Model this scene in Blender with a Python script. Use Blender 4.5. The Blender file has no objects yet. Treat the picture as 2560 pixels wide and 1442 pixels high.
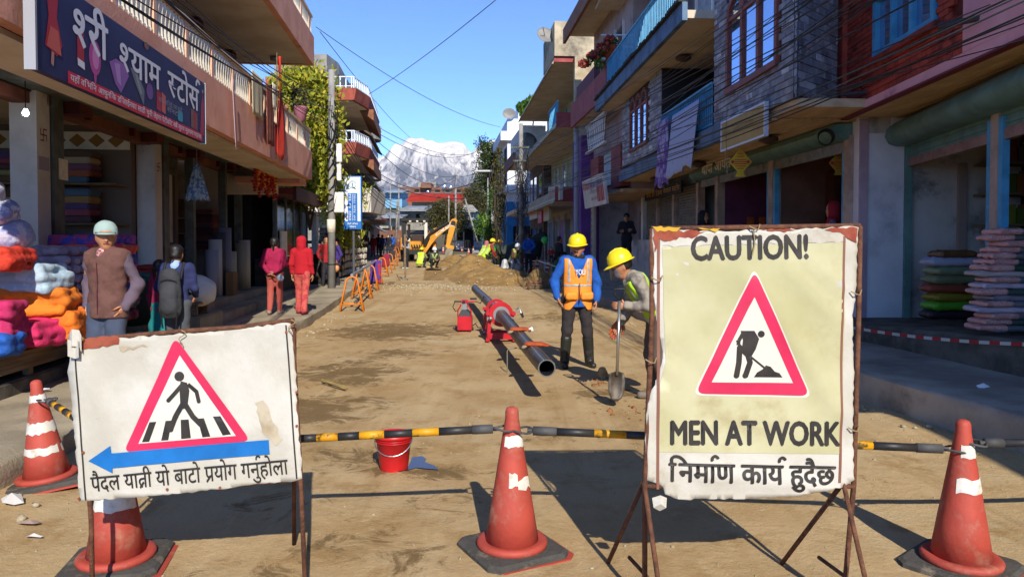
import bpy, bmesh, math, random
import numpy as np
from mathutils import Vector, Matrix, noise
random.seed(11); RNG = np.random.default_rng(5)
sc = bpy.context.scene
COL = sc.collection
R = math.radians
# ------------------------------------------------------------------ camera
F = 1850.0; CAMH = 1.62; PITCH = R(1.5); VH = 610.0
PPV = VH + F * math.tan(PITCH)
cd = bpy.data.cameras.new('camera'); cam = bpy.data.objects.new('camera', cd); COL.objects.link(cam)
cam.location = (0, 0, CAMH); cam.rotation_euler = (R(90) - PITCH, 0, 0)
cd.sensor_width = 36; cd.lens = 36 * F / 2560; cd.shift_y = (PPV - 721) / 2560
cd.clip_start = .05; cd.clip_end = 90000
sc.camera = cam
# ------------------------------------------------------------------ light
SUN_EL = R(33.5); SUN_AZ = R(13)       # light travels towards +Y, a little to -X
w = bpy.data.worlds.new('World'); sc.world = w; w.use_nodes = True
nt = w.node_tree; bg = nt.nodes['Background']
sky = nt.nodes.new('ShaderNodeTexSky'); sky.sky_type = 'NISHITA'; sky.sun_disc = False
sky.sun_elevation = SUN_EL; sky.sun_rotation = R(180) - SUN_AZ
sky.altitude = 3500; sky.air_density = .6; sky.dust_density = 0; sky.ozone_density = 7
nt.links.new(sky.outputs[0], bg.inputs[0]); bg.inputs[1].default_value = .14
sl = bpy.data.lights.new('sun', 'SUN'); so = bpy.data.objects.new('sun', sl); COL.objects.link(so)
sl.energy = 2.6; sl.angle = R(.5); sl.color = (1, .93, .82)
ld = Vector((-math.sin(SUN_AZ) * math.cos(SUN_EL), math.cos(SUN_AZ) * math.cos(SUN_EL), -math.sin(SUN_EL)))
so.rotation_euler = ld.to_track_quat('-Z', 'Y').to_euler()
sc.view_settings.view_transform = 'Standard'; sc.view_settings.look = 'None'
sc.view_settings.exposure = 1.36; sc.view_settings.gamma = 1
sc.cycles.max_bounces = 6; sc.cycles.diffuse_bounces = 4; sc.cycles.glossy_bounces = 3
sc.cycles.transmission_bounces = 4; sc.cycles.transparent_max_bounces = 8; sc.cycles.volume_bounces = 0
sc.cycles.caustics_reflective = False; sc.cycles.caustics_refractive = False
HAZE = .7e-5
# ------------------------------------------------------------------ pixel helpers
def ray(u, v):
    a = (u - 1280) / F; b = -(v - PPV) / F
    return Vector((a, math.cos(PITCH) + b * math.sin(PITCH), -math.sin(PITCH) + b * math.cos(PITCH)))
def at(u, v, Y):
    d = ray(u, v); t = Y / d.y
    return Vector((d.x * t, Y, CAMH + d.z * t))
def zr(Y):                                   # road surface height along the street
    return 0 if Y < 12 else .012 * (Y - 12)
def gnd(u, v, dz=0):
    d = ray(u, v); Y = 5
    for _ in range(30):
        z = zr(Y) + dz; t = (z - CAMH) / d.z; Y = max(.5, min(120, .5 * Y + .5 * d.y * t))
    t = Y / d.y
    return Vector((d.x * t, Y, zr(Y) + dz))
# ------------------------------------------------------------------ materials
def lin(h):
    if isinstance(h, (tuple, list)): return tuple(h[:3])
    h = h.lstrip('#'); h = ''.join(c * 2 for c in h) if len(h) == 3 else h; o = []
    for i in (0, 2, 4):
        c = int(h[i:i+2], 16) / 255
        o.append(c / 12.92 if c <= .04045 else ((c + .055) / 1.055) ** 2.4)
    return tuple(o)
MATS = {}
def mat(name, col, rough=.8, col2=None, scale=4, bump=0, bscale=60, metal=0, spread=(.35, .65), rnd=0, spec=.4,
        dirt=None, dscale=1.3, dspread=(.52, .72), emit=0, trans=0, stretch=None, alpha=1, sheen=0):
    if name in MATS: return MATS[name]
    m = bpy.data.materials.new(name); m.use_nodes = True; MATS[name] = m
    n = m.node_tree.nodes; l = m.node_tree.links; b = n['Principled BSDF']
    c = lin(col); b.inputs['Roughness'].default_value = rough; b.inputs['Metallic'].default_value = metal
    b.inputs['Specular IOR Level'].default_value = spec
    if trans: b.inputs['Transmission Weight'].default_value = trans
    if alpha < 1: b.inputs['Alpha'].default_value = alpha
    b.inputs['Base Color'].default_value = (*c, 1)
    geo = n.new('ShaderNodeNewGeometry'); vec = geo.outputs['Position']
    if stretch:
        mp = n.new('ShaderNodeVectorMath'); mp.operation = 'MULTIPLY'; mp.inputs[1].default_value = stretch
        l.new(vec, mp.inputs[0]); vec = mp.outputs[0]
    def nz(s, det=5, ro=.6):
        t = n.new('ShaderNodeTexNoise'); t.inputs['Scale'].default_value = s; t.inputs['Detail'].default_value = det
        t.inputs['Roughness'].default_value = ro; l.new(vec, t.inputs['Vector']); return t
    cur = None
    def mix(fac, a, bcol):
        x = n.new('ShaderNodeMix'); x.data_type = 'RGBA'
        l.new(fac, x.inputs['Factor'])
        if a is None: x.inputs['A'].default_value = (*c, 1)
        else: l.new(a, x.inputs['A'])
        x.inputs['B'].default_value = (*lin(bcol), 1); return x.outputs['Result']
    def rng(sock, lo, hi):
        r_ = n.new('ShaderNodeMapRange'); r_.interpolation_type = 'SMOOTHSTEP'
        r_.inputs['From Min'].default_value = lo; r_.inputs['From Max'].default_value = hi
        l.new(sock, r_.inputs['Value']); return r_.outputs['Result']
    if col2 is not None: cur = mix(rng(nz(scale).outputs['Fac'], *spread), cur, col2)
    if dirt is not None: cur = mix(rng(nz(dscale, 8, .68).outputs['Fac'], *dspread), cur, dirt)
    if rnd:
        oi = n.new('ShaderNodeObjectInfo'); hs = n.new('ShaderNodeHueSaturation')
        mr = n.new('ShaderNodeMapRange'); mr.inputs['To Min'].default_value = 1 - rnd; mr.inputs['To Max'].default_value = 1 + rnd
        l.new(oi.outputs['Random'], mr.inputs['Value']); l.new(mr.outputs['Result'], hs.inputs['Value'])
        if cur is None: hs.inputs['Color'].default_value = (*c, 1)
        else: l.new(cur, hs.inputs['Color'])
        cur = hs.outputs['Color']
    if cur is not None: l.new(cur, b.inputs['Base Color'])
    if emit:
        b.inputs['Emission Color'].default_value = (*c, 1); b.inputs['Emission Strength'].default_value = emit
    if bump:
        bp = n.new('ShaderNodeBump'); bp.inputs['Strength'].default_value = min(1, bump); bp.inputs['Distance'].default_value = .02 * max(1, bump)
        l.new(nz(bscale, 6, .65).outputs['Fac'], bp.inputs['Height']); l.new(bp.outputs['Normal'], b.inputs['Normal'])
    return m
# ------------------------------------------------------------------ objects
def tag(o, label=None, cat=None, group=None, kind=None):
    if label: o['label'] = label
    if cat: o['category'] = cat
    if group: o['group'] = group
    if kind: o['kind'] = kind
    return o
def thing(name, label, cat, loc=(0, 0, 0), rz=0, group=None):
    o = bpy.data.objects.new(name, None); COL.objects.link(o); o.empty_display_size = .1
    o.location = loc; o.rotation_euler = (0, 0, rz)
    return tag(o, label, cat, group)
def pmat(o):                                  # world matrix without needing a depsgraph update
    return Matrix.LocRotScale(o.location, o.rotation_euler, o.scale)
def wmat(o):
    m_ = pmat(o)
    return wmat(o.parent) @ m_ if o.parent else m_
def link_mesh(name, me, m, parent=None, world=True, smooth=False):
    if parent is not None and world: me.transform(wmat(parent).inverted())
    if m is not None and not me.materials: me.materials.append(m)
    if smooth: me.polygons.foreach_set('use_smooth', [True] * len(me.polygons))
    o = bpy.data.objects.new(name, me); COL.objects.link(o)
    if parent is not None: o.parent = parent
    return o
class MB:
    def __init__(s): s.v = []; s.f = []
    def add(s, vs, fs):
        b = len(s.v); s.v += [tuple(p) for p in vs]; s.f += [tuple(b + i for i in f) for f in fs]; return s
    def hexa(s, p):                            # 4 bottom (ccw), 4 top
        return s.add(p, [(3, 2, 1, 0), (4, 5, 6, 7), (0, 1, 5, 4), (1, 2, 6, 5), (2, 3, 7, 6), (3, 0, 4, 7)])
    def box(s, c, d, M=None):
        x, y, z = (q / 2 for q in d)
        p = [Vector(t) for t in ((-x, -y, -z), (x, -y, -z), (x, y, -z), (-x, y, -z), (-x, -y, z), (x, -y, z), (x, y, z), (-x, y, z))]
        if M is not None: p = [M @ q for q in p]
        return s.hexa([q + Vector(c) for q in p])
    def quad(s, *p): return s.add(p, [tuple(range(len(p)))])
    def prism(s, poly, h):                     # poly of 3D points, extruded along vector h
        n = len(poly); h = Vector(h); p = [Vector(q) for q in poly]
        return s.add(p + [q + h for q in p], [tuple(range(n))[::-1], tuple(range(n, 2 * n))] + [(i, (i + 1) % n, n + (i + 1) % n, n + i) for i in range(n)])
    def rings(s, rs, cap=True, closed=True):
        n = len(rs[0]); b = len(s.v)
        for r_ in rs: s.v += [tuple(p) for p in r_]
        m = n if closed else n - 1
        for i in range(len(rs) - 1):
            for j in range(m):
                k = (j + 1) % n
                s.f.append((b + i * n + j, b + i * n + k, b + (i + 1) * n + k, b + (i + 1) * n + j))
        if cap and closed:
            s.f.append(tuple(b + j for j in range(n))[::-1]); s.f.append(tuple(b + (len(rs) - 1) * n + j for j in range(n)))
        return s
    def tube(s, pts, r, n=8, cap=True):
        P = [Vector(p) for p in pts]; rs = []; up = None
        for i, p in enumerate(P):
            t = (P[min(i + 1, len(P) - 1)] - P[max(i - 1, 0)])
            if t.length < 1e-9: t = Vector((0, 0, 1))
            t.normalize()
            if up is None: up = Vector((0, 0, 1)) if abs(t.z) < .9 else Vector((1, 0, 0))
            a = up - t * up.dot(t)
            if a.length < 1e-6: a = t.orthogonal()
            a.normalize(); up = a; b = t.cross(a)
            rr = r[i] if isinstance(r, (list, tuple)) else r
            rs.append([p + (a * math.cos(q) + b * math.sin(q)) * rr for q in (2 * math.pi * k / n for k in range(n))])
        return s.rings(rs, cap)
    def lathe(s, prof, n=20, c=(0, 0, 0), M=None, cap=True):
        c = Vector(c); rs = []
        for r_, z in prof:
            q = [Vector((r_ * math.cos(2 * math.pi * k / n), r_ * math.sin(2 * math.pi * k / n), z)) for k in range(n)]
            if M is not None: q = [M @ t for t in q]
            rs.append([t + c for t in q])
        return s.rings(rs, cap)
    def sweep(s, path, sec):                   # section (list of (a,b)) along path: a = sideways (horizontal), b = up
        rs = []; P = [Vector(p) for p in path]
        for i, p in enumerate(P):
            t = (P[min(i + 1, len(P) - 1)] - P[max(i - 1, 0)]); t.z = 0; t.normalize(); sd = Vector((t.y, -t.x, 0))
            rs.append([p + sd * a + Vector((0, 0, b)) for a, b in sec])
        return s.rings(rs)
    def mesh(s, name='m'):
        me = bpy.data.meshes.new(name); me.from_pydata(s.v, [], s.f); me.update(); return me
    def build(s, name, m, parent=None, world=True, smooth=False, bevel=0):
        me = s.mesh(name)
        if bevel:
            bm = bmesh.new(); bm.from_mesh(me); bmesh.ops.recalc_face_normals(bm, faces=bm.faces)
            bmesh.ops.bevel(bm, geom=[e for e in bm.edges if len(e.link_faces) == 2 and e.calc_face_angle(0) > .5], offset=bevel, segments=2, affect='EDGES', clamp_overlap=True)
            bm.to_mesh(me); bm.free()
        else:
            bm = bmesh.new(); bm.from_mesh(me); bmesh.ops.recalc_face_normals(bm, faces=bm.faces); bm.to_mesh(me); bm.free()
        return link_mesh(name, me, m, parent, world, smooth)
def copy_tree(o, parent=None):
    c = o.copy(); COL.objects.link(c); c.parent = parent
    for ch in list(o.children): copy_tree(ch, c)
    return c
def autosmooth(o, ang=40):
    me = o.data; me.polygons.foreach_set('use_smooth', [True] * len(me.polygons))
    bm = bmesh.new(); bm.from_mesh(me)
    for e in bm.edges:
        if len(e.link_faces) != 2 or e.calc_face_angle(0) > R(ang): e.smooth = False
    bm.to_mesh(me); bm.free(); return o
# ------------------------------------------------------------------ implicit surfaces (people, cloth, sacks)
class SDF:
    def __init__(s): s.p = []
    def cap(s, a, b, ra, rb=None, k=.02, w=None, fl=1.0):
        s.p.append((np.array(a, float), np.array(b, float), ra, ra if rb is None else rb, k, None if w is None else np.array(w, float), fl)); return s
    def ball(s, c, r, k=.02, w=None, fl=1.0, ax=(0, 0, 1), ln=0.0):
        c = np.array(c, float); d = np.array(ax, float) * ln
        return s.cap(c - d, c + d, r, r, k, w, fl)
    def bounds(s, pad):
        lo = np.min([np.minimum(a, b) - max(ra, rb) * max(1, fl) for a, b, ra, rb, k, w, fl in s.p], axis=0) - pad
        hi = np.max([np.maximum(a, b) + max(ra, rb) * max(1, fl) for a, b, ra, rb, k, w, fl in s.p], axis=0) + pad
        return lo, hi
    def ev(s, X):
        D = None
        for a, b, ra, rb, k, w, fl in s.p:
            d = b - a; L = float(d @ d); q = X - a
            t = np.clip((q @ d) / L, 0, 1) if L > 1e-9 else np.zeros(len(X))
            q = q - t[:, None] * d
            if w is not None and fl != 1:
                ax = d / math.sqrt(L) if L > 1e-9 else np.array((0, 0, 1.))
                dp = np.cross(ax, w); dp /= np.linalg.norm(dp) + 1e-9
                qd = q @ dp; q = q + np.outer(qd * (1 / fl - 1), dp)
            dist = np.sqrt((q * q).sum(1)) - (ra + (rb - ra) * t)
            if D is None: D = dist
            else:
                h = np.clip(.5 + .5 * (D - dist) / k, 0, 1); D = D * (1 - h) + dist * h - k * h * (1 - h)
        return D
def wrinkle(X, amp, freq, seed=0):
    r_ = np.random.default_rng(seed); o = np.zeros(len(X))
    for i in range(5):
        d = r_.normal(size=3); d /= np.linalg.norm(d); f = freq * (.7 + .5 * i)
        o += np.sin(X @ d * f + r_.uniform(0, 6) + 1.7 * np.sin(X @ r_.normal(size=3) * freq * .5)) / (1 + .5 * i)
    return amp * o * .5
def surf(sdf, vox=.02, cuts=(), wr=None, post=None):
    lo, hi = sdf.bounds(vox * 2.5)
    n = np.maximum(3, np.ceil((hi - lo) / vox).astype(int) + 1)
    ax = [lo[i] + vox * np.arange(n[i]) for i in range(3)]
    G = np.stack(np.meshgrid(*ax, indexing='ij'), -1).reshape(-1, 3)
    V = sdf.ev(G)
    if wr: V = V + wrinkle(G, *wr)
    for c in cuts:
        V = np.maximum(V, c(G))
    V = V.reshape(n); S = V < 0
    nx, ny, nz_ = n; acc = np.zeros((nx - 1, ny - 1, nz_ - 1, 3)); cnt = np.zeros((nx - 1, ny - 1, nz_ - 1))
    cell = lambda A, i, j, k: A[i:nx - 1 + i, j:ny - 1 + j, k:nz_ - 1 + k]
    cs = [(i, j, k) for i in (0, 1) for j in (0, 1) for k in (0, 1)]
    for a in cs:
        for d in range(3):
            if a[d] == 0:
                b = list(a); b[d] = 1
                va, vb = cell(V, *a), cell(V, *b); m = (va < 0) != (vb < 0)
                t = np.where(m, va / np.where(m, va - vb, 1), 0)
                p = np.zeros(acc.shape); p[..., 0] = a[0]; p[..., 1] = a[1]; p[..., 2] = a[2]; p[..., d] += t
                acc += p * m[..., None]; cnt += m
    act = cnt > 0; idx = -np.ones(act.shape, int); idx[act] = np.arange(act.sum())
    ijk = np.argwhere(act); verts = lo + vox * (ijk + acc[act] / cnt[act][:, None])
    faces = []
    for d in range(3):
        e = [slice(1, n[i] - 1) for i in range(3)]; e[d] = slice(0, n[d] - 1); e2 = list(e); e2[d] = slice(1, n[d])
        sa, sb = S[tuple(e)], S[tuple(e2)]
        pos = np.argwhere(sa != sb)
        if not len(pos): continue
        fl = sa[sa != sb]; off = np.array([1, 1, 1]); off[d] = 0; pos = pos + off
        u, v = [i for i in range(3) if i != d]
        du = np.zeros(3, int); du[u] = 1; dv = np.zeros(3, int); dv[v] = 1
        g = lambda q: idx[q[:, 0], q[:, 1], q[:, 2]]
        quad = np.stack([g(pos - du - dv), g(pos - dv), g(pos), g(pos - du)], 1)
        flip = fl if d != 1 else ~fl
        quad[~flip] = quad[~flip][:, ::-1]
        faces.append(quad)
    return verts, np.concatenate(faces)
def np_mesh(name, verts, faces):
    me = bpy.data.meshes.new(name); k = faces.shape[1]
    me.vertices.add(len(verts)); me.vertices.foreach_set('co', np.ascontiguousarray(verts, dtype=np.float32).ravel())
    me.loops.add(faces.size); me.loops.foreach_set('vertex_index', np.ascontiguousarray(faces, dtype=np.int32).ravel())
    me.polygons.add(len(faces)); me.polygons.foreach_set('loop_start', np.arange(0, faces.size, k, dtype=np.int32))
    me.update(calc_edges=True); return me
def sdf_obj(name, s, m, parent, vox=.02, cuts=(), wr=None, world=False, extra=None):
    v, f = surf(s, vox, cuts, wr); me = np_mesh(name, v, f)
    if extra is not None:
        bm = bmesh.new(); bm.from_mesh(me); em = extra.mesh(); bm.from_mesh(em); bm.to_mesh(me); bm.free()
    return link_mesh(name, me, m, parent, world, True)
# ------------------------------------------------------------------ lettering
GL = {}
def glyph(ch, off=0):
    key = (ch, off)
    if key not in GL:
        def raw(t):
            c = bpy.data.curves.new('t', 'FONT'); c.body = t; c.size = 1; c.offset = off; c.resolution_u = 3
            o = bpy.data.objects.new('t', c); me = bpy.data.meshes.new_from_object(o)
            v = [tuple(p.co[:2]) for p in me.vertices]; f = [tuple(p.vertices) for p in me.polygons]
            bpy.data.objects.remove(o); bpy.data.meshes.remove(me); bpy.data.curves.remove(c); return v, f
        v, f = raw(ch); i0 = max(p[0] for p in raw('I')[0])
        adv = max(p[0] for p in raw(ch + 'I')[0]) - i0 - (.14 if ch == 'ि' else 0)
        GL[key] = (v, f, adv)
    return GL[key]
def arc_strip(c, r, a0, a1, wd, n=8):
    vs = []; fs = []
    for i in range(n + 1):
        a = R(a0 + (a1 - a0) * i / n); vs += [(c[0] + (r - wd / 2) * math.cos(a), c[1] + (r - wd / 2) * math.sin(a)), (c[0] + (r + wd / 2) * math.cos(a), c[1] + (r + wd / 2) * math.sin(a))]
    for i in range(n): fs.append((2 * i, 2 * i + 1, 2 * i + 3, 2 * i + 2))
    return vs, fs
def text2d(s, off=0, half=.72):
    if off:                                   # heavier strokes: overlaid shifted copies
        V = []; Fc = []
        for i, (dx, dy) in enumerate(((0, 0), (off, 0), (-off, 0), (0, off * .7), (0, -off * .7), (off * .5, off * .5), (-off * .5, -off * .5))):
            v, f, L_ = text2d(s, 0, half); b0 = len(V); V += [(p[0] + dx, p[1] + dy, p[2] + .00012 * i) for p in v]; Fc += [tuple(b0 + k for k in q) for q in f]
        return V, Fc, L_
    """2D lettering at size 1, in visual order. Marks: '^' reph over the letter before, '/' rakar stroke, '<' half form of the next letter."""
    V = []; Fc = []; x = 0; px = 0; hf = False; k = 0
    def put(v, f, dx):
        nonlocal k
        b = len(V); V.extend((p[0] + dx, p[1], .0006 * (k % 4)) for p in v); Fc.extend(tuple(b + i for i in q) for q in f); k += 1
    wd = .07
    for ch in s:
        if ch == ' ': x += .28; continue
        if ch == '<': hf = True; continue
        if ch == '^':
            v, f = arc_strip((x - .02, .78), .12, 20, 200, wd); put(v, f, 0); continue
        if ch == '/':
            m = (px + x) / 2
            put([(m - .22, .02), (m - .17, -.05), (m + .08, .18), (m + .03, .25)], [(0, 1, 2, 3)], 0); continue
        v, f, adv = glyph(ch, off)
        if hf:
            mx = max(p[0] for p in v); lim = mx * half
            keep = [q for q in f if max(v[i][0] for i in q) < lim or (min(v[i][1] for i in q) > .52)]
            v2 = [(min(p[0], lim + .02), p[1]) for p in v]; put(v2, keep, x); px = x; x += lim + .01; hf = False; continue
        put(v, f, x)
        if adv > .02: px = x; x += adv
    return V, Fc, x
def lettering(name, s, m, parent, org, ux, uy, height, width=None, off=0, lift=.004, surf_fn=None, center=False):
    """Flat letters on a plane: org = lower-left, ux/uy unit vectors along and up; height = letter size."""
    V, Fc, L = text2d(s, off)
    if not V: return None
    sx = height if width is None else width / L
    org = Vector(org); ux = Vector(ux).normalized(); uy = Vector(uy).normalized(); nn = ux.cross(uy)
    cx = -L * sx / 2 if center else 0
    if surf_fn: P = [surf_fn(p[0] * sx + cx, p[1] * height, lift + p[2]) for p in V]
    else: P = [org + ux * (p[0] * sx + cx) + uy * (p[1] * height) + nn * (lift + p[2]) for p in V]
    me = bpy.data.meshes.new(name); me.from_pydata(P, [], Fc); me.update()
    o = link_mesh(name, me, m, parent)
    return o
def flat(name, pts, m, parent): return MB().quad(*pts).build(name, m, parent)
def disc2(c, r, n=20): return [(c[0] + r * math.cos(2 * math.pi * i / n), c[1] + r * math.sin(2 * math.pi * i / n)) for i in range(n)]
def cable(a, b, sag, n=14, wob=0):
    a = Vector(a); b = Vector(b)
    return [a.lerp(b, i / n) - Vector((0, 0, sag * 4 * (i / n) * (1 - i / n))) for i in range(n + 1)]
# ================================================================== ground
M_conc = mat('concrete', '#8f8675', .9, '#6f675a', 2.5, .5, 45, dirt='#4a4338', dscale=1.1)
M_conc_d = mat('concrete_dark', '#6b6458', .9, '#4d473d', 3, .6, 40, dirt='#37322a', dscale=1.7)
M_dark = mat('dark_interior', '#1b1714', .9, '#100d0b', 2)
M_terr = mat('terrain_soil', '#6d6248', .95, '#4f4a34', .02, .3, 3)
def lerp_poly(P, t):
    for (a, y0), (b, y1) in zip(P, P[1:]):
        if t <= y1 or (b, y1) == P[-1]: return a + (b - a) * (t - y0) / (y1 - y0)
LK = [(-2.75, -8), (-3.33, 5.1), (-4.0, 15.2), (-4.7, 22), (-6.1, 32), (-7.6, 46), (-9.4, 62), (-11, 90)]
RK = [(4.9, -8), (3.87, 5.4), (3.5, 7.6), (2.85, 13), (2.3, 18.4), (1.4, 26), (.55, 35), (-.6, 46), (-2.0, 62), (-4, 90)]
def lk(Y): return lerp_poly(LK, Y)
def rk(Y): return lerp_poly(RK, Y)
def fbm(x, y, o=5, s=1.0):
    return noise.fractal(Vector((x * s, y * s, 3.3)), 1.0, 2.0, o)
def trench(x, Y):
    c = -.108 * Y + .05
    if 29 < Y < 42:
        e = min((Y - 29) / .4, (42 - Y) / .4, 1); d = abs(x - c + .08 * fbm(0, Y, 3, 1.2)) - .42
        return -max(0, min(1, -d / .08)) * e * .9
    return 0
def road_z(x, Y, fine=True):
    z = zr(Y) + .022 * fbm(x, Y, 4, .45) + .006 * fbm(x, Y, 4, 2.4)
    e = min(x - lk(Y), rk(Y) - x); z += .05 * math.exp(-max(e, 0) / .25) * (.6 + .8 * fbm(x, Y, 3, 1.5))
    for cx, cy, sx, sy, h in ((-3.3, 24.2, 1.6, 1.1, .10), (-5.0, 26.5, 1.5, 1.2, .07), (1.0, 16.5, 1.2, .8, .06)):
        z += h * math.exp(-((x - cx) / sx) ** 2 - ((Y - cy) / sy) ** 2) * (1 + .8 * fbm(x, Y, 4, 2.0))
    return z + trench(x, Y)
Ys = [-7.0, -4.0, -2.0, -.5, .8]
while Ys[-1] < 76: Ys.append(Ys[-1] + max(.035, .0105 * Ys[-1]) if Ys[-1] < 44 else Ys[-1] + 1.0)
NX = 190; rv = []; damp = []
stains = [(-2.25, 13.6, 1.5, 1.5, 1), (-2.1, 9.3, .9, 1.2, .9), (-2.0, 7.2, .8, .9, .9), (-1.7, 10.9, .9, .7, .7), (-1.15, 5.6, .55, .35, .8), (-.75, 5.25, .5, .22, .9), (-.9, 3.9, .6, .4, .6), (-.35, 4.5, .5, .35, .5), (-1.35, 3.5, .5, .3, .8), (1.2, 8.0, 1.0, .6, .6), (.5, 6.3, .9, .5, .5), (-3.9, 25.5, 1.2, 1.6, .8), (1.6, 5.2, .8, .5, .5), (.3, 12.2, .8, .6, .5), (1.0, 15.6, 1.1, 1.0, .7), (-1.5, 4.6, .4, .4, .5)]
for Y in Ys:
    a, b = lk(Y) - .6, rk(Y) + .6
    for i in range(NX + 1):
        x = a + (b - a) * i / NX
        rv.append((x, Y, road_z(x, Y)))
        q = max((s_ * math.exp(-((x - cx) / sx) ** 2 - ((Y - cy) / sy) ** 2) for cx, cy, sx, sy, s_ in stains), default=0)
        damp.append(q)
rf = [(r_ * (NX + 1) + i, r_ * (NX + 1) + i + 1, (r_ + 1) * (NX + 1) + i + 1, (r_ + 1) * (NX + 1) + i) for r_ in range(len(Ys) - 1) for i in range(NX)]
me = np_mesh('road', np.array(rv), np.array(rf)); at_ = me.attributes.new('damp', 'FLOAT', 'POINT'); at_.data.foreach_set('value', damp)
M_road = bpy.data.materials.new('dirt_road'); M_road.use_nodes = True; MATS['dirt_road'] = M_road
def road_nodes(m):
    n = m.node_tree.nodes; l = m.node_tree.links; b = n['Principled BSDF']; b.inputs['Roughness'].default_value = .93; b.inputs['Specular IOR Level'].default_value = .25
    geo = n.new('ShaderNodeNewGeometry')
    def nz(s, d=6, r_=.62, dist=0):
        t = n.new('ShaderNodeTexNoise'); t.inputs['Scale'].default_value = s; t.inputs['Detail'].default_value = d; t.inputs['Roughness'].default_value = r_; t.inputs['Distortion'].default_value = dist
        l.new(geo.outputs['Position'], t.inputs['Vector']); return t.outputs['Fac']
    def ramp(f, stops):
        t = n.new('ShaderNodeValToRGB'); e = t.color_ramp.elements
        while len(e) < len(stops): e.new(.5)
        for q, (p, c) in zip(e, stops): q.position = p; q.color = (*lin(c), 1)
        l.new(f, t.inputs[0]); return t.outputs['Color']
    def mr(f, a, c, lo=0, hi=1):
        t = n.new('ShaderNodeMapRange'); t.interpolation_type = 'SMOOTHSTEP'; t.inputs[1].default_value = a; t.inputs[2].default_value = c; t.inputs[3].default_value = lo; t.inputs[4].default_value = hi
        l.new(f, t.inputs[0]); return t.outputs[0]
    def mx(f, a, c, mode='MIX'):
        t = n.new('ShaderNodeMix'); t.data_type = 'RGBA'; t.blend_type = mode
        if isinstance(f, float): t.inputs['Factor'].default_value = f
        else: l.new(f, t.inputs['Factor'])
        for s_, q in (('A', a), ('B', c)):
            if isinstance(q, str): t.inputs[s_].default_value = (*lin(q), 1)
            else: l.new(q, t.inputs[s_])
        return t.outputs['Result']
    def ma(op, a, c):
        t = n.new('ShaderNodeMath'); t.operation = op
        for i, q in enumerate((a, c)):
            if isinstance(q, (int, float)): t.inputs[i].default_value = q
            else: l.new(q, t.inputs[i])
        return t.outputs[0]
    base = ramp(nz(.55, 8, .6), [(.3, '#997b4e'), (.5, '#ab9168'), (.72, '#b49f79')])
    base = mx(mr(nz(2.3, 8, .7), .48, .70), base, '#93764a')
    base = mx(mr(nz(9, 5, .7), .55, .75), base, '#b09c76')
    vm = n.new('ShaderNodeVectorMath'); vm.operation = 'MULTIPLY'; vm.inputs[1].default_value = (2.6, .22, 1); l.new(geo.outputs['Position'], vm.inputs[0])
    tk = n.new('ShaderNodeTexNoise'); tk.inputs['Scale'].default_value = 1; tk.inputs['Detail'].default_value = 7; tk.inputs['Roughness'].default_value = .7; l.new(vm.outputs[0], tk.inputs['Vector'])
    base = mx(mr(tk.outputs['Fac'], .5, .72, 0, .55), base, '#bda67c'); base = mx(mr(tk.outputs['Fac'], .48, .3, 0, .5), base, '#86693c')
    at = n.new('ShaderNodeAttribute'); at.attribute_name = 'damp'
    d = ma('ADD', at.outputs['Fac'], ma('MULTIPLY', ma('SUBTRACT', nz(2.6, 10, .78, .9), .5), 3.4))
    base = mx(mr(d, .4, .8, 0, .85), base, '#644e2c')
    v = n.new('ShaderNodeTexVoronoi'); v.inputs['Scale'].default_value = 55; l.new(geo.outputs['Position'], v.inputs['Vector'])
    peb = mr(v.outputs['Distance'], .10, .26, 1, 0); pick = mr(nz(4, 4, .7), .50, .62)
    pm = ma('MULTIPLY', peb, pick)
    base = mx(ma('MULTIPLY', pm, .55), base, '#c2b494')
    base = mx(mr(nz(140, 3, .7), .58, .75, 0, .25), base, '#6b5838')
    base = mx(mr(nz(30, 6, .75), .52, .75, 0, .35), base, '#7a6440'); base = mx(mr(nz(24, 6, .75), .6, .8, 0, .35), base, '#c4b48f')
    l.new(base, b.inputs['Base Color'])
    bp = n.new('ShaderNodeBump'); bp.inputs['Strength'].default_value = .6; bp.inputs['Distance'].default_value = .022
    h = ma('ADD', ma('ADD', nz(16, 8, .7), ma('MULTIPLY', pm, .6)), ma('MULTIPLY', nz(90, 4, .7), .35))
    l.new(h, bp.inputs['Height']); l.new(bp.outputs['Normal'], b.inputs['Normal'])
road_nodes(M_road)
tag(link_mesh('road', me, M_road, smooth=True), kind='structure')
g = MB(); g.quad((-12000, -300, -1.2), (9000, -300, -1.2), (9000, 27500, -1.2), (-12000, 27500, -1.2))
tag(g.build('ground', M_terr), kind='structure')
# pavements with kerbs
def pavement(name, edge, out, y0, y1, zf, m, step=.35):
    b = MB(); ys = np.arange(y0, y1, step); rs = []
    for Y in ys:
        e = edge(Y); z = zf(Y); j = .025 * fbm(e, Y, 4, 1.6); s_ = 1 if out > 0 else -1
        pr = [(e + s_ * j, -.3)] + [(e + s_ * (j + .012 * fbm(e, Y * 2.2 + 7 * q, 3, 3)), z - .02 - (1 - q / 4) * .28) for q in range(5)]
        pr += [(e + s_ * (.03 + j), z + .008 * fbm(e, Y, 3, 3)), (e + s_ * .35, z + .006 * fbm(e + 4, Y, 3, 2)), (e + s_ * 1.2, z + .008 * fbm(e + 8, Y, 3, 2)), (e + out, z), (e + out, -.3)]
        rs.append([(x, Y, zz) for x, zz in pr])
    b.rings(rs); return tag(autosmooth(b.build(name, m), 50), kind='structure')
M_pave = mat('pavement_concrete', '#a3967d', .92, '#847963', 1.2, .6, 35, dirt='#5d5342', dscale=.8, dspread=(.5, .75))
M_pave_r = mat('pavement_shaded_side', '#a59b8b', .92, '#867d70', 1.4, .6, 35, dirt='#5d564c', dscale=.9)
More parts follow.
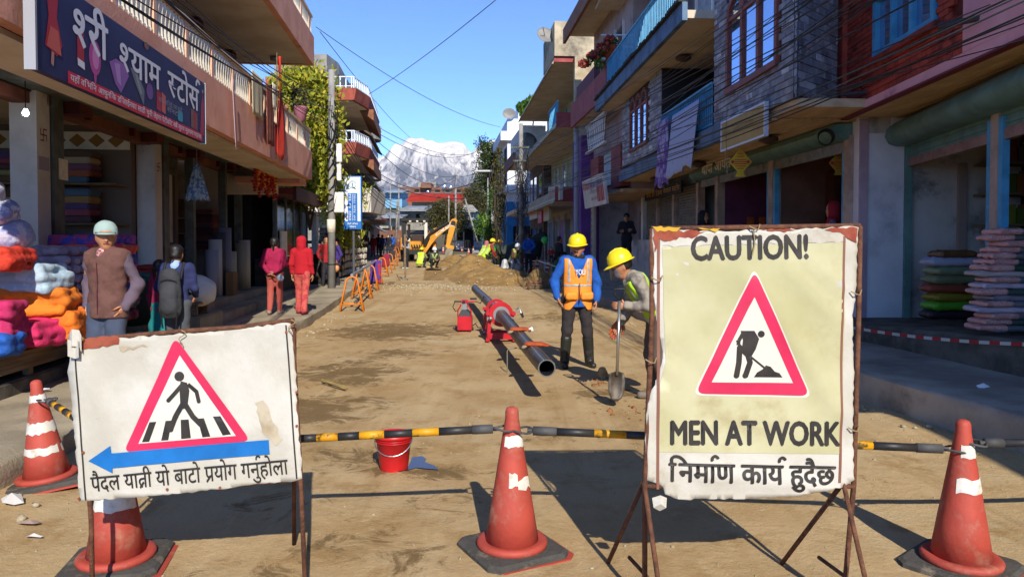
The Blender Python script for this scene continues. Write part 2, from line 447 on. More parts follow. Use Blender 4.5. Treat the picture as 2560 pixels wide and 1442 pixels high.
pavement('pavement_left', lk, -7, -7, 62, lambda Y: zr(Y) + .2, M_pave)
pavement('pavement_right', rk, 6, -7, 62, lambda Y: (.33 if Y < 9 else max(.2, .33 - .02 * (Y - 9))) + zr(Y), M_pave_r)

# ================================================================== left shop building
LX = lambda Y: -2.987 - .104 * Y
class Frame:                                   # s along the facade (away from the camera), n towards the street, z up
    def __init__(s, o, d, street):
        s.o = Vector((o[0], o[1], 0)); s.d = Vector((d[0], d[1], 0)).normalized(); s.n = Vector((s.d.y, -s.d.x, 0)) * street
    def __call__(s, a, n, z): return s.o + s.d * a + s.n * n + Vector((0, 0, z))
    def box(s, mb, a0, a1, n0, n1, z0, z1):
        return mb.hexa([s(a0, n0, z0), s(a1, n0, z0), s(a1, n1, z0), s(a0, n1, z0), s(a0, n0, z1), s(a1, n0, z1), s(a1, n1, z1), s(a0, n1, z1)])
    def bx(s, name, m, parent, a0, a1, n0, n1, z0, z1, bevel=0):
        return s.box(MB(), a0, a1, n0, n1, z0, z1).build(name, m, parent, bevel=bevel)
L = Frame((-2.987, 0), (-.104, 1), 1)
M_salmon = mat('salmon_plaster', '#dba088', .9, '#cd8f76', 1.5, .25, 30, dirt='#8d5b47', dscale=1.8, dspread=(.55, .8))
M_cream = mat('cream_paint', '#e0d8c4', .8, '#cfc4aa', 3)
M_whitewall = mat('grey_white_plaster', '#c4bdb6', .9, '#aaa39c', 1.2, .2, 25, dirt='#6e6862', dscale=1.2)
M_ceil = mat('soffit_paint', '#cfc2b0', .9, '#bbac96', 1.2)
M_shutter = mat('grey_green_steel', '#5f645c', .55, '#4c5048', 6, dirt='#5a4632', dscale=3, metal=.2)
M_dkred = mat('dark_red_paint', '#5e1f1a', .7, '#481511', 3)
M_black = mat('black_rubber', '#17171a', .6)
M_wood = mat('grey_wood', '#7d6a50', .85, '#5d4c38', 6, .4, 40, stretch=(1, .2, 4))
M_paper = mat('paper', '#d9d3c4', .9, '#c4bca8', 8)
shop = thing('shop_building', 'salmon plastered shop house with cream balcony railing at left', 'building', L(3, -1.7, 0))
E1 = 18.15
L.bx('balcony_slab', M_ceil, shop, 4.95, E1 - .05, -1.75, -.13, 3.62, 3.78)
par = L.bx('balcony_parapet', M_salmon, shop, 4.95, E1, -.12, 0, 3.18, 3.86)
L.bx('parapet_return', M_salmon, shop, E1 - .13, E1 - .003, -1.9, -.125, 3.181, 3.859)
L.bx('end_beam', M_ceil, shop, E1 - .45, E1 - .2, -1.95, -.76, 2.8, 3.615); L.bx('soffit_band', M_salmon, shop, E1 - .9, E1 - .01, -1.6, -.135, 3.02, 3.17)
fw = L.bx('upper_wall', mat('brown_wall', '#7d4a38', .9, '#62382b', 2), shop, 4.95, E1 - .2, -1.95, -1.75, 3.27, 5.95)
L.bx('roof_slab', M_ceil, shop, 4.95, E1 - .05, -1.95, -.05, 5.95, 6.12)
L.bx('upper_fascia', M_salmon, shop, 4.95, E1, -.05, .07, 5.93, 6.62)
L.bx('fascia_return', M_salmon, shop, E1 - .12, E1 - .002, -1.9, -.052, 5.931, 6.619)
L.bx('end_wall', M_whitewall, shop, E1 - .45, E1 - .2, -7, -1.96, 0, 6.1)
for i, (a0, a1) in enumerate(((5.2, 6.6), (8.0, 9.2), (10.4, 11.8), (13.0, 14.0), (15.2, 16.4))):
    wi = L.bx('window', M_dark, shop, a0, a1, -1.76, -1.73, 3.4 if i % 2 else 4.1, 5.6)
    L.bx('window_frame', M_dkred, wi, a0 - .08, a0, -1.76, -1.68, 3.3, 5.7); L.bx('window_frame', M_dkred, wi, a1, a1 + .08, -1.76, -1.68, 3.3, 5.7)
    L.bx('window_frame', M_dkred, wi, a0, a1, -1.76, -1.68, 5.6, 5.7)
for a in (7.3, 9.8, 12.4, 14.6, 17.0): L.bx('wall_pillar', M_dkred, shop, a - .16, a + .16, -1.76, -1.5, 3.27, 5.93)
# railings: lower balcony and upper balcony
def balustrade(z0, h, n, parent, s0, s1, nb=.115, mpost=M_cream):
    rail = L.bx('handrail', mat('handrail_paint', '#cdb493', .6), parent, s0, s1, n - .05, n + .05, z0 + h - .05, z0 + h)
    L.bx('bottom_rail', mpost, parent, s0, s1, n - .025, n + .025, z0 + .03, z0 + .06)
    bm = MB(); bm.lathe([(.02, 0), (.036, .04), (.028, .08), (.02, .2), (.028, h - .2), (.036, h - .14), (.022, h - .06)], 6); bme = bm.mesh('baluster'); bme.materials.append(mpost)
    pm = MB(); pm.box((0, 0, h / 2), (.07, .09, h)); pme = pm.mesh('post'); pme.materials.append(mat('post_paint', '#d6a98c', .8))
    k = 0; a = s0; pm_i = wmat(parent).inverted()
    while a < s1:
        o = bpy.data.objects.new('post' if k % 9 == 0 else 'baluster', pme if k % 9 == 0 else bme); COL.objects.link(o); o.parent = parent
        o.location = pm_i @ L(a, n, z0); o.rotation_euler = (0, 0, math.atan(.104)); k += 1; a += nb
balustrade(3.86, .52, -.06, shop, 5.0, E1 - .03)
balustrade(6.62, .5, .0, shop, 12.5, E1 - .03)
for a in (12.2, 17.4):
    MB().lathe([(.02, 0), (.11, -.02), (.11, -.09), (.03, -.13)], 14, L(a, -.7, 5.95)).build('ceiling_lamp', mat('lamp_glass', '#8a8075', .4), shop, smooth=True)
# beam with rolled shutter housings and soffit
L.bx('lintel', M_shutter, shop, 4.95, E1 - .2, -1.75, -1.45, 3.42, 3.615)
L.bx('lintel_board', M_ceil, shop, 4.95, E1 - .2, -.75, -.125, 3.13, 3.175)
L.bx('signboard_frame', M_shutter, shop, 5.0, E1 - 4, -.80, -.755, 3.13, 3.61)
# columns
for a, wd in ((5.9, .3), (9.1, .30), (12.8, .30)):
    c = L.bx('column', M_whitewall, shop, a - wd / 2, a + wd / 2, -1.98, -1.68, .2, 3.42)
    L.bx('shutter_guide', M_shutter, c, a + wd / 2 + .05, a + wd / 2 + .30, -1.80, -1.66, .2, 3.42)
    L.bx('gap_strip', M_black, c, a + wd / 2 + .003, a + wd / 2 + .048, -1.86, -1.70, .2, 3.42)
    if a > 6:
        q = L(a, -1.676, 2.92); ux = L.d * -1; uy = Vector((0, 0, 1)); mk = MB()
        for (x0, z0, x1, z1) in ((-.075, -.008, .075, .008), (-.008, -.075, .008, .075), (.008, .06, .075, .075), (-.075, -.075, -.008, -.06), (.06, -.075, .075, -.008), (-.075, .008, -.06, .075)):
            mk.quad(*[q + ux * -x + uy * z for x, z in ((x0, z0), (x1, z0), (x1, z1), (x0, z1))])
        mk.build('auspicious_mark', M_dkred, c)
        L.bx('notice', mat('pale_notice', '#8e8793', .9), c, a - .12, a + .12, -1.68, -1.675, 2.5, 2.66) if a < 10 else None
for a in (14.55, 18.3 - .25, 16.75): L.bx('shutter_post', M_shutter, shop, a - .07, a + .07, -1.80, -1.64, .3, 3.42)
L.bx('paper_notice', M_paper, shop, 9.40, 9.62, -1.655, -1.648, 2.42, 2.68)
# closed shutter bay and painted panel beyond second column
sb = L.bx('wall_panel', M_whitewall, shop, 13.25, 14.4, -2.1, -2.0, .5, 3.42); L.bx('dado', mat('blue_grey_dado', '#2d4a5e', .8), sb, 13.25, 14.4, -1.999, -1.98, .5, 1.65)
for i in range(8): L.bx('shutter_slat', M_shutter, shop, 13.25, 14.4, -1.97 + .004 * (i % 2), -1.93 - .012 * (i % 2), 2.92 + .06 * i, 2.972 + .06 * i)
# interior: the wall of shelves faces the street from the far end of the shop
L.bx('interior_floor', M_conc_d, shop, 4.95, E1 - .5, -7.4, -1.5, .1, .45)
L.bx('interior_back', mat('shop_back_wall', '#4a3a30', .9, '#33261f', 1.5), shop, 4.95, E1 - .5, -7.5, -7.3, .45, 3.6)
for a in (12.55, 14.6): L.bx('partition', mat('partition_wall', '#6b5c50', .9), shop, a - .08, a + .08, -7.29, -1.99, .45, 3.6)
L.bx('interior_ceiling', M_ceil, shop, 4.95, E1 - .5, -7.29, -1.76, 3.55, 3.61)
fr = L.bx('frieze', M_cream, shop, 12.42, 12.46, -7.2, -2.0, 3.16, 3.44)
for i in range(17):
    q = L(12.412, -2.2 - i * .3, 3.30)
    MB().quad(*[q + L.n * a + Vector((0, 0, b)) for a, b in ((-.13, 0), (0, -.11), (.13, 0), (0, .11))]).build('diamond', mat('ochre_paint', '#8a642c', .8), fr)
cloth_cols = ['#8e4a5a', '#5a4a75', '#9a7a4e', '#4f6a7e', '#9d5a40', '#75506a', '#aa9a80', '#63503f', '#8a8a5a', '#5a3f45']
for z in (.47, 1.30, 1.95, 2.58): L.bx('shelf', M_wood, shop, 11.95, 12.45, -7.2, -2.05, z - .03, z)
for k, (nn_, z) in enumerate([(n_, z) for z in (.48, 1.31, 1.96, 2.59) for n_ in np.arange(-6.6, -2.3, .56)]):
    t = thing('cloth_stack', 'folded cloth stacked on a dim shelf inside the bedding shop', 'cloth', L(12.2, nn_, z), 0, 'cloth stacks on the shop shelves')
    zz = z
    for j in range(5):
        h = random.uniform(.08, .115)
        L.bx('fold', mat('cloth_%d' % ((k * 3 + j) % 10), cloth_cols[(k * 3 + j) % 10], .95, None, bump=.3, bscale=20), t, 11.97 + random.uniform(0, .05), 12.4, nn_ - .26, nn_ + .22 + random.uniform(0, .05), zz, zz + h - .006, bevel=.02); zz += h
# steps and platform
stp = MB(); L.box(stp, 10.6, 20.5, -2.6, -1.12, .0, .56); tag(stp.build('shop_platform', M_pave, bevel=.015), kind='structure')
stp = MB(); L.box(stp, 12.5, 20.2, -1.12, -.72, .0, .40); tag(stp.build('shop_step', M_pave, bevel=.015), kind='structure')
stp = MB(); L.box(stp, 11.2, 12.45, -1.12, -.55, .0, .52); tag(stp.build('step_block', M_pave, bevel=.02), kind='structure')
stp = MB(); L.box(stp, 4.0, 10.6, -2.4, -.95, .0, .34); tag(stp.build('shop_plinth', M_conc_d, bevel=.015), kind='structure')
# hanging things on the balcony: see small objects

# ------------------------------------------------------------------ big store sign
M_navy = mat('sign_navy', '#231f45', .5, '#2b2650', 2); M_signred = mat('sign_red', '#c42230', .5); M_signwhite = mat('sign_white', '#d5d6de', .5); M_frame = mat('sign_edge', '#c7c9d2', .4, metal=.3)
sg = thing('store_sign', 'long navy shop sign with white Devanagari lettering and a red strip', 'sign', L(5.34, .1, 2.87))
SN = .14; s0, s1, z0, z1 = 5.34, 9.26, 2.87, 3.60
L.bx('panel', M_navy, sg, s0, s1, SN - .06, SN, z0, z1)
L.bx('edge_strip', mat('sign_side', '#8f9096', .6), sg, s0 - .028, s0 - .002, SN - .07, SN + .01, z0 - .01, z1 + .01); L.bx('edge_strip', M_frame, sg, s1 + .002, s1 + .012, SN - .07, SN + .004, z0 - .01, z1 + .01)
UX = L.d; UZ = Vector((0, 0, 1))
def sgp(a, z, e=.003): return L(s0 + a * (s1 - s0), SN + e, z0 + z * (z1 - z0))
def sgpoly(name, pts, m, e=.003): return MB().quad(*[sgp(a, z, e) for a, z in pts]).build(name, m, sg)
sgpoly('red_strip', [(.115, .0), (.965, .0), (.965, .13), (.115, .13)], M_signred)
def sglet(s, a, z, h, wd, m, off=.0, e=.004):
    V, Fc, Ln = text2d(s, off); W = (s1 - s0)
    P = [L(s0 + (a + p[0] / Ln * wd) * W, SN + e + p[2], z0 + z * (z1 - z0) + p[1] * h) for p in V]
    me_ = bpy.data.meshes.new('lettering'); me_.from_pydata(P, [], Fc); me_.update(); return link_mesh('lettering', me_, m, sg)
sglet('<शरी', .135, .46, .44, .16, M_signwhite, .022); sglet('<शयाम', .355, .46, .38, .255, M_signwhite, .018); sglet('<सटोस^', .67, .47, .40, .26, M_signwhite, .018)
sglet('यहाँ विभिन आधुनिक डिजाईनका साडी चुनी लेहगा पेटीकोट सबै सुपथ मूलयमा पाइनछ', .125, .035, .075, .83, M_signwhite, .004)
sglet('कपडा सिलाई तथा साडी', .60, .30, .075, .18, mat('sign_grey', '#8c8c9c', .5)); sglet('सेनटर', .66, .22, .07, .10, mat('sign_grey', '#8c8c9c', .5))
mk = lambda n_, c: mat('print_' + n_, c, .5, None)
def blob(cx, cz, rx, rz_, m, e=.003, n=18, sq=1.0, tilt=0, name='print'):
    pts = []
    for i in range(n):
        a = 2 * math.pi * i / n; x = rx * math.copysign(abs(math.cos(a)) ** sq, math.cos(a)); z = rz_ * math.copysign(abs(math.sin(a)) ** sq, math.sin(a))
        pts.append((cx + x + tilt * z, cz + z))
    return sgpoly(name, pts, m, e)
mb_red = mk('red', '#a3262c'); mb_lr = mk('lightred', '#c25a4a'); mb_pk = mk('pink', '#b04a8c'); mb_pu = mk('purple', '#8a5aa0'); mb_gr = mk('grey', '#6a7078'); mb_te = mk('teal', '#3f8ca0')
sgpoly('print', [(.03, .28), (.075, .22), (.095, .35), (.075, .62), (.085, .95), (.055, 1.0), (.035, .9), (.045, .6)], mb_red); sgpoly('print', [(.035, .28), (.09, .24), (.08, .48), (.05, .5)], mb_lr, .005)
sgpoly('print', [(.05, .12), (.06, .10), (.063, .24), (.053, .25)], mk('skin', '#b08070'), .004); blob(.06, 1.0 - .03, .012, .03, mk('skin', '#b08070'), .006)
sgpoly('print', [(.155, .30), (.185, .28), (.185, .62), (.157, .64)], mb_red); sgpoly('print', [(.157, .24), (.187, .22), (.186, .30), (.156, .32)], M_signwhite, .004)
blob(.235, .42, .028, .20, mb_pk); blob(.237, .42, .016, .13, mk('pink2', '#c87ab0'), .005); sgpoly('print', [(.228, .22), (.242, .22), (.238, .12), (.232, .12)], mb_pk)
sgpoly('print', [(.305, .47), (.34, .55), (.40, .53), (.41, .42), (.365, .16), (.335, .24)], mb_pu); sgpoly('print', [(.33, .49), (.36, .51), (.365, .24), (.345, .28)], mk('purple2', '#a884b8'), .005)
sgpoly('print', [(.42, .54), (.45, .58), (.505, .34), (.50, .14), (.455, .34)], mb_gr); sgpoly('print', [(.445, .5), (.46, .5), (.49, .28), (.478, .26)], mk('grey2', '#868c92'), .005)
blob(.54, .37, .022, .11, mk('violet', '#6f4a86'), .003)
for a in (.60, .635): sgpoly('print', [(a - .015, .18), (a + .015, .16), (a + .018, .42), (a - .012, .46)], mb_red if a < .62 else mb_lr)
blob(.765, .24, .022, .08, mb_te, .004, sq=.5)
sgpoly('print', [(.86, .16), (.92, .14), (.92, .42), (.86, .46)], mk('brown', '#7a5040'), .003); sgpoly('print', [(.89, .15), (.905, .145), (.905, .43), (.885, .44)], mb_red, .005)
sgpoly('print', [(.945, .15), (.985, .1), (.985, .6), (.972, .8), (.955, .6)], mk('rose', '#9a3048'), .004); blob(.972, .84, .008, .03, mk('skin', '#b08070'), .005)
blob(.52, .96, .015, .05, mk('brown', '#7a5040'), .005)
# ================================================================== right side
M_brick = mat('red_brick', '#a33f2d', .85, '#8c3222', 6, .4, 50, rnd=.22, dirt='#54201a', dscale=3)
M_mortar_r = mat('brick_joint', '#5c2119', .95)
M_pink = mat('pink_plaster', '#e0a2a8', .85, '#d49298', 1.2, .15, 25, dirt='#96616a', dscale=1.6, dspread=(.58, .8))
M_maroon = mat('maroon_trim', '#6b2228', .7)
M_tile = [mat('slate_tile_%d' % i, c, .8, c2, 5, .35, 30, rnd=.18, dirt='#5a5b60', dscale=2.2, dspread=(.55, .75)) for i, (c, c2) in enumerate((('#9a9ca3', '#80838a'), ('#aeabad', '#969399'), ('#8f8a90', '#78747b'), ('#c8c8cb', '#b0b0b4')))]
M_joint = mat('tile_joint', '#2b2b2f', .95)
M_blue = mat('blue_paint', '#4f7ea6', .6, '#41698c', 4, dirt='#3b4a55', dscale=3)
M_ltblue = mat('light_blue_paint', '#4d9cc4', .55, '#3f86aa', 4)
M_bluetrim = mat('blue_grey_trim', '#5b7590', .8, '#4a6078', 2, dirt='#39424a', dscale=2)
M_glass = mat('window_glass', '#a9bcd8', .03, metal=.9)
M_wframe = mat('red_brown_frame', '#8f4a3b', .6, '#7a3b2e', 5)
M_soffit = mat('timber_soffit', '#cdb088', .8, '#b59670', 4, stretch=(1, .3, 1))
M_green = mat('green_steel', '#668a7f', .5, '#54746b', 3, dirt='#5d6250', dscale=2.5, metal=.1)
M_slat = mat('shutter_slat', '#8a857a', .5, '#767066', 5, dirt='#4a4238', dscale=3, metal=.25)
M_post = mat('shutter_post', '#b59d8c', .8, '#967f70', 3)
M_lilac = mat('lilac_plaster', '#e0dad9', .9, '#d0c9ca', 1.1, .2, 25, dirt='#a09aa0', dscale=1.1, dspread=(.55, .8))
M_white = mat('white_paint', '#d8d6d2', .75, '#c4c2bd', 2)
def tiles(parent, P, nrm, s0, s1, z0, z1, tw, th, mats, holes=(), depth=.025, gap=.008, joined=None, name='tile', rot=0):
    """Courses of separate tiles; P(s,z) -> point on the wall plane, nrm = outward normal."""
    meshes = {}; pinv = wmat(parent).inverted(); J = MB(); nn = Vector(nrm); row = 0; z = z0
    ud = (P(s0 + 1, z0) - P(s0, z0)).normalized(); n_ = 0
    while z < z1 - .02:
        h = min(th, z1 - z); s = s0 - (tw / 2 if row % 2 else 0)
        while s < s1 - .01:
            a, b = max(s, s0), min(s + tw, s1); s += tw
            if b - a < .03: continue
            c = ((a + b) / 2, z + h / 2)
            if any(c[0] > q[0] and c[0] < q[1] and c[1] > q[2] and c[1] < q[3] for q in holes): continue
            wd, hh = b - a - gap, h - gap; key = (round(wd, 3), round(hh, 3)); pr = random.uniform(-.004, .006)
            if joined is not None and n_ >= joined:
                p = [P(a + gap / 2, z + gap / 2), P(b - gap / 2, z + gap / 2), P(b - gap / 2, z + h - gap / 2), P(a + gap / 2, z + h - gap / 2)]
                J.hexa([p[0], p[1], p[1] + nn * (depth + pr), p[0] + nn * (depth + pr), p[3], p[2], p[2] + nn * (depth + pr), p[3] + nn * (depth + pr)])
            else:
                mi = random.choices(range(len(mats)), [5, 3, 3, 1][:len(mats)])[0]
                if (key, mi) not in meshes:
                    t = MB(); t.box((0, depth / 2, 0), (wd, depth, hh)); me_ = t.mesh(name); me_.materials.append(mats[mi])
                    bm = bmesh.new(); bm.from_mesh(me_); bmesh.ops.bevel(bm, geom=[e for e in bm.edges if all(v.co.y > depth * .9 for v in e.verts)], offset=.005, segments=1, affect='EDGES'); bm.to_mesh(me_); bm.free()
                    meshes[(key, mi)] = me_
                o = bpy.data.objects.new(name, meshes[(key, mi)]); COL.objects.link(o); o.parent = parent; n_ += 1
                Mx = Matrix((ud, nn, Vector((0, 0, 1)))).transposed().to_4x4(); Mx.translation = P(*c) + nn * pr
                o.matrix_local = pinv @ Mx
        z += h; row += 1
    if J.v: J.build(name, mats[0], parent)['kind'] = 'stuff'
def railing(fr, parent, m, a0, a1, n, z0, h, nb=.12, rr=.011, post=1.2):
    fr.bx('top_rail', m, parent, a0, a1, n - .025, n + .025, z0 + h - .04, z0 + h); fr.bx('bottom_rail', m, parent, a0, a1, n - .015, n + .015, z0 + .05, z0 + .08)
    t = MB(); t.box((0, 0, h / 2), (rr * 2, rr * 2, h - .06)); me_ = t.mesh('bar'); me_.materials.append(m); pi_ = wmat(parent).inverted(); a = a0 + .03
    while a < a1:
        o = bpy.data.objects.new('bar', me_); COL.objects.link(o); o.parent = parent; o.location = pi_ @ fr(a, n, z0); a += nb
# ------------------------------------------------------------------ pink and red-brick house, nearest on the right
PK = Frame((5.04, 11.45), (.0724, 1), -1)      # s <= 0 runs towards the camera
pk = thing('pink_house', 'pink house with red brick upper wall, blue window and striped timber soffit', 'building', (6, 8, 0))
A0 = -8.0
PK.bx('fascia', M_pink, pk, A0, 0, -.14, .0, 3.53, 3.645)
PK.bx('fascia_trim', M_maroon, pk, A0, 0, -.10, .012, 3.505, 3.529)
PK.bx('pink_wall', M_pink, pk, A0, -3.55, -.30, .004, 3.646, 4.32)
PK.bx('pink_pier', M_pink, pk, -3.75, -3.56, -.3, -.002, 4.322, 6.6)
PK.bx('wall_core', M_mortar_r, pk, -3.54, -.03, -.40, -.06, 3.646, 7.0)
PK.bx('upper_core', M_whitewall, pk, -6.6, -3.76, -.9, -.5, 4.33, 9.4); PK.bx('house_core', M_whitewall, pk, -6.5, -.05, -6, -.95, 3.7, 9.4); MB().box((7.4, -3.2, 2.6), (4.2, 13.6, 5.2)).build('unseen_shade_block', M_pink, pk)  # last box: out-of-frame block added behind the camera to shade the right pavement
PKn = PK.n
holes = [(-2.95, -1.25, 4.15, 7), (-3.2, -.75, 3.76, 4.02), (-3.5, -3.28, 4.0, 4.5)]
tiles(pk, lambda s, z: PK(s, -.06, z), PKn, -3.54, -.03, 3.65, 5.75, .215, .072, [M_brick], holes, depth=.055, gap=.007, joined=330, name='brick')
# recessed panel under the window, with its own bricks
tiles(pk, lambda s, z: PK(s, -.058, z), PKn, -3.2, -.75, 3.765, 4.02, .215, .072, [M_brick], (), depth=.02, gap=.007, name='brick')
for a in (-.30, -.03 - .19): PK.bx('pilaster', M_brick, pk, a, a + .17, .001, .07, 3.7, 7.0)
win = PK.bx('window', M_glass, pk, -2.93, -1.27, -.055, -.045, 4.17, 6.2)
for a0, a1, z0, z1 in ((-2.95, -2.86, 4.15, 6.2), (-1.34, -1.25, 4.15, 6.2), (-2.40, -2.33, 4.22, 6.2), (-1.87, -1.80, 4.22, 6.2), (-2.859, -1.341, 4.15, 4.22), (-2.859, -2.401, 4.9, 4.95), (-1.799, -1.341, 4.9, 4.95)):
    PK.bx('window_frame', M_ltblue, win, a0, a1, -.045, .02, z0, z1)
PK.bx('window_sill', M_brick, win, -3.05, -1.15, -.05, .05, 4.08, 4.148)
# white pierced screen
for b0 in (-5.05, -6.5):
    scr = PK.bx('pierced_screen', M_dark, pk, b0, b0 + 1.3, -.25, -.2, 4.33, 5.4)
    q = MB()
    for i in range(9):
        for j in range(8):
            c = PK(b0 + .07 + i * .145, -.12, 4.4 + j * .14); e1 = PK.d; e2 = Vector((0, 0, 1)); k = .055
            for t_ in (0, 1, 2, 3):
                a = R(45 + 90 * t_); p = c + (e1 * math.cos(a) + e2 * math.sin(a)) * .10
                q.tube([c, p], .013, 4)
            q.tube([c + e1 * .07, c + e2 * .07, c - e1 * .07, c - e2 * .07, c + e1 * .07], .011, 4)
    q.build('lattice', M_white, scr); PK.bx('screen_frame', M_white, scr, b0 - .06, b0, -.25, .0, 4.325, 5.4); PK.bx('screen_frame', M_white, scr, b0 + 1.3, b0 + 1.36, -.25, .0, 4.325, 5.4)
# soffit of narrow timber boards
i = 0; bo = MB(); PK.box(bo, A0, -.02, -.104, -.03, -.01, .015); bme = None
for i in range(15):
    PK.bx('soffit_board', M_soffit, pk, A0, -.02, -.20 - i * .10, -.115 - i * .10, 3.545 - .004 * (i % 2), 3.57)
PK.bx('soffit_back', M_dark, pk, A0, -.02, -1.75, -.11, 3.575, 3.6)
for a, b in ((-3.9, .0), (-1.0, .5)):
    MB().tube([PK(a, -.1, 3.93 if a < -2 else 3.75), PK(a + (.25 if a < -2 else .1), .30, 3.9 if a < -2 else 3.74)], .035 if a < -2 else .025, 12).build('drain_pipe', mat('dark_pipe', '#3a3338', .6), pk)
PS = Frame((6.0, 11.3), (.167, 1), -1)          # pink shop front
M_pinkrail = mat('faded_rail', '#9a7a70', .7, '#806157', 4)
b = MB(); b.sweep([PS(-9, 0, 0), PS(-4, 0, 0), PS(.08, 0, 0)], [(0.02, 3.10), (-.16, 3.10), (-.27, 3.14), (-.33, 3.24), (-.30, 3.36), (-.2, 3.44), (0.02, 3.45)])
shx = autosmooth(b.build('shutter_housing', M_green, pk), 50)
for i in range(4): PS.bx('shutter_slat', M_green, pk, -9, -.02, -.05, -.02 + .012 * (i % 2), 2.92 + .045 * i, 2.963 + .045 * i)
PS.bx('shutter_rail', M_pinkrail, pk, -9, -.02, -.05, .0, 2.79, 2.915)
PS.bx('guide_post', M_green, pk, -.09, .0, -.06, .03, .45, 3.099)
for a in (-2.85, -5.9):
    PS.bx('guide_post', M_post, pk, a - .09, a + .09, -.1, .02, .5, 3.3); PS.bx('guide_strip', M_ltblue, pk, a + .092, a + .19, -.06, .015, .5, 3.05); PS.bx('guide_strip', M_ltblue, pk, a - .19, a - .092, -.06, .015, .5, 3.05)
MB().hexa([Vector(p) for p in ((5.27, 11.3, .3), (6.02, 11.3, .3), (6.02, 11.5, .3), (5.27, 11.5, .3), (5.27, 11.3, 3.57), (6.02, 11.3, 3.57), (6.02, 11.5, 3.57), (5.27, 11.5, 3.57))]).build('wall_return', M_lilac, pk)
MB().box((5.345, 11.285, 1.9), (.13, .028, 3.2)).build('wall_pilaster', M_pinkrail if False else mat('mauve_plaster', '#b79aa0', .9, '#a5878e', 2), pk)
MB().box((6.9, 11.4, 1.9), (1.74, .16, 3.1)).build('side_wall', mat('interior_wall', '#c9bdb2', .9, '#b5a89c', 1.5, dirt='#6d625b', dscale=1.5), pk)
MB().box((6.85, 11.29, 1.6), (.12, .06, 2.5)).build('wall_batten', mat('batten_paint', '#9a8477', .8), pk)
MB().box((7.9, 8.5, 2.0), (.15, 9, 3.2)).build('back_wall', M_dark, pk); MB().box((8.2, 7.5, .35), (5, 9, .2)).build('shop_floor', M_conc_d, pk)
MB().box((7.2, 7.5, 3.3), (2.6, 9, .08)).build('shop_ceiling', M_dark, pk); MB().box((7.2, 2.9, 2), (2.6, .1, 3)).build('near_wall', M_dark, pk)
for j in range(5):
    MB().box((7.42, 11.0, 1.0 + j * .45), (.9, .42, .03)).build('shelf', M_wood, pk)
    for k in range(7):
        t = MB(); h = random.uniform(.2, .36); t.box((7.08 + k * .12, 10.92, 1.016 + j * .45 + h / 2), (.10, .16, h)); t.build('packet', mat('packet_%d' % ((j + k) % 4), ['#7d7a28', '#4d5a20', '#77461d', '#4a4a52'][(j + k) % 4], .5), pk)
# raised platform of the shop
pf = MB(); pf.hexa([Vector(p) for p in ((4.62, 10.6, -.1), (4.98, 7.0, -.1), (5.9, 1.0, -.1), (9.5, 1.0, -.1), (4.62, 10.6, .50), (4.98, 7.0, .69), (5.9, 1.0, .72), (9.5, 1.0, .72))])
pf = MB(); e_ = [(4.55, 12.5, .48), (4.62, 10.6, .50), (4.80, 8.8, .60), (4.98, 7.0, .69), (5.25, 4.5, .75), (5.6, 1.0, .80), (5.9, -3, .8)]
rs = []
for x, y, z in e_:
    rs.append([(x, y, -.2), (x - .01, y, z - .16), (x + .01, y, z - .03), (x + .05, y, z), (x + 1.1, y, z + .004), (x + 5, y, z + .006), (x + 5, y, -.2)])
pf.rings(rs); tag(pf.build('shop_platform', M_conc_d), kind='structure')

# ------------------------------------------------------------------ grey stone-tiled house
GR = Frame((3.96, 10.4), (-.055, 1), -1)
gr = thing('stone_tiled_house', 'grey slate-tiled house with arched red windows and blue balcony ledges', 'building', (5, 14, 0))
SA, SBb, SC = 3.52, 7.4, 11.9                    # bay A end, recess end, bay B end
zb, zt = 3.66, 7.4
def arch_window(fr, parent, a0, a1, zb_, zs, n, lights):
    """three-light window with round-headed tops: glass, frame bars, arched heads"""
    wd = (a1 - a0) / lights; g_ = fr.bx('window', M_glass, parent, a0 + .02, a1 - .02, n - .03, n - .012, zb_ + .02, zs + wd * .5)
    for i in range(lights + 1):
        a = a0 + i * wd; fr.bx('mullion', M_wframe, g_, a - .05, a + .05, n - .06, n + .03, zb_, zs)
    fr.bx('sill', M_wframe, g_, a0 - .051, a1 + .051, n - .06, n + .05, zb_ - .1, zb_ - .001); fr.bx('transom', M_wframe, g_, a0 + .051, a1 - .051, n - .06, n + .02, zs - .06, zs)
    for i in range(lights):
        c = a0 + (i + .5) * wd; t = MB(); rr = wd / 2 - .01
        for k in range(8):
            f0, f1 = math.pi * k / 8, math.pi * (k + 1) / 8
            p = [(c + q * math.cos(f), zs + .003 + q * math.sin(f)) for f, q in ((f0, rr - .07), (f1, rr - .07), (f1, rr + .03), (f0, rr + .03))]
            t.hexa([fr(s_, n - .055, z_) for s_, z_ in p] + [fr(s_, n + .028, z_) for s_, z_ in p])
        t.build('arch_head', M_wframe, g_)
    return g_
hA = [(.62, 2.78, 4.28, 6.6)]; hB = [(8.55, 10.95, 4.2, 6.3)]
CH1 = Vector((5.06, 11.45, 0)); CH0 = GR(0, 0, 0); CHd = (CH1 - CH0).normalized(); CHn = Vector((CHd.y, -CHd.x, 0))
GR.box(w_ := MB(), .36, SA, -.35, -.031, zb, zt); w_.build('bay_wall', M_joint, gr)
hex_ = [CH0 + CHn * -.03, CH1 + CHn * -.03, CH1 + CHn * -.03 + Vector((0, .5, 0)), CH0 + GR.d * .36 + GR.n * -.03, CH0 + GR.n * -.03]
MB().prism([p + Vector((0, 0, zb)) for p in hex_], (0, 0, zt - zb)).build('chamfer_wall', M_joint, gr)
tiles(gr, lambda s, z: GR(s, -.03, z), GR.n, 0, SA, zb, 6.35, .25, .105, M_tile, hA, joined=None)
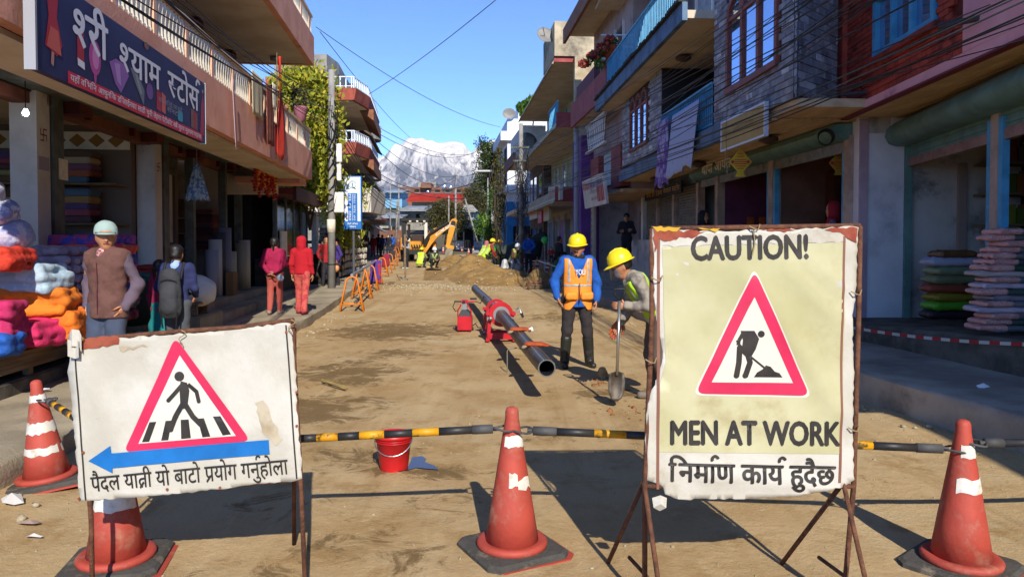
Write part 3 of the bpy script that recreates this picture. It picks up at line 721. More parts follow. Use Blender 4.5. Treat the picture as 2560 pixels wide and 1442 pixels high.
tiles(gr, lambda s, z: CH0 + CHd * s + CHn * -.03 + Vector((0, 0, z)), CHn, 0, (CH1 - CH0).length, zb + .06, 5.75, .27, .115, M_tile, (), joined=None)
arch_window(GR, gr, .65, 2.75, 4.35, 5.55, 0, 3)
GR.box(w_ := MB(), SBb, SC, -.35, -.03, zb, 5.8); w_.build('bay_wall', M_joint, gr)
tiles(gr, lambda s, z: GR(s, -.03, z), GR.n, SBb, SC, zb + .25, 5.8, .25, .105, M_tile, hB, joined=150)
arch_window(GR, gr, 8.75, 10.75, 4.3, 5.35, 0, 3)
# recess between the bays
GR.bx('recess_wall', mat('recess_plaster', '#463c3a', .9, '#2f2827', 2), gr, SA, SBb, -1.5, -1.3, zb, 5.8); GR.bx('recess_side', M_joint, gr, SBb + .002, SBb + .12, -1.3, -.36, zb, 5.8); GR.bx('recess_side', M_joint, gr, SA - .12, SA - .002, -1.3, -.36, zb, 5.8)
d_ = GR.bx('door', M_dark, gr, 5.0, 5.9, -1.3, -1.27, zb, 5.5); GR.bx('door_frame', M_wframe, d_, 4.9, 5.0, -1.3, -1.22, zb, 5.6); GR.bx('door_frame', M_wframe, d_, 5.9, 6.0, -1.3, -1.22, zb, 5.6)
GR.bx('balcony_floor', M_soffit, gr, 0, SC + .1, -1.5, -.04, zb - .12, zb - .002)
for i in range(13): GR.bx('soffit_board', M_soffit, gr, .9, SC + .1, -.14 - i * .105, -.045 - i * .105, zb - .16 - .004 * (i % 2), zb - .121)
GR.bx('edge_band', M_bluetrim, gr, 1.5, SC + .15, -.035, .07, zb - .17, zb + .14)
railing(GR, gr, M_ltblue, SA + .05, SBb - .05, .0, zb + .15, .85)
for k in range(3):
    a = 2.4 + k * 3.9; MB().lathe([(.03, 0), (.16, -.03), (.17, -.09), (.04, -.15)], 14, GR(a, -.6, zb - .17)).build('ceiling_lamp', mat('rusty_lamp', '#4d3a2c', .7), gr, smooth=True)
# upper ledge with railing
GR.bx('upper_slab', M_ceil, gr, SA, SC + 1.2, -1.5, .50, 5.82, 5.97)
GR.bx('ledge', M_bluetrim, gr, SA, SC + 1.3, .501, .60, 5.78, 6.12); b = MB()
for k in range(60):
    a = SA + k * .16; z = random.uniform(0, .03); GR.box(b, a, a + .158, .50, .66 + z, 6.122, 6.16 + z)
o = b.build('ledge_coping', mat('mossy_coping', '#3c3f3c', .95, '#282a28', 4), gr); o['kind'] = 'stuff'
railing(GR, gr, M_ltblue, SA, SC + .2, .5, 6.17, .85, nb=.14)
GR.bx('upper_wall', M_tile[0], gr, SA, SC, -1.5, -1.3, 5.98, 9.2); GR.bx('roof_slab', M_ceil, gr, SA, SC + 2.0, -1.6, .5, 9.2, 9.4)
for a in (4.4, 6.4, 8.8):
    q = GR.bx('window', M_glass, gr, a, a + 1.0, -1.3, -1.28, 6.9, 8.3); GR.bx('window_frame', M_white, q, a - .08, a, -1.3, -1.24, 6.85, 8.35); GR.bx('window_frame', M_white, q, a + 1.0, a + 1.08, -1.3, -1.24, 6.85, 8.35)
MB().lathe([(.03, 0), (.17, -.03), (.18, -.09), (.04, -.15)], 14, GR(6.2, -.2, 5.82)).build('ceiling_lamp', mat('rusty_lamp', '#4d3a2c', .7), gr, smooth=True)
GR.bx('house_body', M_whitewall, gr, .8, SC, -7, -1.51, 3.3, 9.2)
# shop fronts underneath
GS = Frame((5.25, 11.5), (-.055, 1), -1)
b = MB(); b.sweep([GS(0, 0, 0), GS(4, 0, 0), GS(7.55, 0, 0)], [(0.02, 3.24), (-.14, 3.24), (-.26, 3.29), (-.31, 3.38), (-.27, 3.47), (0.02, 3.49)])
autosmooth(b.build('shutter_housing', M_green, gr), 50)
GS.bx('shutter_rail', M_slat, gr, .1, 7.5, -.06, .0, 3.06, 3.235)
posts = [.05, 3.0, 6.2, 7.7, 10.0, 11.9, 14.0]
for a in posts: GS.bx('shutter_post', M_post, gr, a - .1, a + .1, -.14, .04, .5, 3.3)
for a in (.18, 2.84, 3.16): GS.bx('guide_strip', M_ltblue, gr, a - .04, a + .04, -.06, .03, .5, 3.05)
def shutter(fr, parent, a0, a1, z0, z1, n, m=M_slat, pitch=.075):
    t = MB(); L_ = a1 - a0; t.add([(0, 0, 0), (L_, 0, 0), (0, .022, pitch * .5), (L_, .022, pitch * .5), (0, 0, pitch * .96), (L_, 0, pitch * .96), (0, -.02, 0), (L_, -.02, 0), (0, -.02, pitch * .96), (L_, -.02, pitch * .96)],
        [(0, 1, 3, 2), (2, 3, 5, 4), (6, 8, 9, 7), (4, 5, 9, 8), (0, 6, 7, 1), (0, 2, 4, 8, 6), (1, 7, 9, 5, 3)])
    me_ = t.mesh('shutter_slat'); me_.materials.append(m); pi_ = wmat(parent).inverted(); z = z0
    while z < z1 - pitch * .5:
        o = bpy.data.objects.new('shutter_slat', me_); COL.objects.link(o); o.parent = parent
        Mx = Matrix((fr.d, fr.n, Vector((0, 0, 1)))).transposed().to_4x4(); Mx.translation = fr(a0, n, z); o.matrix_local = pi_ @ Mx; z += pitch
shutter(GS, gr, 7.82, 9.88, .75, 3.2, -.06); shutter(GS, gr, 10.12, 11.78, 2.1, 3.2, -.06); shutter(GS, gr, 12.02, 13.9, .75, 3.2, -.06)
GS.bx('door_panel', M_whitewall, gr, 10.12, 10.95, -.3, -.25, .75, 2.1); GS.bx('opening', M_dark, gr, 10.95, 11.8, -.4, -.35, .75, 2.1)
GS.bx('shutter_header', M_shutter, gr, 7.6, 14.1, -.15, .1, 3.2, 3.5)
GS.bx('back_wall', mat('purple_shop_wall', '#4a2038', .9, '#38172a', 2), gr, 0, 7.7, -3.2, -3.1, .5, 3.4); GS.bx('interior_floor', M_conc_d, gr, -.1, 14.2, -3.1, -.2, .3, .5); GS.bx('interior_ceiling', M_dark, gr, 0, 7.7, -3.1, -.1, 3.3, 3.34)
for a, m_ in ((3.0, mat('brown_partition', '#7a5240', .8, '#6a4434', 2)), (6.2, mat('plum_partition', '#6a3350', .8, '#582842', 2))): GS.bx('partition', m_, gr, a - .06, a + .06, -3.1, -.16, .5, 3.3)
GS.bx('body_wall', M_whitewall, gr, 7.7, 14.2, -3.2, -.5, .3, 3.6)
# cupboards and counter in the nearer shop
M_cup = mat('brown_cupboard', '#5a3020', .5, '#47241a', 4)
cb = thing('wall_cupboard', 'brown wooden wall cupboards with brass handles inside the nearer right-hand shop', 'cupboard', GS(1.6, -2.9, 2.0))
for k in range(4):
    dd = GS.bx('door', M_cup, cb, 2.62, 2.935, -1.5 - k * .5, -1.03 - k * .5, 2.05, 3.0, bevel=.008); GS.bx('handle', mat('brass', '#a5803a', .3, metal=1), dd, 2.60, 2.615, -1.12 - k * .5, -1.09 - k * .5, 2.1, 2.4)
ct = thing('shop_counter', 'low counter with pale framed glass panels inside the nearer right-hand shop', 'counter', GS(2.4, -1.6, .5))
GS.bx('top', mat('counter_top', '#7b7366', .5), ct, 2.0, 2.55, -2.9, -.95, 1.40, 1.44)
for k in range(3):
    n0 = -1.6 - .64 * k; p_ = GS.bx('panel', M_cup, ct, 2.06, 2.5, n0, n0 + .62, .52, 1.399)
    for q in ((n0 + .02, n0 + .6, 1.28, 1.32), (n0 + .02, n0 + .06, .6, 1.279), (n0 + .56, n0 + .6, .6, 1.279)): GS.bx('panel_frame', M_cream, p_, 2.045, 2.059, q[0], q[1], q[2], q[3])
GS.bx('price_card', M_white, ct, 2.2, 2.22, -1.5, -1.1, 1.445, 1.62)
fz = thing('white_cabinet', 'pale grey metal cabinet beside the middle shop post on the right', 'cabinet', GS(2.6, -.6, .5)); GS.bx('body', mat('pale_steel', '#c2c8cc', .5), fz, 2.4, 2.93, -.86, -.32, .5, 1.85, bevel=.01); GS.bx('door_line', M_shutter, fz, 2.395, 2.399, -.84, -.34, 1.3, 1.31)
gd = thing('goods_rack', 'dim rack of hanging orange packets and framed pictures in the purple shop', 'rack', GS(5.9, -1.6, .5))
for z in (1.15, 1.5, 1.9): GS.bx('shelf', M_wood, gd, 5.8, 6.13, -2.9, -.5, z - .03, z)
for k in range(8): GS.bx('framed_picture', mat('pic_%d' % (k % 3), ['#8a6a5a', '#aa9a80', '#5a5460'][k % 3], .5), gd, 5.74, 5.77, -.8 - k * .28, -.6 - k * .28, 1.505 if k % 2 else 1.155, 1.8 if k % 2 else 1.4)
for k in range(8): GS.bx('hanging_packet', mat('orange_packet', '#b8641e', .6, '#9a3a16', 8), gd, 5.72, 5.76, -.7 - k * .28, -.55 - k * .28, 1.95, 2.25)
# lettering on the housing
M_let = mat('aged_white_letters', '#e6dbc0', .7, '#cdbf9c', 8)
lettering('lettering', 'थापा आयल', M_let, gr, GS(6.4, .32, 3.27), GS.d * -1, (0, 0, 1), .32, 2.0, .025, lift=.012)
# ------------------------------------------------------------------ yellowed sign on the facade, plank sign
def board(name, label, fr, a0, a1, n, z0, z1, m, me_edge, th=.05, cat='sign'):
    t = thing(name, label, cat, fr((a0 + a1) / 2, n, z0)); fr.bx('panel', m, t, a0, a1, n - th, n, z0, z1); e = .03
    for q in ((a0 - e, a1 + e, z1, z1 + e), (a0 - e, a1 + e, z0 - e, z0), (a0 - e, a0, z0, z1), (a1, a1 + e, z0, z1)): fr.bx('frame', me_edge, t, q[0], q[1], n - th - .005, n + .008, q[2], q[3])
    return t
ys = board('faded_sign', 'faded yellow rectangular signboard fixed under the near arched window', GR, .8, 2.7, .12, 3.27, 3.73, mat('faded_yellow', '#b59a58', .7, '#a88c4c', 2, dirt='#8a7442', dscale=2), M_frame)
lettering('lettering', 'थापा आयल सटोर', mat('faded_letters', '#9a8248', .8), ys, GR(2.6, .125, 3.46), GR.d * -1, (0, 0, 1), .16, 1.4)
pl = board('plank_sign', 'dark shop board with orange letters under the hanging sheets', GS, 8.2, 12.2, .32, 3.02, 3.28, mat('dark_board', '#2e241e', .8, '#211a15', 3), M_black)
lettering('lettering', 'जया डि टेडस नेपाल सटोर', mat('ochre_letters', '#b98a3e', .7), pl, GS(12.1, .325, 3.07), GS.d * -1, (0, 0, 1), .2, 3.8, .012)
# ================================================================== trees
def leaf_mat(name, c1, c2, c3):
    if name in MATS: return MATS[name]
    m = bpy.data.materials.new(name); m.use_nodes = True; MATS[name] = m; n = m.node_tree.nodes; l = m.node_tree.links; b = n['Principled BSDF']
    at = n.new('ShaderNodeAttribute'); at.attribute_name = 'tone'; r_ = n.new('ShaderNodeValToRGB'); e = r_.color_ramp.elements; e.new(.5)
    for q, p, c in zip(e, (0, .5, 1), (c1, c2, c3)): q.position = p; q.color = (*lin(c), 1)
    l.new(at.outputs['Fac'], r_.inputs[0]); l.new(r_.outputs[0], b.inputs['Base Color']); b.inputs['Roughness'].default_value = .6
    b.inputs['Specular IOR Level'].default_value = .3
    tr = n.new('ShaderNodeBsdfTranslucent'); ms = n.new('ShaderNodeMixShader'); ms.inputs[0].default_value = .3; l.new(r_.outputs[0], tr.inputs[0])
    l.new(b.outputs[0], ms.inputs[1]); l.new(tr.outputs[0], ms.inputs[2]); l.new(ms.outputs[0], n['Material Output'].inputs[0]); return m
def leaves(blobs, n, size, aspect=.4, droop=.3, shell=.55, seed=1, clump=0):
    r_ = np.random.default_rng(seed); w_ = np.array([b[3] * b[4] * b[5] for b in blobs]) ** .67; w_ /= w_.sum()
    if clump:
        nc = max(1, n // clump); which = r_.choice(len(blobs), nc, p=w_)
        d = r_.normal(size=(nc, 3)); d /= np.linalg.norm(d, axis=1)[:, None]; rad = shell + (1 - shell) * r_.random(nc) ** .6
        B = np.array(blobs)[which]; C = B[:, :3] + d * B[:, 3:6] * rad[:, None]
        ct = r_.random(nc); idx = np.repeat(np.arange(nc), clump); P = C[idx] + r_.normal(size=(len(idx), 3)) * size * 1.1; tone = np.clip(ct[idx] * .7 + r_.random(len(idx)) * .35, 0, 1)
    else:
        which = r_.choice(len(blobs), n, p=w_); d = r_.normal(size=(n, 3)); d /= np.linalg.norm(d, axis=1)[:, None]; rad = shell + (1 - shell) * r_.random(n) ** .6
        B = np.array(blobs)[which]; P = B[:, :3] + d * B[:, 3:6] * rad[:, None]; tone = r_.random(n)
    N = len(P); a = r_.normal(size=(N, 3)); a[:, 2] -= droop * 2; a /= np.linalg.norm(a, axis=1)[:, None]
    b = np.cross(a, r_.normal(size=(N, 3))); b /= np.linalg.norm(b, axis=1)[:, None]; s = size * (.6 + .8 * r_.random(N))[:, None]
    V = np.stack([P - a * s * .5, P + b * s * aspect * .5, P + a * s * .5, P - b * s * aspect * .5], 1).reshape(-1, 3)
    return V, np.arange(4 * N).reshape(-1, 4), np.repeat(tone, 4)
def crown(name, parent, m, blobs, n, size, **k):
    V, Fc, T = leaves(blobs, n, size, **k); me = np_mesh(name, V, Fc); at = me.attributes.new('tone', 'FLOAT', 'POINT'); at.data.foreach_set('value', T.astype(np.float32))
    return link_mesh(name, me, m, parent)
LM_y = leaf_mat('yellow_green_leaves', '#5a6a1e', '#8f962c', '#c9b43a'); LM_d = leaf_mat('dark_green_leaves', '#1f2f12', '#38491c', '#5a6a2c'); LM_g = leaf_mat('fresh_green_leaves', '#2c4a14', '#4a7020', '#7a9a30'); LM_b = leaf_mat('brown_green_leaves', '#2e2f18', '#4a4a26', '#6f6534')
M_bark = mat('bark', '#4d4033', .95, '#352b22', 8, .6, 20)
def tree(label, base, blobs, n, size, lm, tr=.12, name='tree', group=None, cat='tree', **k):
    t = thing(name, label, cat, base, 0, group); top = max(b[2] for b in blobs)
    b_ = MB(); bx, by, bz = base; c = np.mean([q[:3] for q in blobs], axis=0)
    b_.tube([(bx, by, bz), (bx + .05, by, bz + .3 * (c[2] - bz)), (c[0], c[1], c[2] - .1 * (top - bz)), (c[0], c[1], top)], [tr, tr * .8, tr * .55, tr * .15], 8); tk = b_.build('trunk', M_bark, t, smooth=True)
    for q in blobs[:9]:
        p = Vector((c[0], c[1], bz + .55 * (q[2] - bz))); MB().tube([p, p.lerp(Vector(q[:3]), .6) + Vector((0, 0, .1)), q[:3]], [tr * .45, tr * .3, tr * .1], 6).build('limb', M_bark, tk, smooth=True)
    crown('crown', t, lm, blobs, n, size, **k); return t
# climbing yellow-green tree between the pink house and the pole
bl = [at(u, v, Y).to_tuple() + (rx, .8, rz_) for u, v, Y, rx, rz_ in ((765, 215, 22.6, .75, .55), (750, 255, 22.4, .7, .6), (790, 262, 22.6, .55, .6), (765, 310, 22.4, .7, .6), (800, 345, 22.6, .4, .6), (790, 400, 22.4, .45, .6), (760, 470, 22.2, .65, .35), (745, 460, 22.0, .4, .3), (800, 460, 22.6, .45, .5), (735, 230, 22.4, .35, .4), (808, 300, 22.8, .25, .5))]
tree('tall yellow-green leafy tree beside the grey pole', (-6.6, 22.6, .5), bl, 16000, .19, LM_y, .10, clump=6, aspect=.38, droop=.5, shell=.35)
bl = [at(u, v, Y).to_tuple() + (rx, .6, rz_) for u, v, Y, rx, rz_ in ((858, 500, 26.5, .5, .45), (845, 540, 26, .4, .5), (880, 480, 27, .5, .3), (842, 590, 26, .45, .5), (868, 585, 27, .5, .4))]
tree('small leafy tree behind the blue and white bank sign', (-6.1, 26.6, .6), bl, 3500, .17, LM_y, .07, clump=5, droop=.4, shell=.3)

# ================================================================== left, beyond the pink house
M_tin = mat('dark_glass_front', '#141a1c', .15); M_stonew = mat('wall_stone', '#c9c2b4', .9, '#a89f8e', 8, .5, 20, rnd=.25); M_mort = mat('wall_mortar', '#3a352e', .95, '#28241f', 5, .5, 20)
sh = thing('dark_shed', 'dark low eatery with glass front between the pink house and stone wall', 'shed', L(20.5, -2, .3))
L.bx('front_glass', M_tin, sh, 18.8, 23.2, -1.05, -.98, 1.3, 2.75); L.bx('stone_base', M_mort, sh, 18.7, 23.4, -1.5, -.96, .1, 1.25); L.bx('roof', M_dkred, sh, 18.4, 23.6, -4.5, -.5, 2.85, 3.0); L.bx('fascia_board', mat('maroon_board', '#3d1414', .7), sh, 18.4, 23.6, -.5, -.42, 2.7, 3.05); L.bx('back', M_dark, sh, 18.8, 23.2, -4.4, -1.6, .2, 2.84)
for a in (18.75, 19.9, 21.0, 22.1, 23.2): L.bx('mullion', M_shutter, sh, a - .05, a + .05, -1.06, -.96, 1.25, 2.84)
L.bx('notice_board', M_paper, sh, 19.0, 19.7, -.95, -.90, 1.2, 1.95)
L.bx('light_box', mat('pale_box', '#aab0ae', .6), sh, 23.25, 23.7, -.85, -.7, 1.3, 2.6)
# stone retaining wall with each stone
ws = thing('stone_wall', 'dark stone retaining wall with pale faced stones behind the pole', 'wall', (-6.4, 28, .3))
W0, W1 = Vector((-6.05, 23.6, 0)), Vector((-6.55, 33.2, 0)); wdv = (W1 - W0).normalized(); wn = Vector((wdv.y, -wdv.x, 0))
def WP(s, n, z): return W0 + wdv * s + wn * n + Vector((0, 0, z))
MB().hexa([WP(0, -.4, .2), WP(9.6, -.4, .2), WP(9.6, 0, .2), WP(0, 0, .2), WP(0, -.4, 1.52), WP(9.6, -.4, 1.62), WP(9.6, 0, 1.62), WP(0, 0, 1.52)]).build('wall_core', M_mort, ws)
MB().hexa([WP(-.05, -.45, 1.63), WP(9.65, -.45, 1.63), WP(9.65, .07, 1.63), WP(-.05, .07, 1.63), WP(-.05, -.45, 1.73), WP(9.65, -.45, 1.73), WP(9.65, .07, 1.73), WP(-.05, .07, 1.73)]).build('coping', M_conc_d, ws)
stn = []
for k in range(4):
    r_ = [(random.uniform(.8, 1.15), 2 * math.pi * i / 7 + random.uniform(-.25, .25)) for i in range(7)]; t = MB()
    t.rings([[(.13 * q * math.cos(a), -.02, .11 * q * math.sin(a)) for q, a in r_], [(.125 * q * math.cos(a), .03, .105 * q * math.sin(a)) for q, a in r_], [(.08 * q * math.cos(a), .05, .07 * q * math.sin(a)) for q, a in r_]]); me_ = t.mesh('stone'); me_.materials.append(M_stonew); stn.append(me_)
pi_ = wmat(ws).inverted()
for i in range(33):
    for j in range(4):
        if (i * 7 + j * 3) % 11 == 0: continue
        o = bpy.data.objects.new('stone', random.choice(stn)); COL.objects.link(o); o.parent = ws
        Mx = Matrix((wdv, wn, Vector((0, 0, 1)))).transposed().to_4x4() @ Matrix.Rotation(random.uniform(0, 6.28), 4, 'Y') @ Matrix.Diagonal((random.uniform(.85, 1.15), 1, random.uniform(.85, 1.15), 1)); Mx.translation = WP(.15 + i * .29 + .13 * (j % 2), .0, .55 + j * .27); o.matrix_local = pi_ @ Mx
for k, s_ in enumerate((1.2, 3.4, 5.6, 7.9)):
    MB().hexa([WP(s_ - .25, -.3, 1.731), WP(s_ + .25, -.3, 1.731), WP(s_ + .25, .02, 1.731), WP(s_ - .25, .02, 1.731), WP(s_ - .22, -.28, 2.15), WP(s_ + .22, -.28, 2.15), WP(s_ + .22, 0, 2.15), WP(s_ - .22, 0, 2.15)]).build('pier', mat('pier_stone', '#a8a294', .9, '#3c382f', 5), ws)
for z in (1.95, 2.12): MB().tube([WP(.2, -.1, z), WP(9.4, -.1, z)], .02, 6).build('iron_rail', mat('rusty_iron', '#5a3626', .8), ws)
# ------------------------------------------------------------------ brown house with white railings
M_redfas = mat('red_brown_fascia', '#a5523f', .85, '#8d4434', 2, .2, 20, dirt='#5d3328', dscale=1.2); M_greyw = mat('grey_plaster', '#8d8a84', .9, '#75726c', 1.5, dirt='#55514b', dscale=1.1); M_whrail = mat('white_rail', '#cfd8df', .5); M_tileroof = mat('brown_eave', '#8a5a3c', .8, '#6e452d', 4)
br = thing('balcony_house', 'three storey house with red-brown balcony fascias and white railings behind the pole', 'building', (-9, 41, 0))
pb = [(-11.5, 36.5), (-7.75, 36.5), (-7.5, 38.8), (-8.4, 46.5), (-12.5, 46.5)]
def slab(parent, name, poly, z0, z1, m): return MB().prism([(x, y, z0) for x, y in poly], (0, 0, z1 - z0)).build(name, m, parent)
def inset(poly, d):
    cx = sum(p[0] for p in poly) / len(poly); cy = sum(p[1] for p in poly) / len(poly); return [(x + (cx - x) * d, y + (cy - y) * d) for x, y in poly]
for i, (zf, zs) in enumerate(((6.05, 6.62), (8.68, 9.25))):
    slab(br, 'balcony_slab', inset(pb, .06), zf - .02, zf + .15, M_ceil); b = MB()
    for p, q in zip(pb, pb[1:3] + [pb[3]]):
        p = Vector((*p, 0)); q = Vector((*q, 0)); n_ = Vector((q.y - p.y, p.x - q.x, 0)).normalized()
        MB().hexa([p + Vector((0, 0, zf)), q + Vector((0, 0, zf)), q - n_ * .1 + Vector((0, 0, zf)), p - n_ * .1 + Vector((0, 0, zf)), p + n_ * .12 + Vector((0, 0, zs)), q + n_ * .12 + Vector((0, 0, zs)), q - n_ * .1 + Vector((0, 0, zs)), p - n_ * .1 + Vector((0, 0, zs))]).build('fascia', M_redfas, br)
        ln = (q - p).length; t_ = 0; d_ = (q - p).normalized()
        rl = MB().tube([p + Vector((0, 0, zs + .55)), q + Vector((0, 0, zs + .55))], .035, 6).build('top_rail', M_whrail, br); MB().tube([p + Vector((0, 0, zs + .1)), q + Vector((0, 0, zs + .1))], .025, 6).build('bottom_rail', M_whrail, br)
        while t_ < ln: MB().box(p + d_ * t_ + Vector((0, 0, zs + .28)), (.05, .05, .56)).build('bar', M_whrail, br); t_ += .28
    # tiled eave below the outer corner
    MB().prism([(-7.3, 39.2, zf - .55), (-7.3, 39.2, zf + .02), (-8.1, 39.2, zf + .02)], (-.85, 7.0, 0)).build('eave', M_tileroof, br)
slab(br, 'wall', [(-12, 37.6), (-9.35, 37.6), (-9.2, 39.5), (-9.9, 46.3), (-12.5, 46.3)], .3, 11.2, M_greyw)
for z in (.9, 3.6, 6.9):
    for yy in (40.2, 42.4, 44.4):
        q = MB().box((-9.28 - .1 * (yy - 39.5), yy, z + 1.0), (.08, 1.2, 1.7)).build('window', M_glass, br); MB().box((-9.24 - .1 * (yy - 39.5), yy, z + .1), (.12, 1.4, .1)).build('sill', M_greyw, q)
slab(br, 'side_wall', [(-12.5, 36.45), (-8.7, 36.45), (-8.7, 36.6), (-12.5, 36.6)], 3.2, 9.0, M_whitewall)
MB().hexa([Vector(p) for p in ((-12, 36.2, 9.0), (-8.9, 36.2, 9.0), (-8.9, 36.44, 9.0), (-12, 36.44, 9.0), (-12, 36.2, 9.75), (-8.9, 36.2, 9.75), (-8.9, 36.44, 9.75), (-12, 36.44, 9.75))]).build('parapet', M_redfas, br)
MB().box((-7.9, 42.5, 4.0), (.5, 4.5, 1.3)).build('fascia_board', mat('pale_signboard', '#b9b2a6', .7), br)
MB().box((-8.6, 42.5, 2.9), (1.4, 8, .12)).build('canopy', mat('dark_canopy', '#3c332e', .8), br)
# ------------------------------------------------------------------ house with rounded balconies
rb = thing('rounded_balcony_house', 'dark grey house with stacked rounded balconies at the left street end', 'building', (-10, 53, 0))
slab(rb, 'wall', [(-14, 47.2), (-9.7, 47.2), (-11.0, 58), (-15, 58)], .4, 11.8, mat('dark_plaster', '#4c4946', .9, '#3a3734', 2))
for z in (3.4, 6.3, 9.2):
    for yy in (49.5, 54.5):
        cx = -9.75 - .12 * (yy - 47.2); b = MB(); b.prism([(cx, yy - 1.5, z)] + [(cx + 1.0 * math.sin(math.pi * k / 10), yy - 1.5 * math.cos(math.pi * k / 10), z) for k in range(1, 10)] + [(cx, yy + 1.5, z)], (0, 0, .45)); b.build('balcony', M_greyw, rb)
        ring = [(cx + 1.0 * math.sin(math.pi * k / 10), yy - 1.5 * math.cos(math.pi * k / 10)) for k in range(11)]
        for dz in (.7, 1.0): MB().tube([(x, y, z + dz) for x, y in ring], .03, 5).build('rail', M_whrail, rb)
        for x, y in ring[::1]: MB().tube([(x, y, z + .45), (x, y, z + 1.0)], .02, 4).build('bar', M_whrail, rb)
    MB().prism([(-8.9, 47.2, z - .75), (-8.9, 47.2, z - .62), (-9.8, 47.2, z + .0), (-9.8, 47.2, z - .15)], (-1.2, 10.5, 0)).build('eave', mat('dark_eave', '#57483e', .8), rb)
for z in (1.2, 4.2, 7.2):
    for yy in (48.6, 51.5, 54.6): MB().box((-9.72 - .12 * (yy - 47.2), yy, z + .9), (.1, 1.1, 1.6)).build('window', M_glass, rb)
MB().prism([(-8.3, 47.5, 2.4), (-8.3, 47.5, 2.5), (-9.6, 47.5, 3.1), (-9.6, 47.5, 3.0)], (-1.1, 9, 0)).build('awning', mat('pale_awning', '#a9aaa6', .7), rb)
low = thing('street_end_shop', 'low shop with red-edged roof at the far left of the street', 'shop', (-11.5, 62, .6))
slab(low, 'wall', [(-15, 60), (-11.2, 60), (-11.8, 66), (-15, 66)], .5, 3.6, mat('pinkish_wall', '#8d7a6e', .9, '#75645a', 2)); slab(low, 'roof', [(-15, 59.5), (-10.5, 59.5), (-11.2, 66.5), (-15, 66.5)], 3.62, 3.8, M_redfas); slab(low, 'door', [(-14, 59.95), (-12.2, 59.95), (-12.2, 59.98), (-14, 59.98)], .6, 2.9, M_dark)

# ================================================================== right, beyond the grey house
pw = thing('pale_house', 'pale pink house with slanted white lattice and red panels past the grey house', 'building', (4, 25, 0))
PF = Frame((3.31, 22.35), (-.087, 1), -1); M_palepink = mat('pale_pink_wall', '#a8938f', .9, '#94807c', 1.5, dirt='#6f5f5c', dscale=1.2); M_redp = mat('red_panel', '#9c4a48', .8, '#873c3a', 2)
PF.bx('wall', M_palepink, pw, .1, 6.1, -7, -.35, 3.3, 9.6); PF.bx('lower_wall', M_palepink, pw, .1, 6.1, -7, -1.7, .3, 3.3)
for a0, a1 in ((.3, 1.6), (3.6, 5.0)): PF.bx('red_panel', M_redp, pw, a0, a1, -.34, -.02, 3.4, 4.7)
ls = PF.bx('parapet_screen', M_dark, pw, 1.7, 3.5, -.3, -.25, 3.6, 4.7); b = MB()
for i in range(14): b.tube([PF(1.7 + i * .13, -.2, 3.6), PF(1.75 + i * .13, -.2, 4.7)], .02, 4)
b.build('screen_bars', M_white, ls)
PF.bx('balcony_slab', M_whitewall, pw, -.2, 6.2, -.4, .45, 6.1, 6.35); PF.bx('sloped_edge', M_redp, pw, -.2, 6.2, .451, .53, 6.05, 6.9); PF.bx('balcony_wall', mat('mauve_wall', '#6a4048', .9), pw, 2.8, 6.2, .1, .3, 6.36, 7.6)
b = MB(); 
for i in range(9):
    for sgn in (-1, 1): b.tube([PF(2.2 + i * .32, .1, 5.0), PF(2.2 + i * .32 + sgn * .3, .1, 5.85)], .022, 4)
la = b.build('stair_lattice', M_white, pw); PF.bx('lattice_rail', M_white, pw, 1.9, 5.2, .05, .15, 5.86, 5.95); PF.bx('lattice_rail', M_white, pw, 1.9, 5.2, .05, .15, 4.92, 4.99)
PF.bx('roof_slab', M_ceil, pw, -.4, 6.4, -.6, .7, 9.6, 9.8); PF.bx('roof_edge', M_tileroof, pw, -.4, 6.4, .701, .8, 9.3, 9.85)
for a in (1.2, 3.8): q = PF.bx('window', M_glass, pw, a, a + 1.1, -.35, -.32, 7.0, 8.6); PF.bx('window_frame', M_white, q, a - .08, a, -.35, -.28, 6.9, 8.7); PF.bx('window_frame', M_white, q, a + 1.1, a + 1.18, -.35, -.28, 6.9, 8.7)
PF.bx('pillar', M_white, pw, 2.6, 2.85, -1.6, -1.35, .3, 3.3); PF.bx('dark_window', M_dark, pw, .5, 2.2, -1.7, -1.66, 1.5, 3.0); PF.bx('soffit', M_soffit, pw, .1, 6.1, -1.7, -.02, 3.2, 3.3); PF.bx('low_counter', M_whitewall, pw, -.4, 2.4, -1.0, -.8, .3, 1.75)
PF.bx('dark_door', M_dark, pw, 3.2, 4.2, -1.69, -1.66, .6, 2.8)
MB().tube([PF(6.2, .3, .3), PF(6.2, .3, 6.4)], .09, 10).build('downpipe', mat('grey_pipe', '#8e9096', .6), pw)
# purple pillar and green house
gh = thing('green_house', 'weathered pale green three storey house with purple side pillar', 'building', (3, 38, 0))
GF = Frame((2.77, 28.6), (-.087, 1), -1); M_gn = mat('pale_green_wall', '#aeb392', .9, '#98a07c', 1.2, dirt='#6b6e58', dscale=.9); M_purple = mat('purple_paint', '#6d3f86', .8, '#5f3576', 1.5); M_stain = mat('stained_plaster', '#b8a98c', .9, '#9d8f74', 1, dirt='#5d574c', dscale=.7, dspread=(.45, .7))
GF.bx('purple_pillar', M_purple, gh, .0, 1.9, -.6, .1, .3, 5.8); GF.bx('side_wall', M_stain, gh, 2.2, 2.5, -8, -.02, 5.81, 9.4)
GF.bx('wall', M_gn, gh, 2.52, 17.5, -8, -1.2, 3.4, 9.2); GF.bx('shop_wall', M_whitewall, gh, 2.0, 17.5, -8, -1.0, .3, 3.4)
GF.bx('stair_tower', M_stain, gh, 2.4, 6.0, -6, .8, 9.42, 10.85)
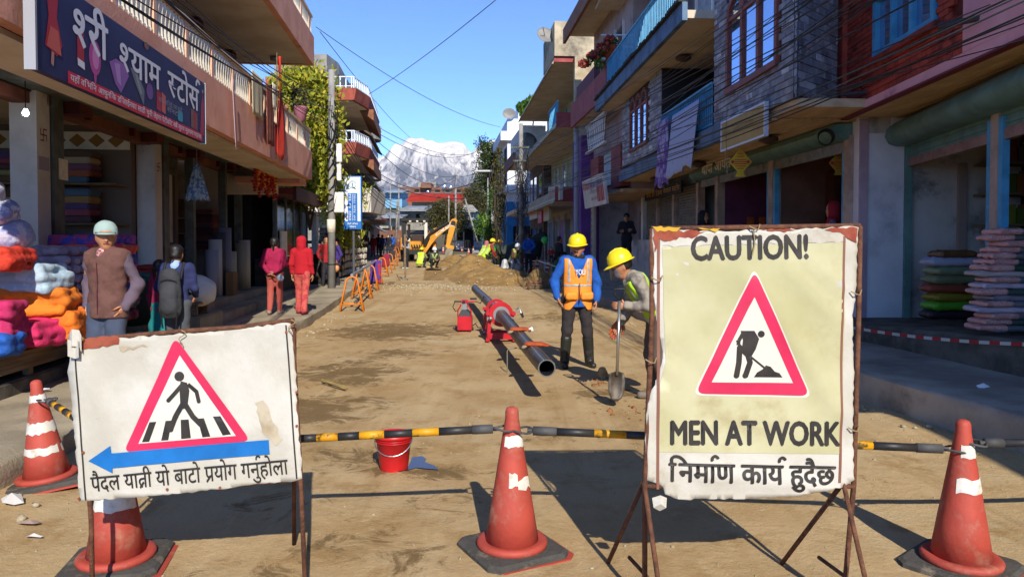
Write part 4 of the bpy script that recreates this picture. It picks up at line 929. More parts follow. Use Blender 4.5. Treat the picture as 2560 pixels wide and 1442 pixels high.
for zf, nn_ in ((3.4, .75), (6.5, .7), (9.2, .8)):
    GF.bx('slab', M_ceil, gh, 2.6, 17.5, -1.2, nn_, zf, zf + .16)
    t = MB()
    for a0, a1 in ((2.6, 17.5),): t.hexa([GF(a0, nn_, zf - .06), GF(a1, nn_, zf - .06), GF(a1, nn_ + .08, zf - .06), GF(a0, nn_ + .08, zf - .06), GF(a0, nn_ - .35, zf + .6), GF(a1, nn_ - .35, zf + .6), GF(a1, nn_ - .25, zf + .6), GF(a0, nn_ - .25, zf + .6)])
    t.build('sloped_fascia', mat('cream_fascia', '#b5a584', .85, '#9c8c6c', 2, dirt='#6d5f48', dscale=1.5), gh)
    GF.bx('fascia_end', M_redp, gh, 2.51, 2.595, -.8, nn_, zf, zf + .62)
railing(GF, gh, M_ltblue, 2.7, 5.6, .6, 6.7, .95, nb=.16)
for z in (4.3, 7.2):
    for a in (3.0, 5.5, 8.5, 11.5, 14.5):
        q = GF.bx('window', M_glass, gh, a, a + 1.1, -1.2, -1.17, z, z + 1.6); GF.bx('window_frame', M_ltblue if z > 5 else M_white, q, a - .08, a, -1.2, -1.12, z - .1, z + 1.7); GF.bx('window_frame', M_white, q, a + 1.1, a + 1.18, -1.2, -1.12, z - .1, z + 1.7); GF.bx('sill', M_gn, q, a - .1, a + 1.2, -1.2, -1.08, z - .2, z - .101)
crk = MB()
for i in range(4):
    for j in range(3):
        c = GF(.098, -2.2 + i * .6, 6.0 + j * .6)
fb = ['#1f6f7a', '#2f5fb0', '#b5b0a8', '#3c3a38', '#8a5a9a', '#4a4a48', '#355a80']
for k in range(7): q = GF.bx('shop_door', mat('shopdoor_%d' % k, fb[k], .6), gh, 2.3 + k * 2.1, 3.9 + k * 2.1, -.99, -.93, .5, 2.9); GF.bx('door_post', M_white, q, 3.95 + k * 2.1, 4.05 + k * 2.1, -1.0, -.85, .4, 3.2)
M_sgw = mat('sign_pale', '#c3bdb0', .6); M_sgr = mat('sign_bright_red', '#b52a2e', .5)
def street_sign(label, a0, a1, z0, z1, n, m, txt=None, mt=None, fr=GF):
    t = thing('shop_sign', label, 'sign', fr(a0, n, z0)); fr.bx('panel', m, t, a0, a1, n - .12, n, z0, z1)
    if txt: lettering('lettering', txt, mt, t, fr(a1 - .1, n, z0 + (z1 - z0) * .35), fr.d * -1, (0, 0, 1), (z1 - z0) * .5, (a1 - a0) * .85)
    return t
street_sign('small red box sign over the far right shops', 9.0, 10.6, 2.7, 3.3, .5, M_sgr, 'पसल', M_sgw); street_sign('pale yellow shop board beside the red box sign', 6.6, 8.6, 2.75, 3.5, .45, mat('sign_cream', '#b0a070', .6), 'सटोर', M_sgr); street_sign('long white shop board beyond the red box sign', 11, 14.5, 3.0, 3.7, .5, M_sgw, 'नेपाल पसल', M_sgr)
street_sign('faded teal and red board above the purple pillar', 2.0, 5.6, 3.45, 4.25, .62, mat('sign_teal', '#9fb4ae', .6, '#b3a890', 2), 'जनरल सटोर', M_sgr)
# tilted white sign of the pale house, with blue words
t = thing('clinic_sign', 'tilted white signboard with red and blue lettering before the pale house', 'sign', PF(1.8, .6, 3.1)); up_ = (Vector((0, 0, 1)) + PF.n * .12).normalized()
q0 = PF(.2, .35, 2.85); q1 = PF(3.7, .35, 2.85); th = PF.n * .08
MB().hexa([q0, q1, q1 + th, q0 + th, q0 + up_ * .95, q1 + up_ * .95, q1 + up_ * .95 + th, q0 + up_ * .95 + th]).build('panel', mat('clinic_white', '#c6c2bc', .6, '#b5b0a8', 2), t)
ln = PF.n.cross(Vector((0, 0, 1)))
lettering('lettering', 'मा आदश^', M_sgr, t, q1 + th + up_ * .6 - PF.d * .1, PF.d * -1, up_, .3, 1.2, .015, lift=.01); lettering('lettering', 'सूय^ हाड <कलेकसन', mat('sign_ink_blue', '#2b3a86', .6), t, q1 + th + up_ * .6 - PF.d * 1.35, PF.d * -1, up_, .3, 2.0, .015, lift=.01); lettering('lettering', 'सिलाई कटाई तथा तालिम', mat('sign_ink', '#55505a', .6), t, q1 + th + up_ * .42 - PF.d * 1.2, PF.d * -1, up_, .16, 1.5, lift=.01); lettering('lettering', 'पोखरा नेपाल', mat('sign_ink', '#55505a', .6), t, q1 + th + up_ * .2 - PF.d * 1.3, PF.d * -1, up_, .16, 1.0, lift=.01)
for k in range(5): MB().hexa([p for p in [q0 + th + PF.d * (.15 + .22 * k) + up_ * .12, q0 + th + PF.d * (.3 + .22 * k) + up_ * .12, q0 + th * 1.1 + PF.d * (.3 + .22 * k) + up_ * .12, q0 + th * 1.1 + PF.d * (.15 + .22 * k) + up_ * .12]] + [p for p in [q0 + th + PF.d * (.15 + .22 * k) + up_ * .6, q0 + th + PF.d * (.3 + .22 * k) + up_ * .6, q0 + th * 1.1 + PF.d * (.3 + .22 * k) + up_ * .6, q0 + th * 1.1 + PF.d * (.15 + .22 * k) + up_ * .6]]).build('print', mat('sign_maroon', '#7a2a3a', .6) if k % 2 else M_sgr, t)
# vertical painted sign
t = thing('painted_column_sign', 'vertical cream board with green and red letters beside the purple pillar', 'sign', PF(5.6, -.2, .8)); PF.bx('panel', mat('col_cream', '#b3a68c', .8), t, 5.35, 5.85, -.3, -.2, .9, 3.2)
for k, ch in enumerate('ऋगयजिकसमप'): lettering('lettering', ch, mat('col_ink_%d' % (k % 2), ('#2a4a3a', '#8a2a2a')[k % 2], .8), t, PF(5.75, -.195, 2.95 - k * .25), PF.d * -1, (0, 0, 1), .22, .2, .01)
# white terrace house with plants, white and blue house
wh = thing('terrace_house', 'brown and white house with plants on its terrace before the blue house', 'building', (.5, 50, 0)); TF = Frame((1.2, 46.4), (-.1, 1), -1)
TF.bx('wall', mat('brown_side', '#6a5a50', .9, '#57493f', 1.5), wh, 0, 7, -8, -.8, .5, 8.6); TF.bx('terrace_wall', M_white, wh, -.1, 7.1, -.9, .6, 7.2, 9.0); TF.bx('terrace_slab', M_ceil, wh, -.2, 7.2, -1, 1.0, 6.9, 7.19); TF.bx('eave', M_tileroof, wh, -.2, 7.2, 1.001, 1.15, 6.6, 7.3); TF.bx('upper_wall', M_greyw, wh, .5, 6.8, -8, -2.0, 9.01, 12.0)
TF.bx('lower_slab', M_ceil, wh, -.2, 7.2, -.8, .9, 3.6, 3.85)
for z in (1.0, 4.4): 
    for a in (.8, 3.2, 5.2): TF.bx('window', M_glass, wh, a, a + 1.1, -.8, -.76, z, z + 1.7)
wb = thing('white_blue_house', 'tall house painted white above and blue below at the right street end', 'building', (0, 60, 0)); M_wb = mat('bright_white', '#d9dce2', .8, '#cfd3da', 2); M_bb = mat('bright_blue', '#2f7fb8', .7, '#2a72a8', 2)
BF = Frame((-.4, 57.5), (-.1, 1), -1)
BF.bx('lower_wall', M_bb, wb, 0, 10, -8, 0, .5, 4.9); BF.bx('upper_wall', M_wb, wb, .05, 10, -8, -.05, 4.91, 11.3); BF.bx('parapet', M_wb, wb, -.3, 10, -8, .5, 9.6, 10.3); BF.bx('bay', M_wb, wb, -.3, 10, -7, .6, 5.6, 6.0)
for z in (6.3, 8.0): BF.bx('window', M_dark, wb, .6, 2.6, -.05, -.02, z, z + 1.2)
BF.bx('door', M_dark, wb, -.02, .03, -1.9, -.5, .7, 3.0); BF.bx('white_gate', M_wb, wb, -.06, -.02, -3.2, -2.2, .6, 3.4); BF.bx('roof_room', M_wb, wb, 1, 7, -6, -1, 11.31, 12.4)
MB().lathe([(.02, -.1), (.3, .02), (.5, .2), (.52, .22), (.3, .06), (.02, -.05)], 16, BF(.2, -.2, 11.6), Matrix.Rotation(R(60), 3, 'X')).build('dish', M_greyw, wb)
# dishes and plants on right-hand roofs
for lab, p, s in (('satellite dish on the stained stair tower', at(1362, 92, 31.6), .38), ('satellite dish on the pole side of the terrace house', at(1318, 355, 45), .55)):
    t = thing('satellite_dish', lab, 'dish', p); MB().lathe([(.02, 0), (s * .6, .1 * s), (s, .3 * s), (s * 1.02, .32 * s), (s * .6, .14 * s), (.02, .04)], 18, p, Matrix.Rotation(R(65), 3, 'X') @ Matrix.Rotation(R(15), 3, 'Y')).build('dish', M_greyw, t, smooth=True); MB().tube([p, p + Vector((.45, .15, -.25))], .03, 6).build('bracket', M_shutter, t); MB().tube([p, p + Vector((-.1, -.5, .25))], .015, 5).build('feed_arm', M_shutter, t)
# rooftop and terrace plants
tree('leafy green plant spilling over the white terrace', (1.3, 46.2, 9.0), [at(u, v, 46).to_tuple() + (rx, .5, rz_) for u, v, rx, rz_ in ((1318, 262, .4, .35), (1302, 268, .3, .3), (1330, 255, .35, .4), (1310, 285, .3, .2))], 1500, .22, LM_g, .05, name='terrace_plant', cat='plant')
MB()
bp = at(1530, 175, 22.3)
fp = thing('flower_pot', 'terracotta pot of trailing red bougainvillea at the blue ledge end', 'flower pot', bp); MB().lathe([(.22, 0), (.30, .55), (.33, .56), (.33, .66), (.29, .66)], 16, bp).build('pot', mat('terracotta', '#a5492c', .8, '#93401f', 4), fp, smooth=True)
crown('foliage', fp, LM_g, [at(u, v, 22.2).to_tuple() + (r1, .3, r2) for u, v, r1, r2 in ((1510, 125, .25, .2), (1488, 140, .25, .15), (1468, 155, .2, .12), (1530, 105, .2, .15), (1500, 160, .15, .15))], 700, .12, seed=3); crown('flowers', fp, leaf_mat('bougainvillea', '#8a1a3a', '#b83a4a', '#d07a50'), [at(u, v, 22.1).to_tuple() + (r1, .3, r2) for u, v, r1, r2 in ((1508, 120, .22, .15), (1485, 138, .25, .12), (1460, 160, .18, .1), (1522, 100, .15, .12))], 450, .1, seed=4, aspect=.8)
for z in (0, .35, .7): MB().tube([bp + Vector((-.35, -.1, .3 + z)), bp + Vector((.6, -.1, .3 + z))], .03 if z else .05, 6).build('guard_rail', M_whrail, fp)

# ================================================================== street end and hillside
hl = MB(); rs = []
for Y, z in ((60, .3), (66, .75), (80, 1.2), (95, 2.5), (130, 4.5), (200, 6), (400, 8)):
    rs.append([(x, Y, z + .3 * fbm(x, Y, 3, .1) - .15) for x in np.linspace(-90, 90, 40)])
hl.rings(rs, cap=False, closed=False); tag(hl.build('hillside', M_terr, smooth=True), kind='structure')
M_bk2 = mat('weathered_brick', '#7d5646', .9, '#65442f', .8, dirt='#4a3a30', dscale=.3)
def far_house(label, u0, u1, v0, v1, Y, depth, m, wins=(), name='hill_house', roof=None, rm=None, cat='building'):
    a = at(u0, v1, Y); b = at(u1, v0, Y); t = thing(name, label, cat, ((a.x + b.x) / 2, Y, a.z))
    MB().box(((a.x + b.x) / 2, Y + depth / 2, (a.z + b.z) / 2), (b.x - a.x, depth, b.z - a.z)).build('wall', m, t)
    for (wu0, wu1, wv0, wv1) in wins:
        p = at(wu0, wv1, Y - .03); q = at(wu1, wv0, Y - .03); w1 = MB().box(((p.x + q.x) / 2, Y - .03, (p.z + q.z) / 2), (q.x - p.x, .06, q.z - p.z)).build('window', M_dark, t); MB().box(((p.x + q.x) / 2, Y - .08, p.z - .06), (q.x - p.x + .2, .12, .1)).build('sill', M_greyw, w1)
    if roof:
        ru0, ru1, rv0, rv1 = roof; p = at(ru0, rv1, Y - 1.2); q = at(ru1, rv1, Y - 1.2); zt_ = at(u0, rv0, Y + 1).z
        MB().hexa([(p.x, Y - 1.2, p.z), (q.x, Y - 1.2, p.z), (q.x, Y + depth, zt_), (p.x, Y + depth, zt_), (p.x, Y - 1.2, p.z + .12), (q.x, Y - 1.2, p.z + .12), (q.x, Y + depth, zt_ + .12), (p.x, Y + depth, zt_ + .12)] if False else [Vector(x) for x in ((p.x, Y - 1.2, p.z), (q.x, Y - 1.2, p.z), (q.x, Y + depth, zt_), (p.x, Y + depth, zt_), (p.x, Y - 1.2, p.z + .12), (q.x, Y - 1.2, p.z + .12), (q.x, Y + depth, zt_ + .12), (p.x, Y + depth, zt_ + .12))]).build('roof', rm, t)
    return t
far_house('long brown brick block on the hill below the mountain', 995, 1195, 468, 560, 125, 14, M_bk2, [(1010 + 26 * k, 1022 + 26 * k, 474, 481) for k in range(7)])
far_house('pale domed-roof block above the brick block', 1045, 1090, 455, 470, 128, 6, M_greyw); far_house('small brick tower on the brick block', 1052, 1078, 457, 470, 124, 5, M_bk2)
rr = far_house('cream house under the bright red sheet roof', 1030, 1100, 505, 560, 104, 9, mat('cream_house', '#b5a68c', .9, '#9c8d72', 1), [(1042, 1050, 515, 527), (1062, 1072, 515, 527), (1082, 1092, 512, 530)])
# ribbed red sheet roof
M_redroof = mat('red_sheet', '#b5392a', .5, '#a33020', 1); p0, p1, p2, p3 = at(1014, 505, 100), at(1160, 503, 100), at(1160, 486, 104), at(1030, 484, 104); b = MB()
for k in range(44):
    f0, f1, fm = k / 44, (k + 1) / 44, (k + .5) / 44; up = Vector((0, -.1, .12)); a, bb, c, d_ = p0.lerp(p1, f0), p0.lerp(p1, fm), p3.lerp(p2, fm), p3.lerp(p2, f0); e, f_ = p0.lerp(p1, f1), p3.lerp(p2, f1)
    b.quad(a, bb + up, c + up, d_); b.quad(bb + up, e, f_, c + up)
b.build('sheet_roof', M_redroof, rr)
far_house('rusty sheet roofed shacks left of the digger', 1000, 1062, 520, 575, 88, 6, mat('grey_shack', '#8f8c85', .9, '#76726a', 1), [(1008, 1018, 540, 560), (1040, 1050, 535, 552)], roof=(996, 1066, 512, 528), rm=mat('tin_sheet', '#8d9396', .5, '#74797c', 1))
far_house('pale walled yard building left of the shacks', 948, 1003, 540, 612, 84, 6, mat('pale_yard_wall', '#a9a294', .9, '#8e8778', 1), [(956, 972, 570, 600), (980, 992, 565, 585)], roof=(944, 1006, 530, 546), rm=mat('tin_sheet', '#8d9396', .5))
far_house('blue painted shack behind the left poles', 962, 1005, 478, 520, 108, 6, mat('shack_blue', '#6f9db8', .8), roof=(958, 1008, 470, 482), rm=mat('tin_sheet', '#8d9396', .5))
far_house('grey slab roofed house behind the right trees', 1180, 1240, 455, 560, 110, 8, M_greyw, [(1190, 1200, 470, 482)], roof=(1176, 1244, 448, 458), rm=M_conc)
far_house('brick yard wall behind the digger', 935, 1010, 575, 612, 78, .4, M_bk2, cat='wall', name='yard_wall')
for k, (u, v0, v1, wd) in enumerate(((1070, 475, 488, 9), (1111, 460, 480, 12), (1127, 463, 481, 9))):
    p = at(u, v1, 118); r_ = wd / 1850 * 118 * .5; h = (v1 - v0) / 1850 * 118; t = thing('water_tank', ['short', 'tallest', 'slim'][k] + ' steel water tank on the brick block roof', 'water tank', p); m_ = mat('steel_tank', '#c2c6ca', .25, metal=.9)
    MB().lathe([(r_, .2), (r_, h * .9), (r_ * .5, h), (.1, h * 1.02)], 16, p).build('drum', m_, t, smooth=True); MB().lathe([(r_ * .8, 0), (r_ * .8, .2)], 10, p).build('stand', M_shutter, t)
# white shrine with two-tier roof
sp = at(1170, 622, 76); t = thing('white_shrine', 'small white shrine with two-tier grey roof behind the digger bucket', 'shrine', sp); s_ = 76 / 1850; M_grroof = mat('slate_roof', '#8d8b86', .85, '#75736e', 2)
def pyr(u0, u1, v0, v1, Y, d): 
    a = at(u0, v1, Y); b = at(u1, v1, Y); zt_ = at(u0, v0, Y).z; cx = (a.x + b.x) / 2; hx = (b.x - a.x) / 2
    return MB().hexa([Vector(p) for p in ((cx - hx, Y - d, a.z), (cx + hx, Y - d, a.z), (cx + hx, Y + d, a.z), (cx - hx, Y + d, a.z), (cx - hx * .35, Y - d * .3, zt_), (cx + hx * .35, Y - d * .3, zt_), (cx + hx * .35, Y + d * .3, zt_), (cx - hx * .35, Y + d * .3, zt_))])
pyr(1136, 1212, 551, 570, 77, 2.6).build('lower_roof', M_grroof, t); pyr(1144, 1200, 513, 533, 77, 1.9).build('upper_roof', M_grroof, t)
for u0, u1, v0, v1, d in ((1150, 1195, 533, 552, 1.2), (1142, 1206, 570, 622, 1.8)):
    a = at(u0, v1, 77); b = at(u1, v0, 77); MB().box(((a.x + b.x) / 2, 77, (a.z + b.z) / 2), (b.x - a.x, 2 * d, b.z - a.z)).build('wall', M_wb, t)
a = at(1172, 620, 75.1); MB().box(a + Vector((0, .05, 1)), (.9, .06, 2.0)).build('door', M_dark, t)
for u in (1150, 1195): a = at(u, 600, 75.1); MB().box(a + Vector((0, .05, .4)), (.6, .06, .9)).build('window', M_dark, t)
fe = thing('iron_fence', 'dark iron fence in front of the white shrine', 'fence', at(1150, 622, 72)); 
for k in range(22): p = at(1128 + 4 * k, 624, 72); MB().box(p + Vector((0, 0, .45)), (.04, .04, .95)).build('bar', M_black, fe)
for z in (.15, .85): a, b = at(1127, 624, 72), at(1213, 624, 72); MB().tube([a + Vector((0, 0, z)), b + Vector((0, 0, z))], .025, 5).build('rail', M_black, fe)
# trees of the street end
def tb(Y, *q): return [at(u, v, Y).to_tuple() + (rx, rx, rz_) for u, v, rx, rz_ in q]
tree('round bushy olive tree behind the digger boom', tuple(at(1115, 612, 73)), tb(73, (1090, 535, 1.1, .9), (1115, 520, 1.2, .9), (1140, 535, 1.1, .9), (1100, 560, 1.2, .8), (1130, 565, 1.2, .8), (1075, 555, .7, .7), (1155, 555, .7, .7)), 7000, .22, LM_b, .2, clump=6, shell=.5)
tree('tall green tree rising beside the white and blue house', tuple(at(1222, 615, 66)), tb(66, (1220, 375, .8, .8), (1213, 405, .9, .8), (1232, 420, .9, .8), (1208, 440, .8, .7), (1228, 460, 1.0, .8), (1205, 360, .4, .4), (1245, 400, .5, .5)), 6000, .22, LM_d, .2, clump=6, shell=.4, seed=5)
tree('olive spreading tree in front of the grey slab house', tuple(at(1195, 612, 82)), tb(82, (1190, 475, 1.0, .6), (1180, 500, .9, .7), (1205, 495, .9, .7), (1170, 485, .6, .4), (1215, 520, .8, .7), (1195, 535, .8, .6)), 4500, .22, LM_b, .18, clump=6, shell=.45, seed=6)
tree('bright green leafy tree behind the creeper-hung pole', tuple(at(1240, 615, 60)), tb(60, (1248, 470, .6, .6), (1238, 490, .6, .5), (1256, 500, .5, .6), (1245, 520, .6, .4), (1210, 560, .8, .7), (1225, 590, .7, .6)), 3500, .2, LM_g, .15, clump=6, shell=.4, seed=7)
tree('dry brown shrubbery under the red roof', tuple(at(1185, 560, 95)), tb(95, (1190, 500, 1.3, .8), (1170, 520, 1.2, .7), (1210, 515, 1.2, .8)), 1500, .3, LM_b, .15, clump=5, seed=8)

# ------------------------------------------------------------------ mountain and foothills
prof = [(700, 470), (800, 440), (880, 420), (930, 405), (954, 398), (967, 389), (990, 376), (995, 368), (1006, 358), (1018, 346), (1026, 343), (1040, 346), (1057, 345), (1066, 351), (1080, 350), (1092, 356), (1108, 358), (1126, 354), (1141, 354), (1159, 359), (1166, 368), (1172, 378), (1178, 383), (1186, 381), (1194, 370), (1203, 363), (1230, 350), (1290, 360), (1380, 385), (1500, 420), (1640, 450)]
YM = 24000.0; cols = np.linspace(780, 1500, 460); rows = 150
pv = np.interp(cols, [p[0] for p in prof], [p[1] for p in prof]); mv = []
for j in range(rows):
    t = j / (rows - 1); Yj = YM - 11000 * t
    for i, u in enumerate(cols):
        top = at(u, pv[i], YM); x = top.x + (top.x * .0)
        zr_ = top.z; q = noise.ridged_multi_fractal(Vector((x / 2600, Yj / 3600, 1.7)), 1.0, 2.1, 6, 1.0, 2.0)
        q2 = noise.fractal(Vector((x / 700, Yj / 900, 4.2)), 1.0, 2.0, 4)
        fall = (1 - t) ** 1.25; h = zr_ * fall + (q - 1.0) * 520 * min(1, t * 5) * (1 - t * .6) + q2 * 150 * min(1, t * 8 + .12) + noise.ridged_multi_fractal(Vector((x / 420, Yj / 700, 7.7)), 1.0, 2.0, 4, 1.0, 2.0) * 90 * min(1, t * 6 + .1)
        mv.append((x, Yj, h))
for i, u in enumerate(cols): top = mv[i]; mv.append((top[0], YM + 3000, -200))
mf = []; C_ = len(cols)
for j in range(rows - 1): mf += [(j * C_ + i, (j + 1) * C_ + i, (j + 1) * C_ + i + 1, j * C_ + i + 1) for i in range(C_ - 1)]
mf += [(rows * C_ + i, i, i + 1, rows * C_ + i + 1) for i in range(C_ - 1)]
me = np_mesh('mountain', np.array(mv), np.array(mf))
M_mt = bpy.data.materials.new('snow_rock_and_shading'); M_mt.use_nodes = True; n = M_mt.node_tree.nodes; l = M_mt.node_tree.links; b = n['Principled BSDF']; b.inputs['Roughness'].default_value = .8
geo = n.new('ShaderNodeNewGeometry'); sx = n.new('ShaderNodeSeparateXYZ'); l.new(geo.outputs['Normal'], sx.inputs[0]); sp_ = n.new('ShaderNodeSeparateXYZ'); l.new(geo.outputs['Position'], sp_.inputs[0])
def mnode(op, a, c, d=None):
    t = n.new('ShaderNodeMath'); t.operation = op
    for i, q in enumerate((a, c)):
        if isinstance(q, (int, float)): t.inputs[i].default_value = q
        else: l.new(q, t.inputs[i])
    return t.outputs[0]
vm = n.new('ShaderNodeVectorMath'); vm.operation = 'MULTIPLY'; vm.inputs[1].default_value = (.0016, .0004, .0006); l.new(geo.outputs['Position'], vm.inputs[0])
tn = n.new('ShaderNodeTexNoise'); tn.inputs['Scale'].default_value = 1.0; tn.inputs['Detail'].default_value = 12; tn.inputs['Roughness'].default_value = .72; tn.inputs['Distortion'].default_value = .8; l.new(vm.outputs[0], tn.inputs['Vector'])
snow = mnode('ADD', mnode('MULTIPLY', sp_.outputs['Z'], .00085), mnode('MULTIPLY', mnode('SUBTRACT', tn.outputs['Fac'], .5), 4.6)); snow = mnode('ADD', snow, mnode('MULTIPLY', sx.outputs['Z'], 1.0))
mr_ = n.new('ShaderNodeMapRange'); mr_.inputs[1].default_value = 2.3; mr_.inputs[2].default_value = 3.1; l.new(snow, mr_.inputs[0])  # dark rock spread wider, its tone also standing in for slope shading
mx_ = n.new('ShaderNodeMix'); mx_.data_type = 'RGBA'; l.new(mr_.outputs[0], mx_.inputs['Factor']); mx_.inputs['A'].default_value = (.085, .09, .11, 1); mx_.inputs['B'].default_value = (.63, .58, .53, 1); l.new(mx_.outputs['Result'], b.inputs['Base Color'])
tag(link_mesh('mountain', me, M_mt, smooth=True), kind='structure')
fh = MB(); rs = []
for Y, k in ((5200, 0), (5600, .7), (6000, 1.0), (6600, .8)): rs.append([(x, Y, -2 + k * (330 + 120 * fbm(x / 900, Y / 900, 5, 1))) for x in np.linspace(-4200, 4200, 120)])
fh.rings(rs, cap=False, closed=False); tag(fh.build('foothills', mat('forest_hills', '#3a4530', .95, '#4d4a38', .004), smooth=True), kind='structure')

hz = MB(); hz.box((-1500, 13800, 2200), (21200, 28600, 4410)); hm = bpy.data.materials.new('haze_air'); hm.use_nodes = True; n = hm.node_tree.nodes; n.remove(n['Principled BSDF'])
pv_ = n.new('ShaderNodeVolumePrincipled'); pv_.inputs['Color'].default_value = (.80, .88, 1, 1); pv_.inputs['Density'].default_value = HAZE; pv_.inputs['Anisotropy'].default_value = 0; hm.node_tree.links.new(pv_.outputs[0], n['Material Output'].inputs['Volume'])
tag(hz.build('haze', hm), kind='stuff')

# ================================================================== poles and cables
M_polec = mat('concrete_pole', '#8d8a85', .85, '#767370', 2, dirt='#55524e', dscale=2); M_cab = mat('cable_black', '#141416', .6); M_cabg = mat('cable_grey', '#3c3c3e', .6)
def pole(label, base, top, r0=.11, r1=.08, m=M_polec, cross=(), name='utility_pole'):
    t = thing(name, label, 'pole', base); MB().tube([base, top], [r0, r1], 12).build('shaft', m, t, smooth=True)
    for z, ln, th in cross: MB().box((base[0] + (top[0] - base[0]) * (z - base[2]) / (top[2] - base[2]), base[1] - .1, z), (ln, .06, th)).build('crossarm', M_shutter, t)
    return t
PL = Vector((-5.37, 22, .3)); PLt = Vector((-5.33, 22, 6.75))
p1 = pole('grey concrete utility pole with meter boxes beside the yellow-green tree', PL, PLt, .12, .09)
for v, wd, h in ((383, .16, .55), (431, .13, .5), (506, .28, .6)): c = at(848, v, 21.9); MB().box(c, (wd, .12, h)).build('meter_box', M_white, p1, bevel=.015)
MB().lathe([(.125, 1.95), (.125, 2.35)], 14, (PL.x, PL.y, 0)).build('paper_band', M_paper, p1, smooth=True); MB().lathe([(.128, 1.0), (.128, 1.03)], 14, (PL.x, PL.y, 0)).build('band', M_black, p1)
for k in range(7): MB().tube([PLt + Vector((.1 * math.cos(k), -.1, -.9 - .35 * k)), PLt + Vector((.22, -.14, -1.3 - .35 * k)), PLt + Vector((.08, -.15, -2.0 - .35 * k)), PLt + Vector((-.1, -.12, -2.4 - .3 * k))], .018, 5).build('cable_loop', M_cab, p1)
PR = Vector((.41, 33, .2)); PRt = Vector((.40, 33, 6.95))
p2 = pole('pale concrete pole wrapped in tangled wires on the right', PR, PRt, .12, .09, cross=((5.9, .9, .08), (5.3, .7, .08)))
rw = random.Random(4); tw = MB()
for k in range(40):
    a = rw.uniform(0, 6.28); z = rw.uniform(3.0, 6.3); P = []
    for j in range(8): a += rw.uniform(.3, 1.2); rr_ = rw.uniform(.1, .38); P.append((PR.x + rr_ * math.cos(a), PR.y - .05 + rr_ * math.sin(a), z - j * rw.uniform(.05, .32)))
    tw.tube(P, .012, 4)
tw.build('wire_tangle', M_cabg, p2)['kind'] = 'stuff'
PB = Vector((-.66, 36, .2)); p3 = pole('dark green-based pole hung with dry creeper on the right', PB, Vector((-.64, 36, 6.0)), .15, .1, mat('green_black_pole', '#2a3a2e', .8, '#3a342c', 1.5))
crown('creeper', p3, LM_b, [(-.65, 36, z, .32, .3, .7) for z in (2.6, 3.4, 4.2, 5.0, 5.6)], 1500, .14, seed=9); b = MB()
for k in range(30): z = rw.uniform(2.2, 5.8); x = rw.uniform(-.3, .3); b.tube([(-.65 + x, 35.8, z), (-.65 + x * 1.6, 35.75, z - .6), (-.65 + x, 35.8, z - 1.2)], .014, 4)
b.build('dry_stem', mat('dry_stem', '#4a4036', .9), p3)['kind'] = 'stuff'
def ppole(label, u, v0, v1, Y, r=.09, du=0): return pole(label, at(u, v1, Y), at(u + du, v0, Y), r, r * .75)
ppole('slim grey pole in front of the spreading olive tree', 1220, 445, 625, 62); ppole('tall thin pole carrying cables over the olive tree', 1139, 435, 600, 72, .12); ppole('white lamp post beside the digger arm', 1122, 490, 600, 66, .08); ppole('leaning grey pole before the white shrine', 1196, 495, 612, 64, .09, -34); ppole('white flag pole at the left street end', 976, 462, 600, 82, .09); ppole('second white flag pole at the left street end', 997, 458, 600, 82, .09); ppole('dark leaning pole beside the flag poles', 989, 500, 622, 60, .10, 5)
t = thing('street_lamp', 'pale tube street lamp arm on the right pole above the trees', 'lamp', at(1212, 428, 40)); a_, b_ = at(1188, 428, 37), at(1240, 428, 36.2); MB().tube([a_, b_], .05, 8).build('tube', M_white, t)
def wire(name, label, a, b, sag, r=.012, m=M_cab, group=None, wob=0, n=16):
    P = cable(a, b, sag, n)
    if wob: P = [p + Vector((0, 0, wob * math.sin(7 * i / n + a[0] * 3))) for i, p in enumerate(P)]
    o = MB().tube(P, r, 5).build(name, m, smooth=True); return tag(o, label, 'cable', group)
rw = random.Random(9)
for k in range(26):                             # right-hand bundle
    a = Vector((rw.uniform(3.2, 3.9), rw.uniform(4.2, 6.0), rw.uniform(3.05, 4.9))); b = PRt + Vector((rw.uniform(-.3, .4), -.1, rw.uniform(-3.0, -.6)))
    wire('overhead_cable', 'black overhead cable strung along the right-hand house fronts', a, b, rw.uniform(.15, .75), rw.choice((.005, .0065, .008)), M_cab if k % 3 else M_cabg, 'cables along the right-hand fronts', .02)
for k in range(8):                              # left bundle
    a = Vector((-2.55 - rw.uniform(0, .15), 4.8, 3.35 + rw.uniform(-.05, .5))); b = PLt + Vector((rw.uniform(-.05, .1), -.1, rw.uniform(-1.6, -.7)))
    wire('overhead_cable', 'black overhead cable running past the cream balcony railing', a, b, rw.uniform(.1, .35), rw.choice((.006, .008, .011)), M_cab, 'cables past the left balcony', .02)
for k in range(7): wire('overhead_cable', 'dark cable between the left pole and the street end', PLt + Vector((.05, .1, -1.0 - .25 * k)), at(960 + 12 * k, 470 + 12 * k, 60), .6, .016, M_cab, 'cables from the left pole to the street end')
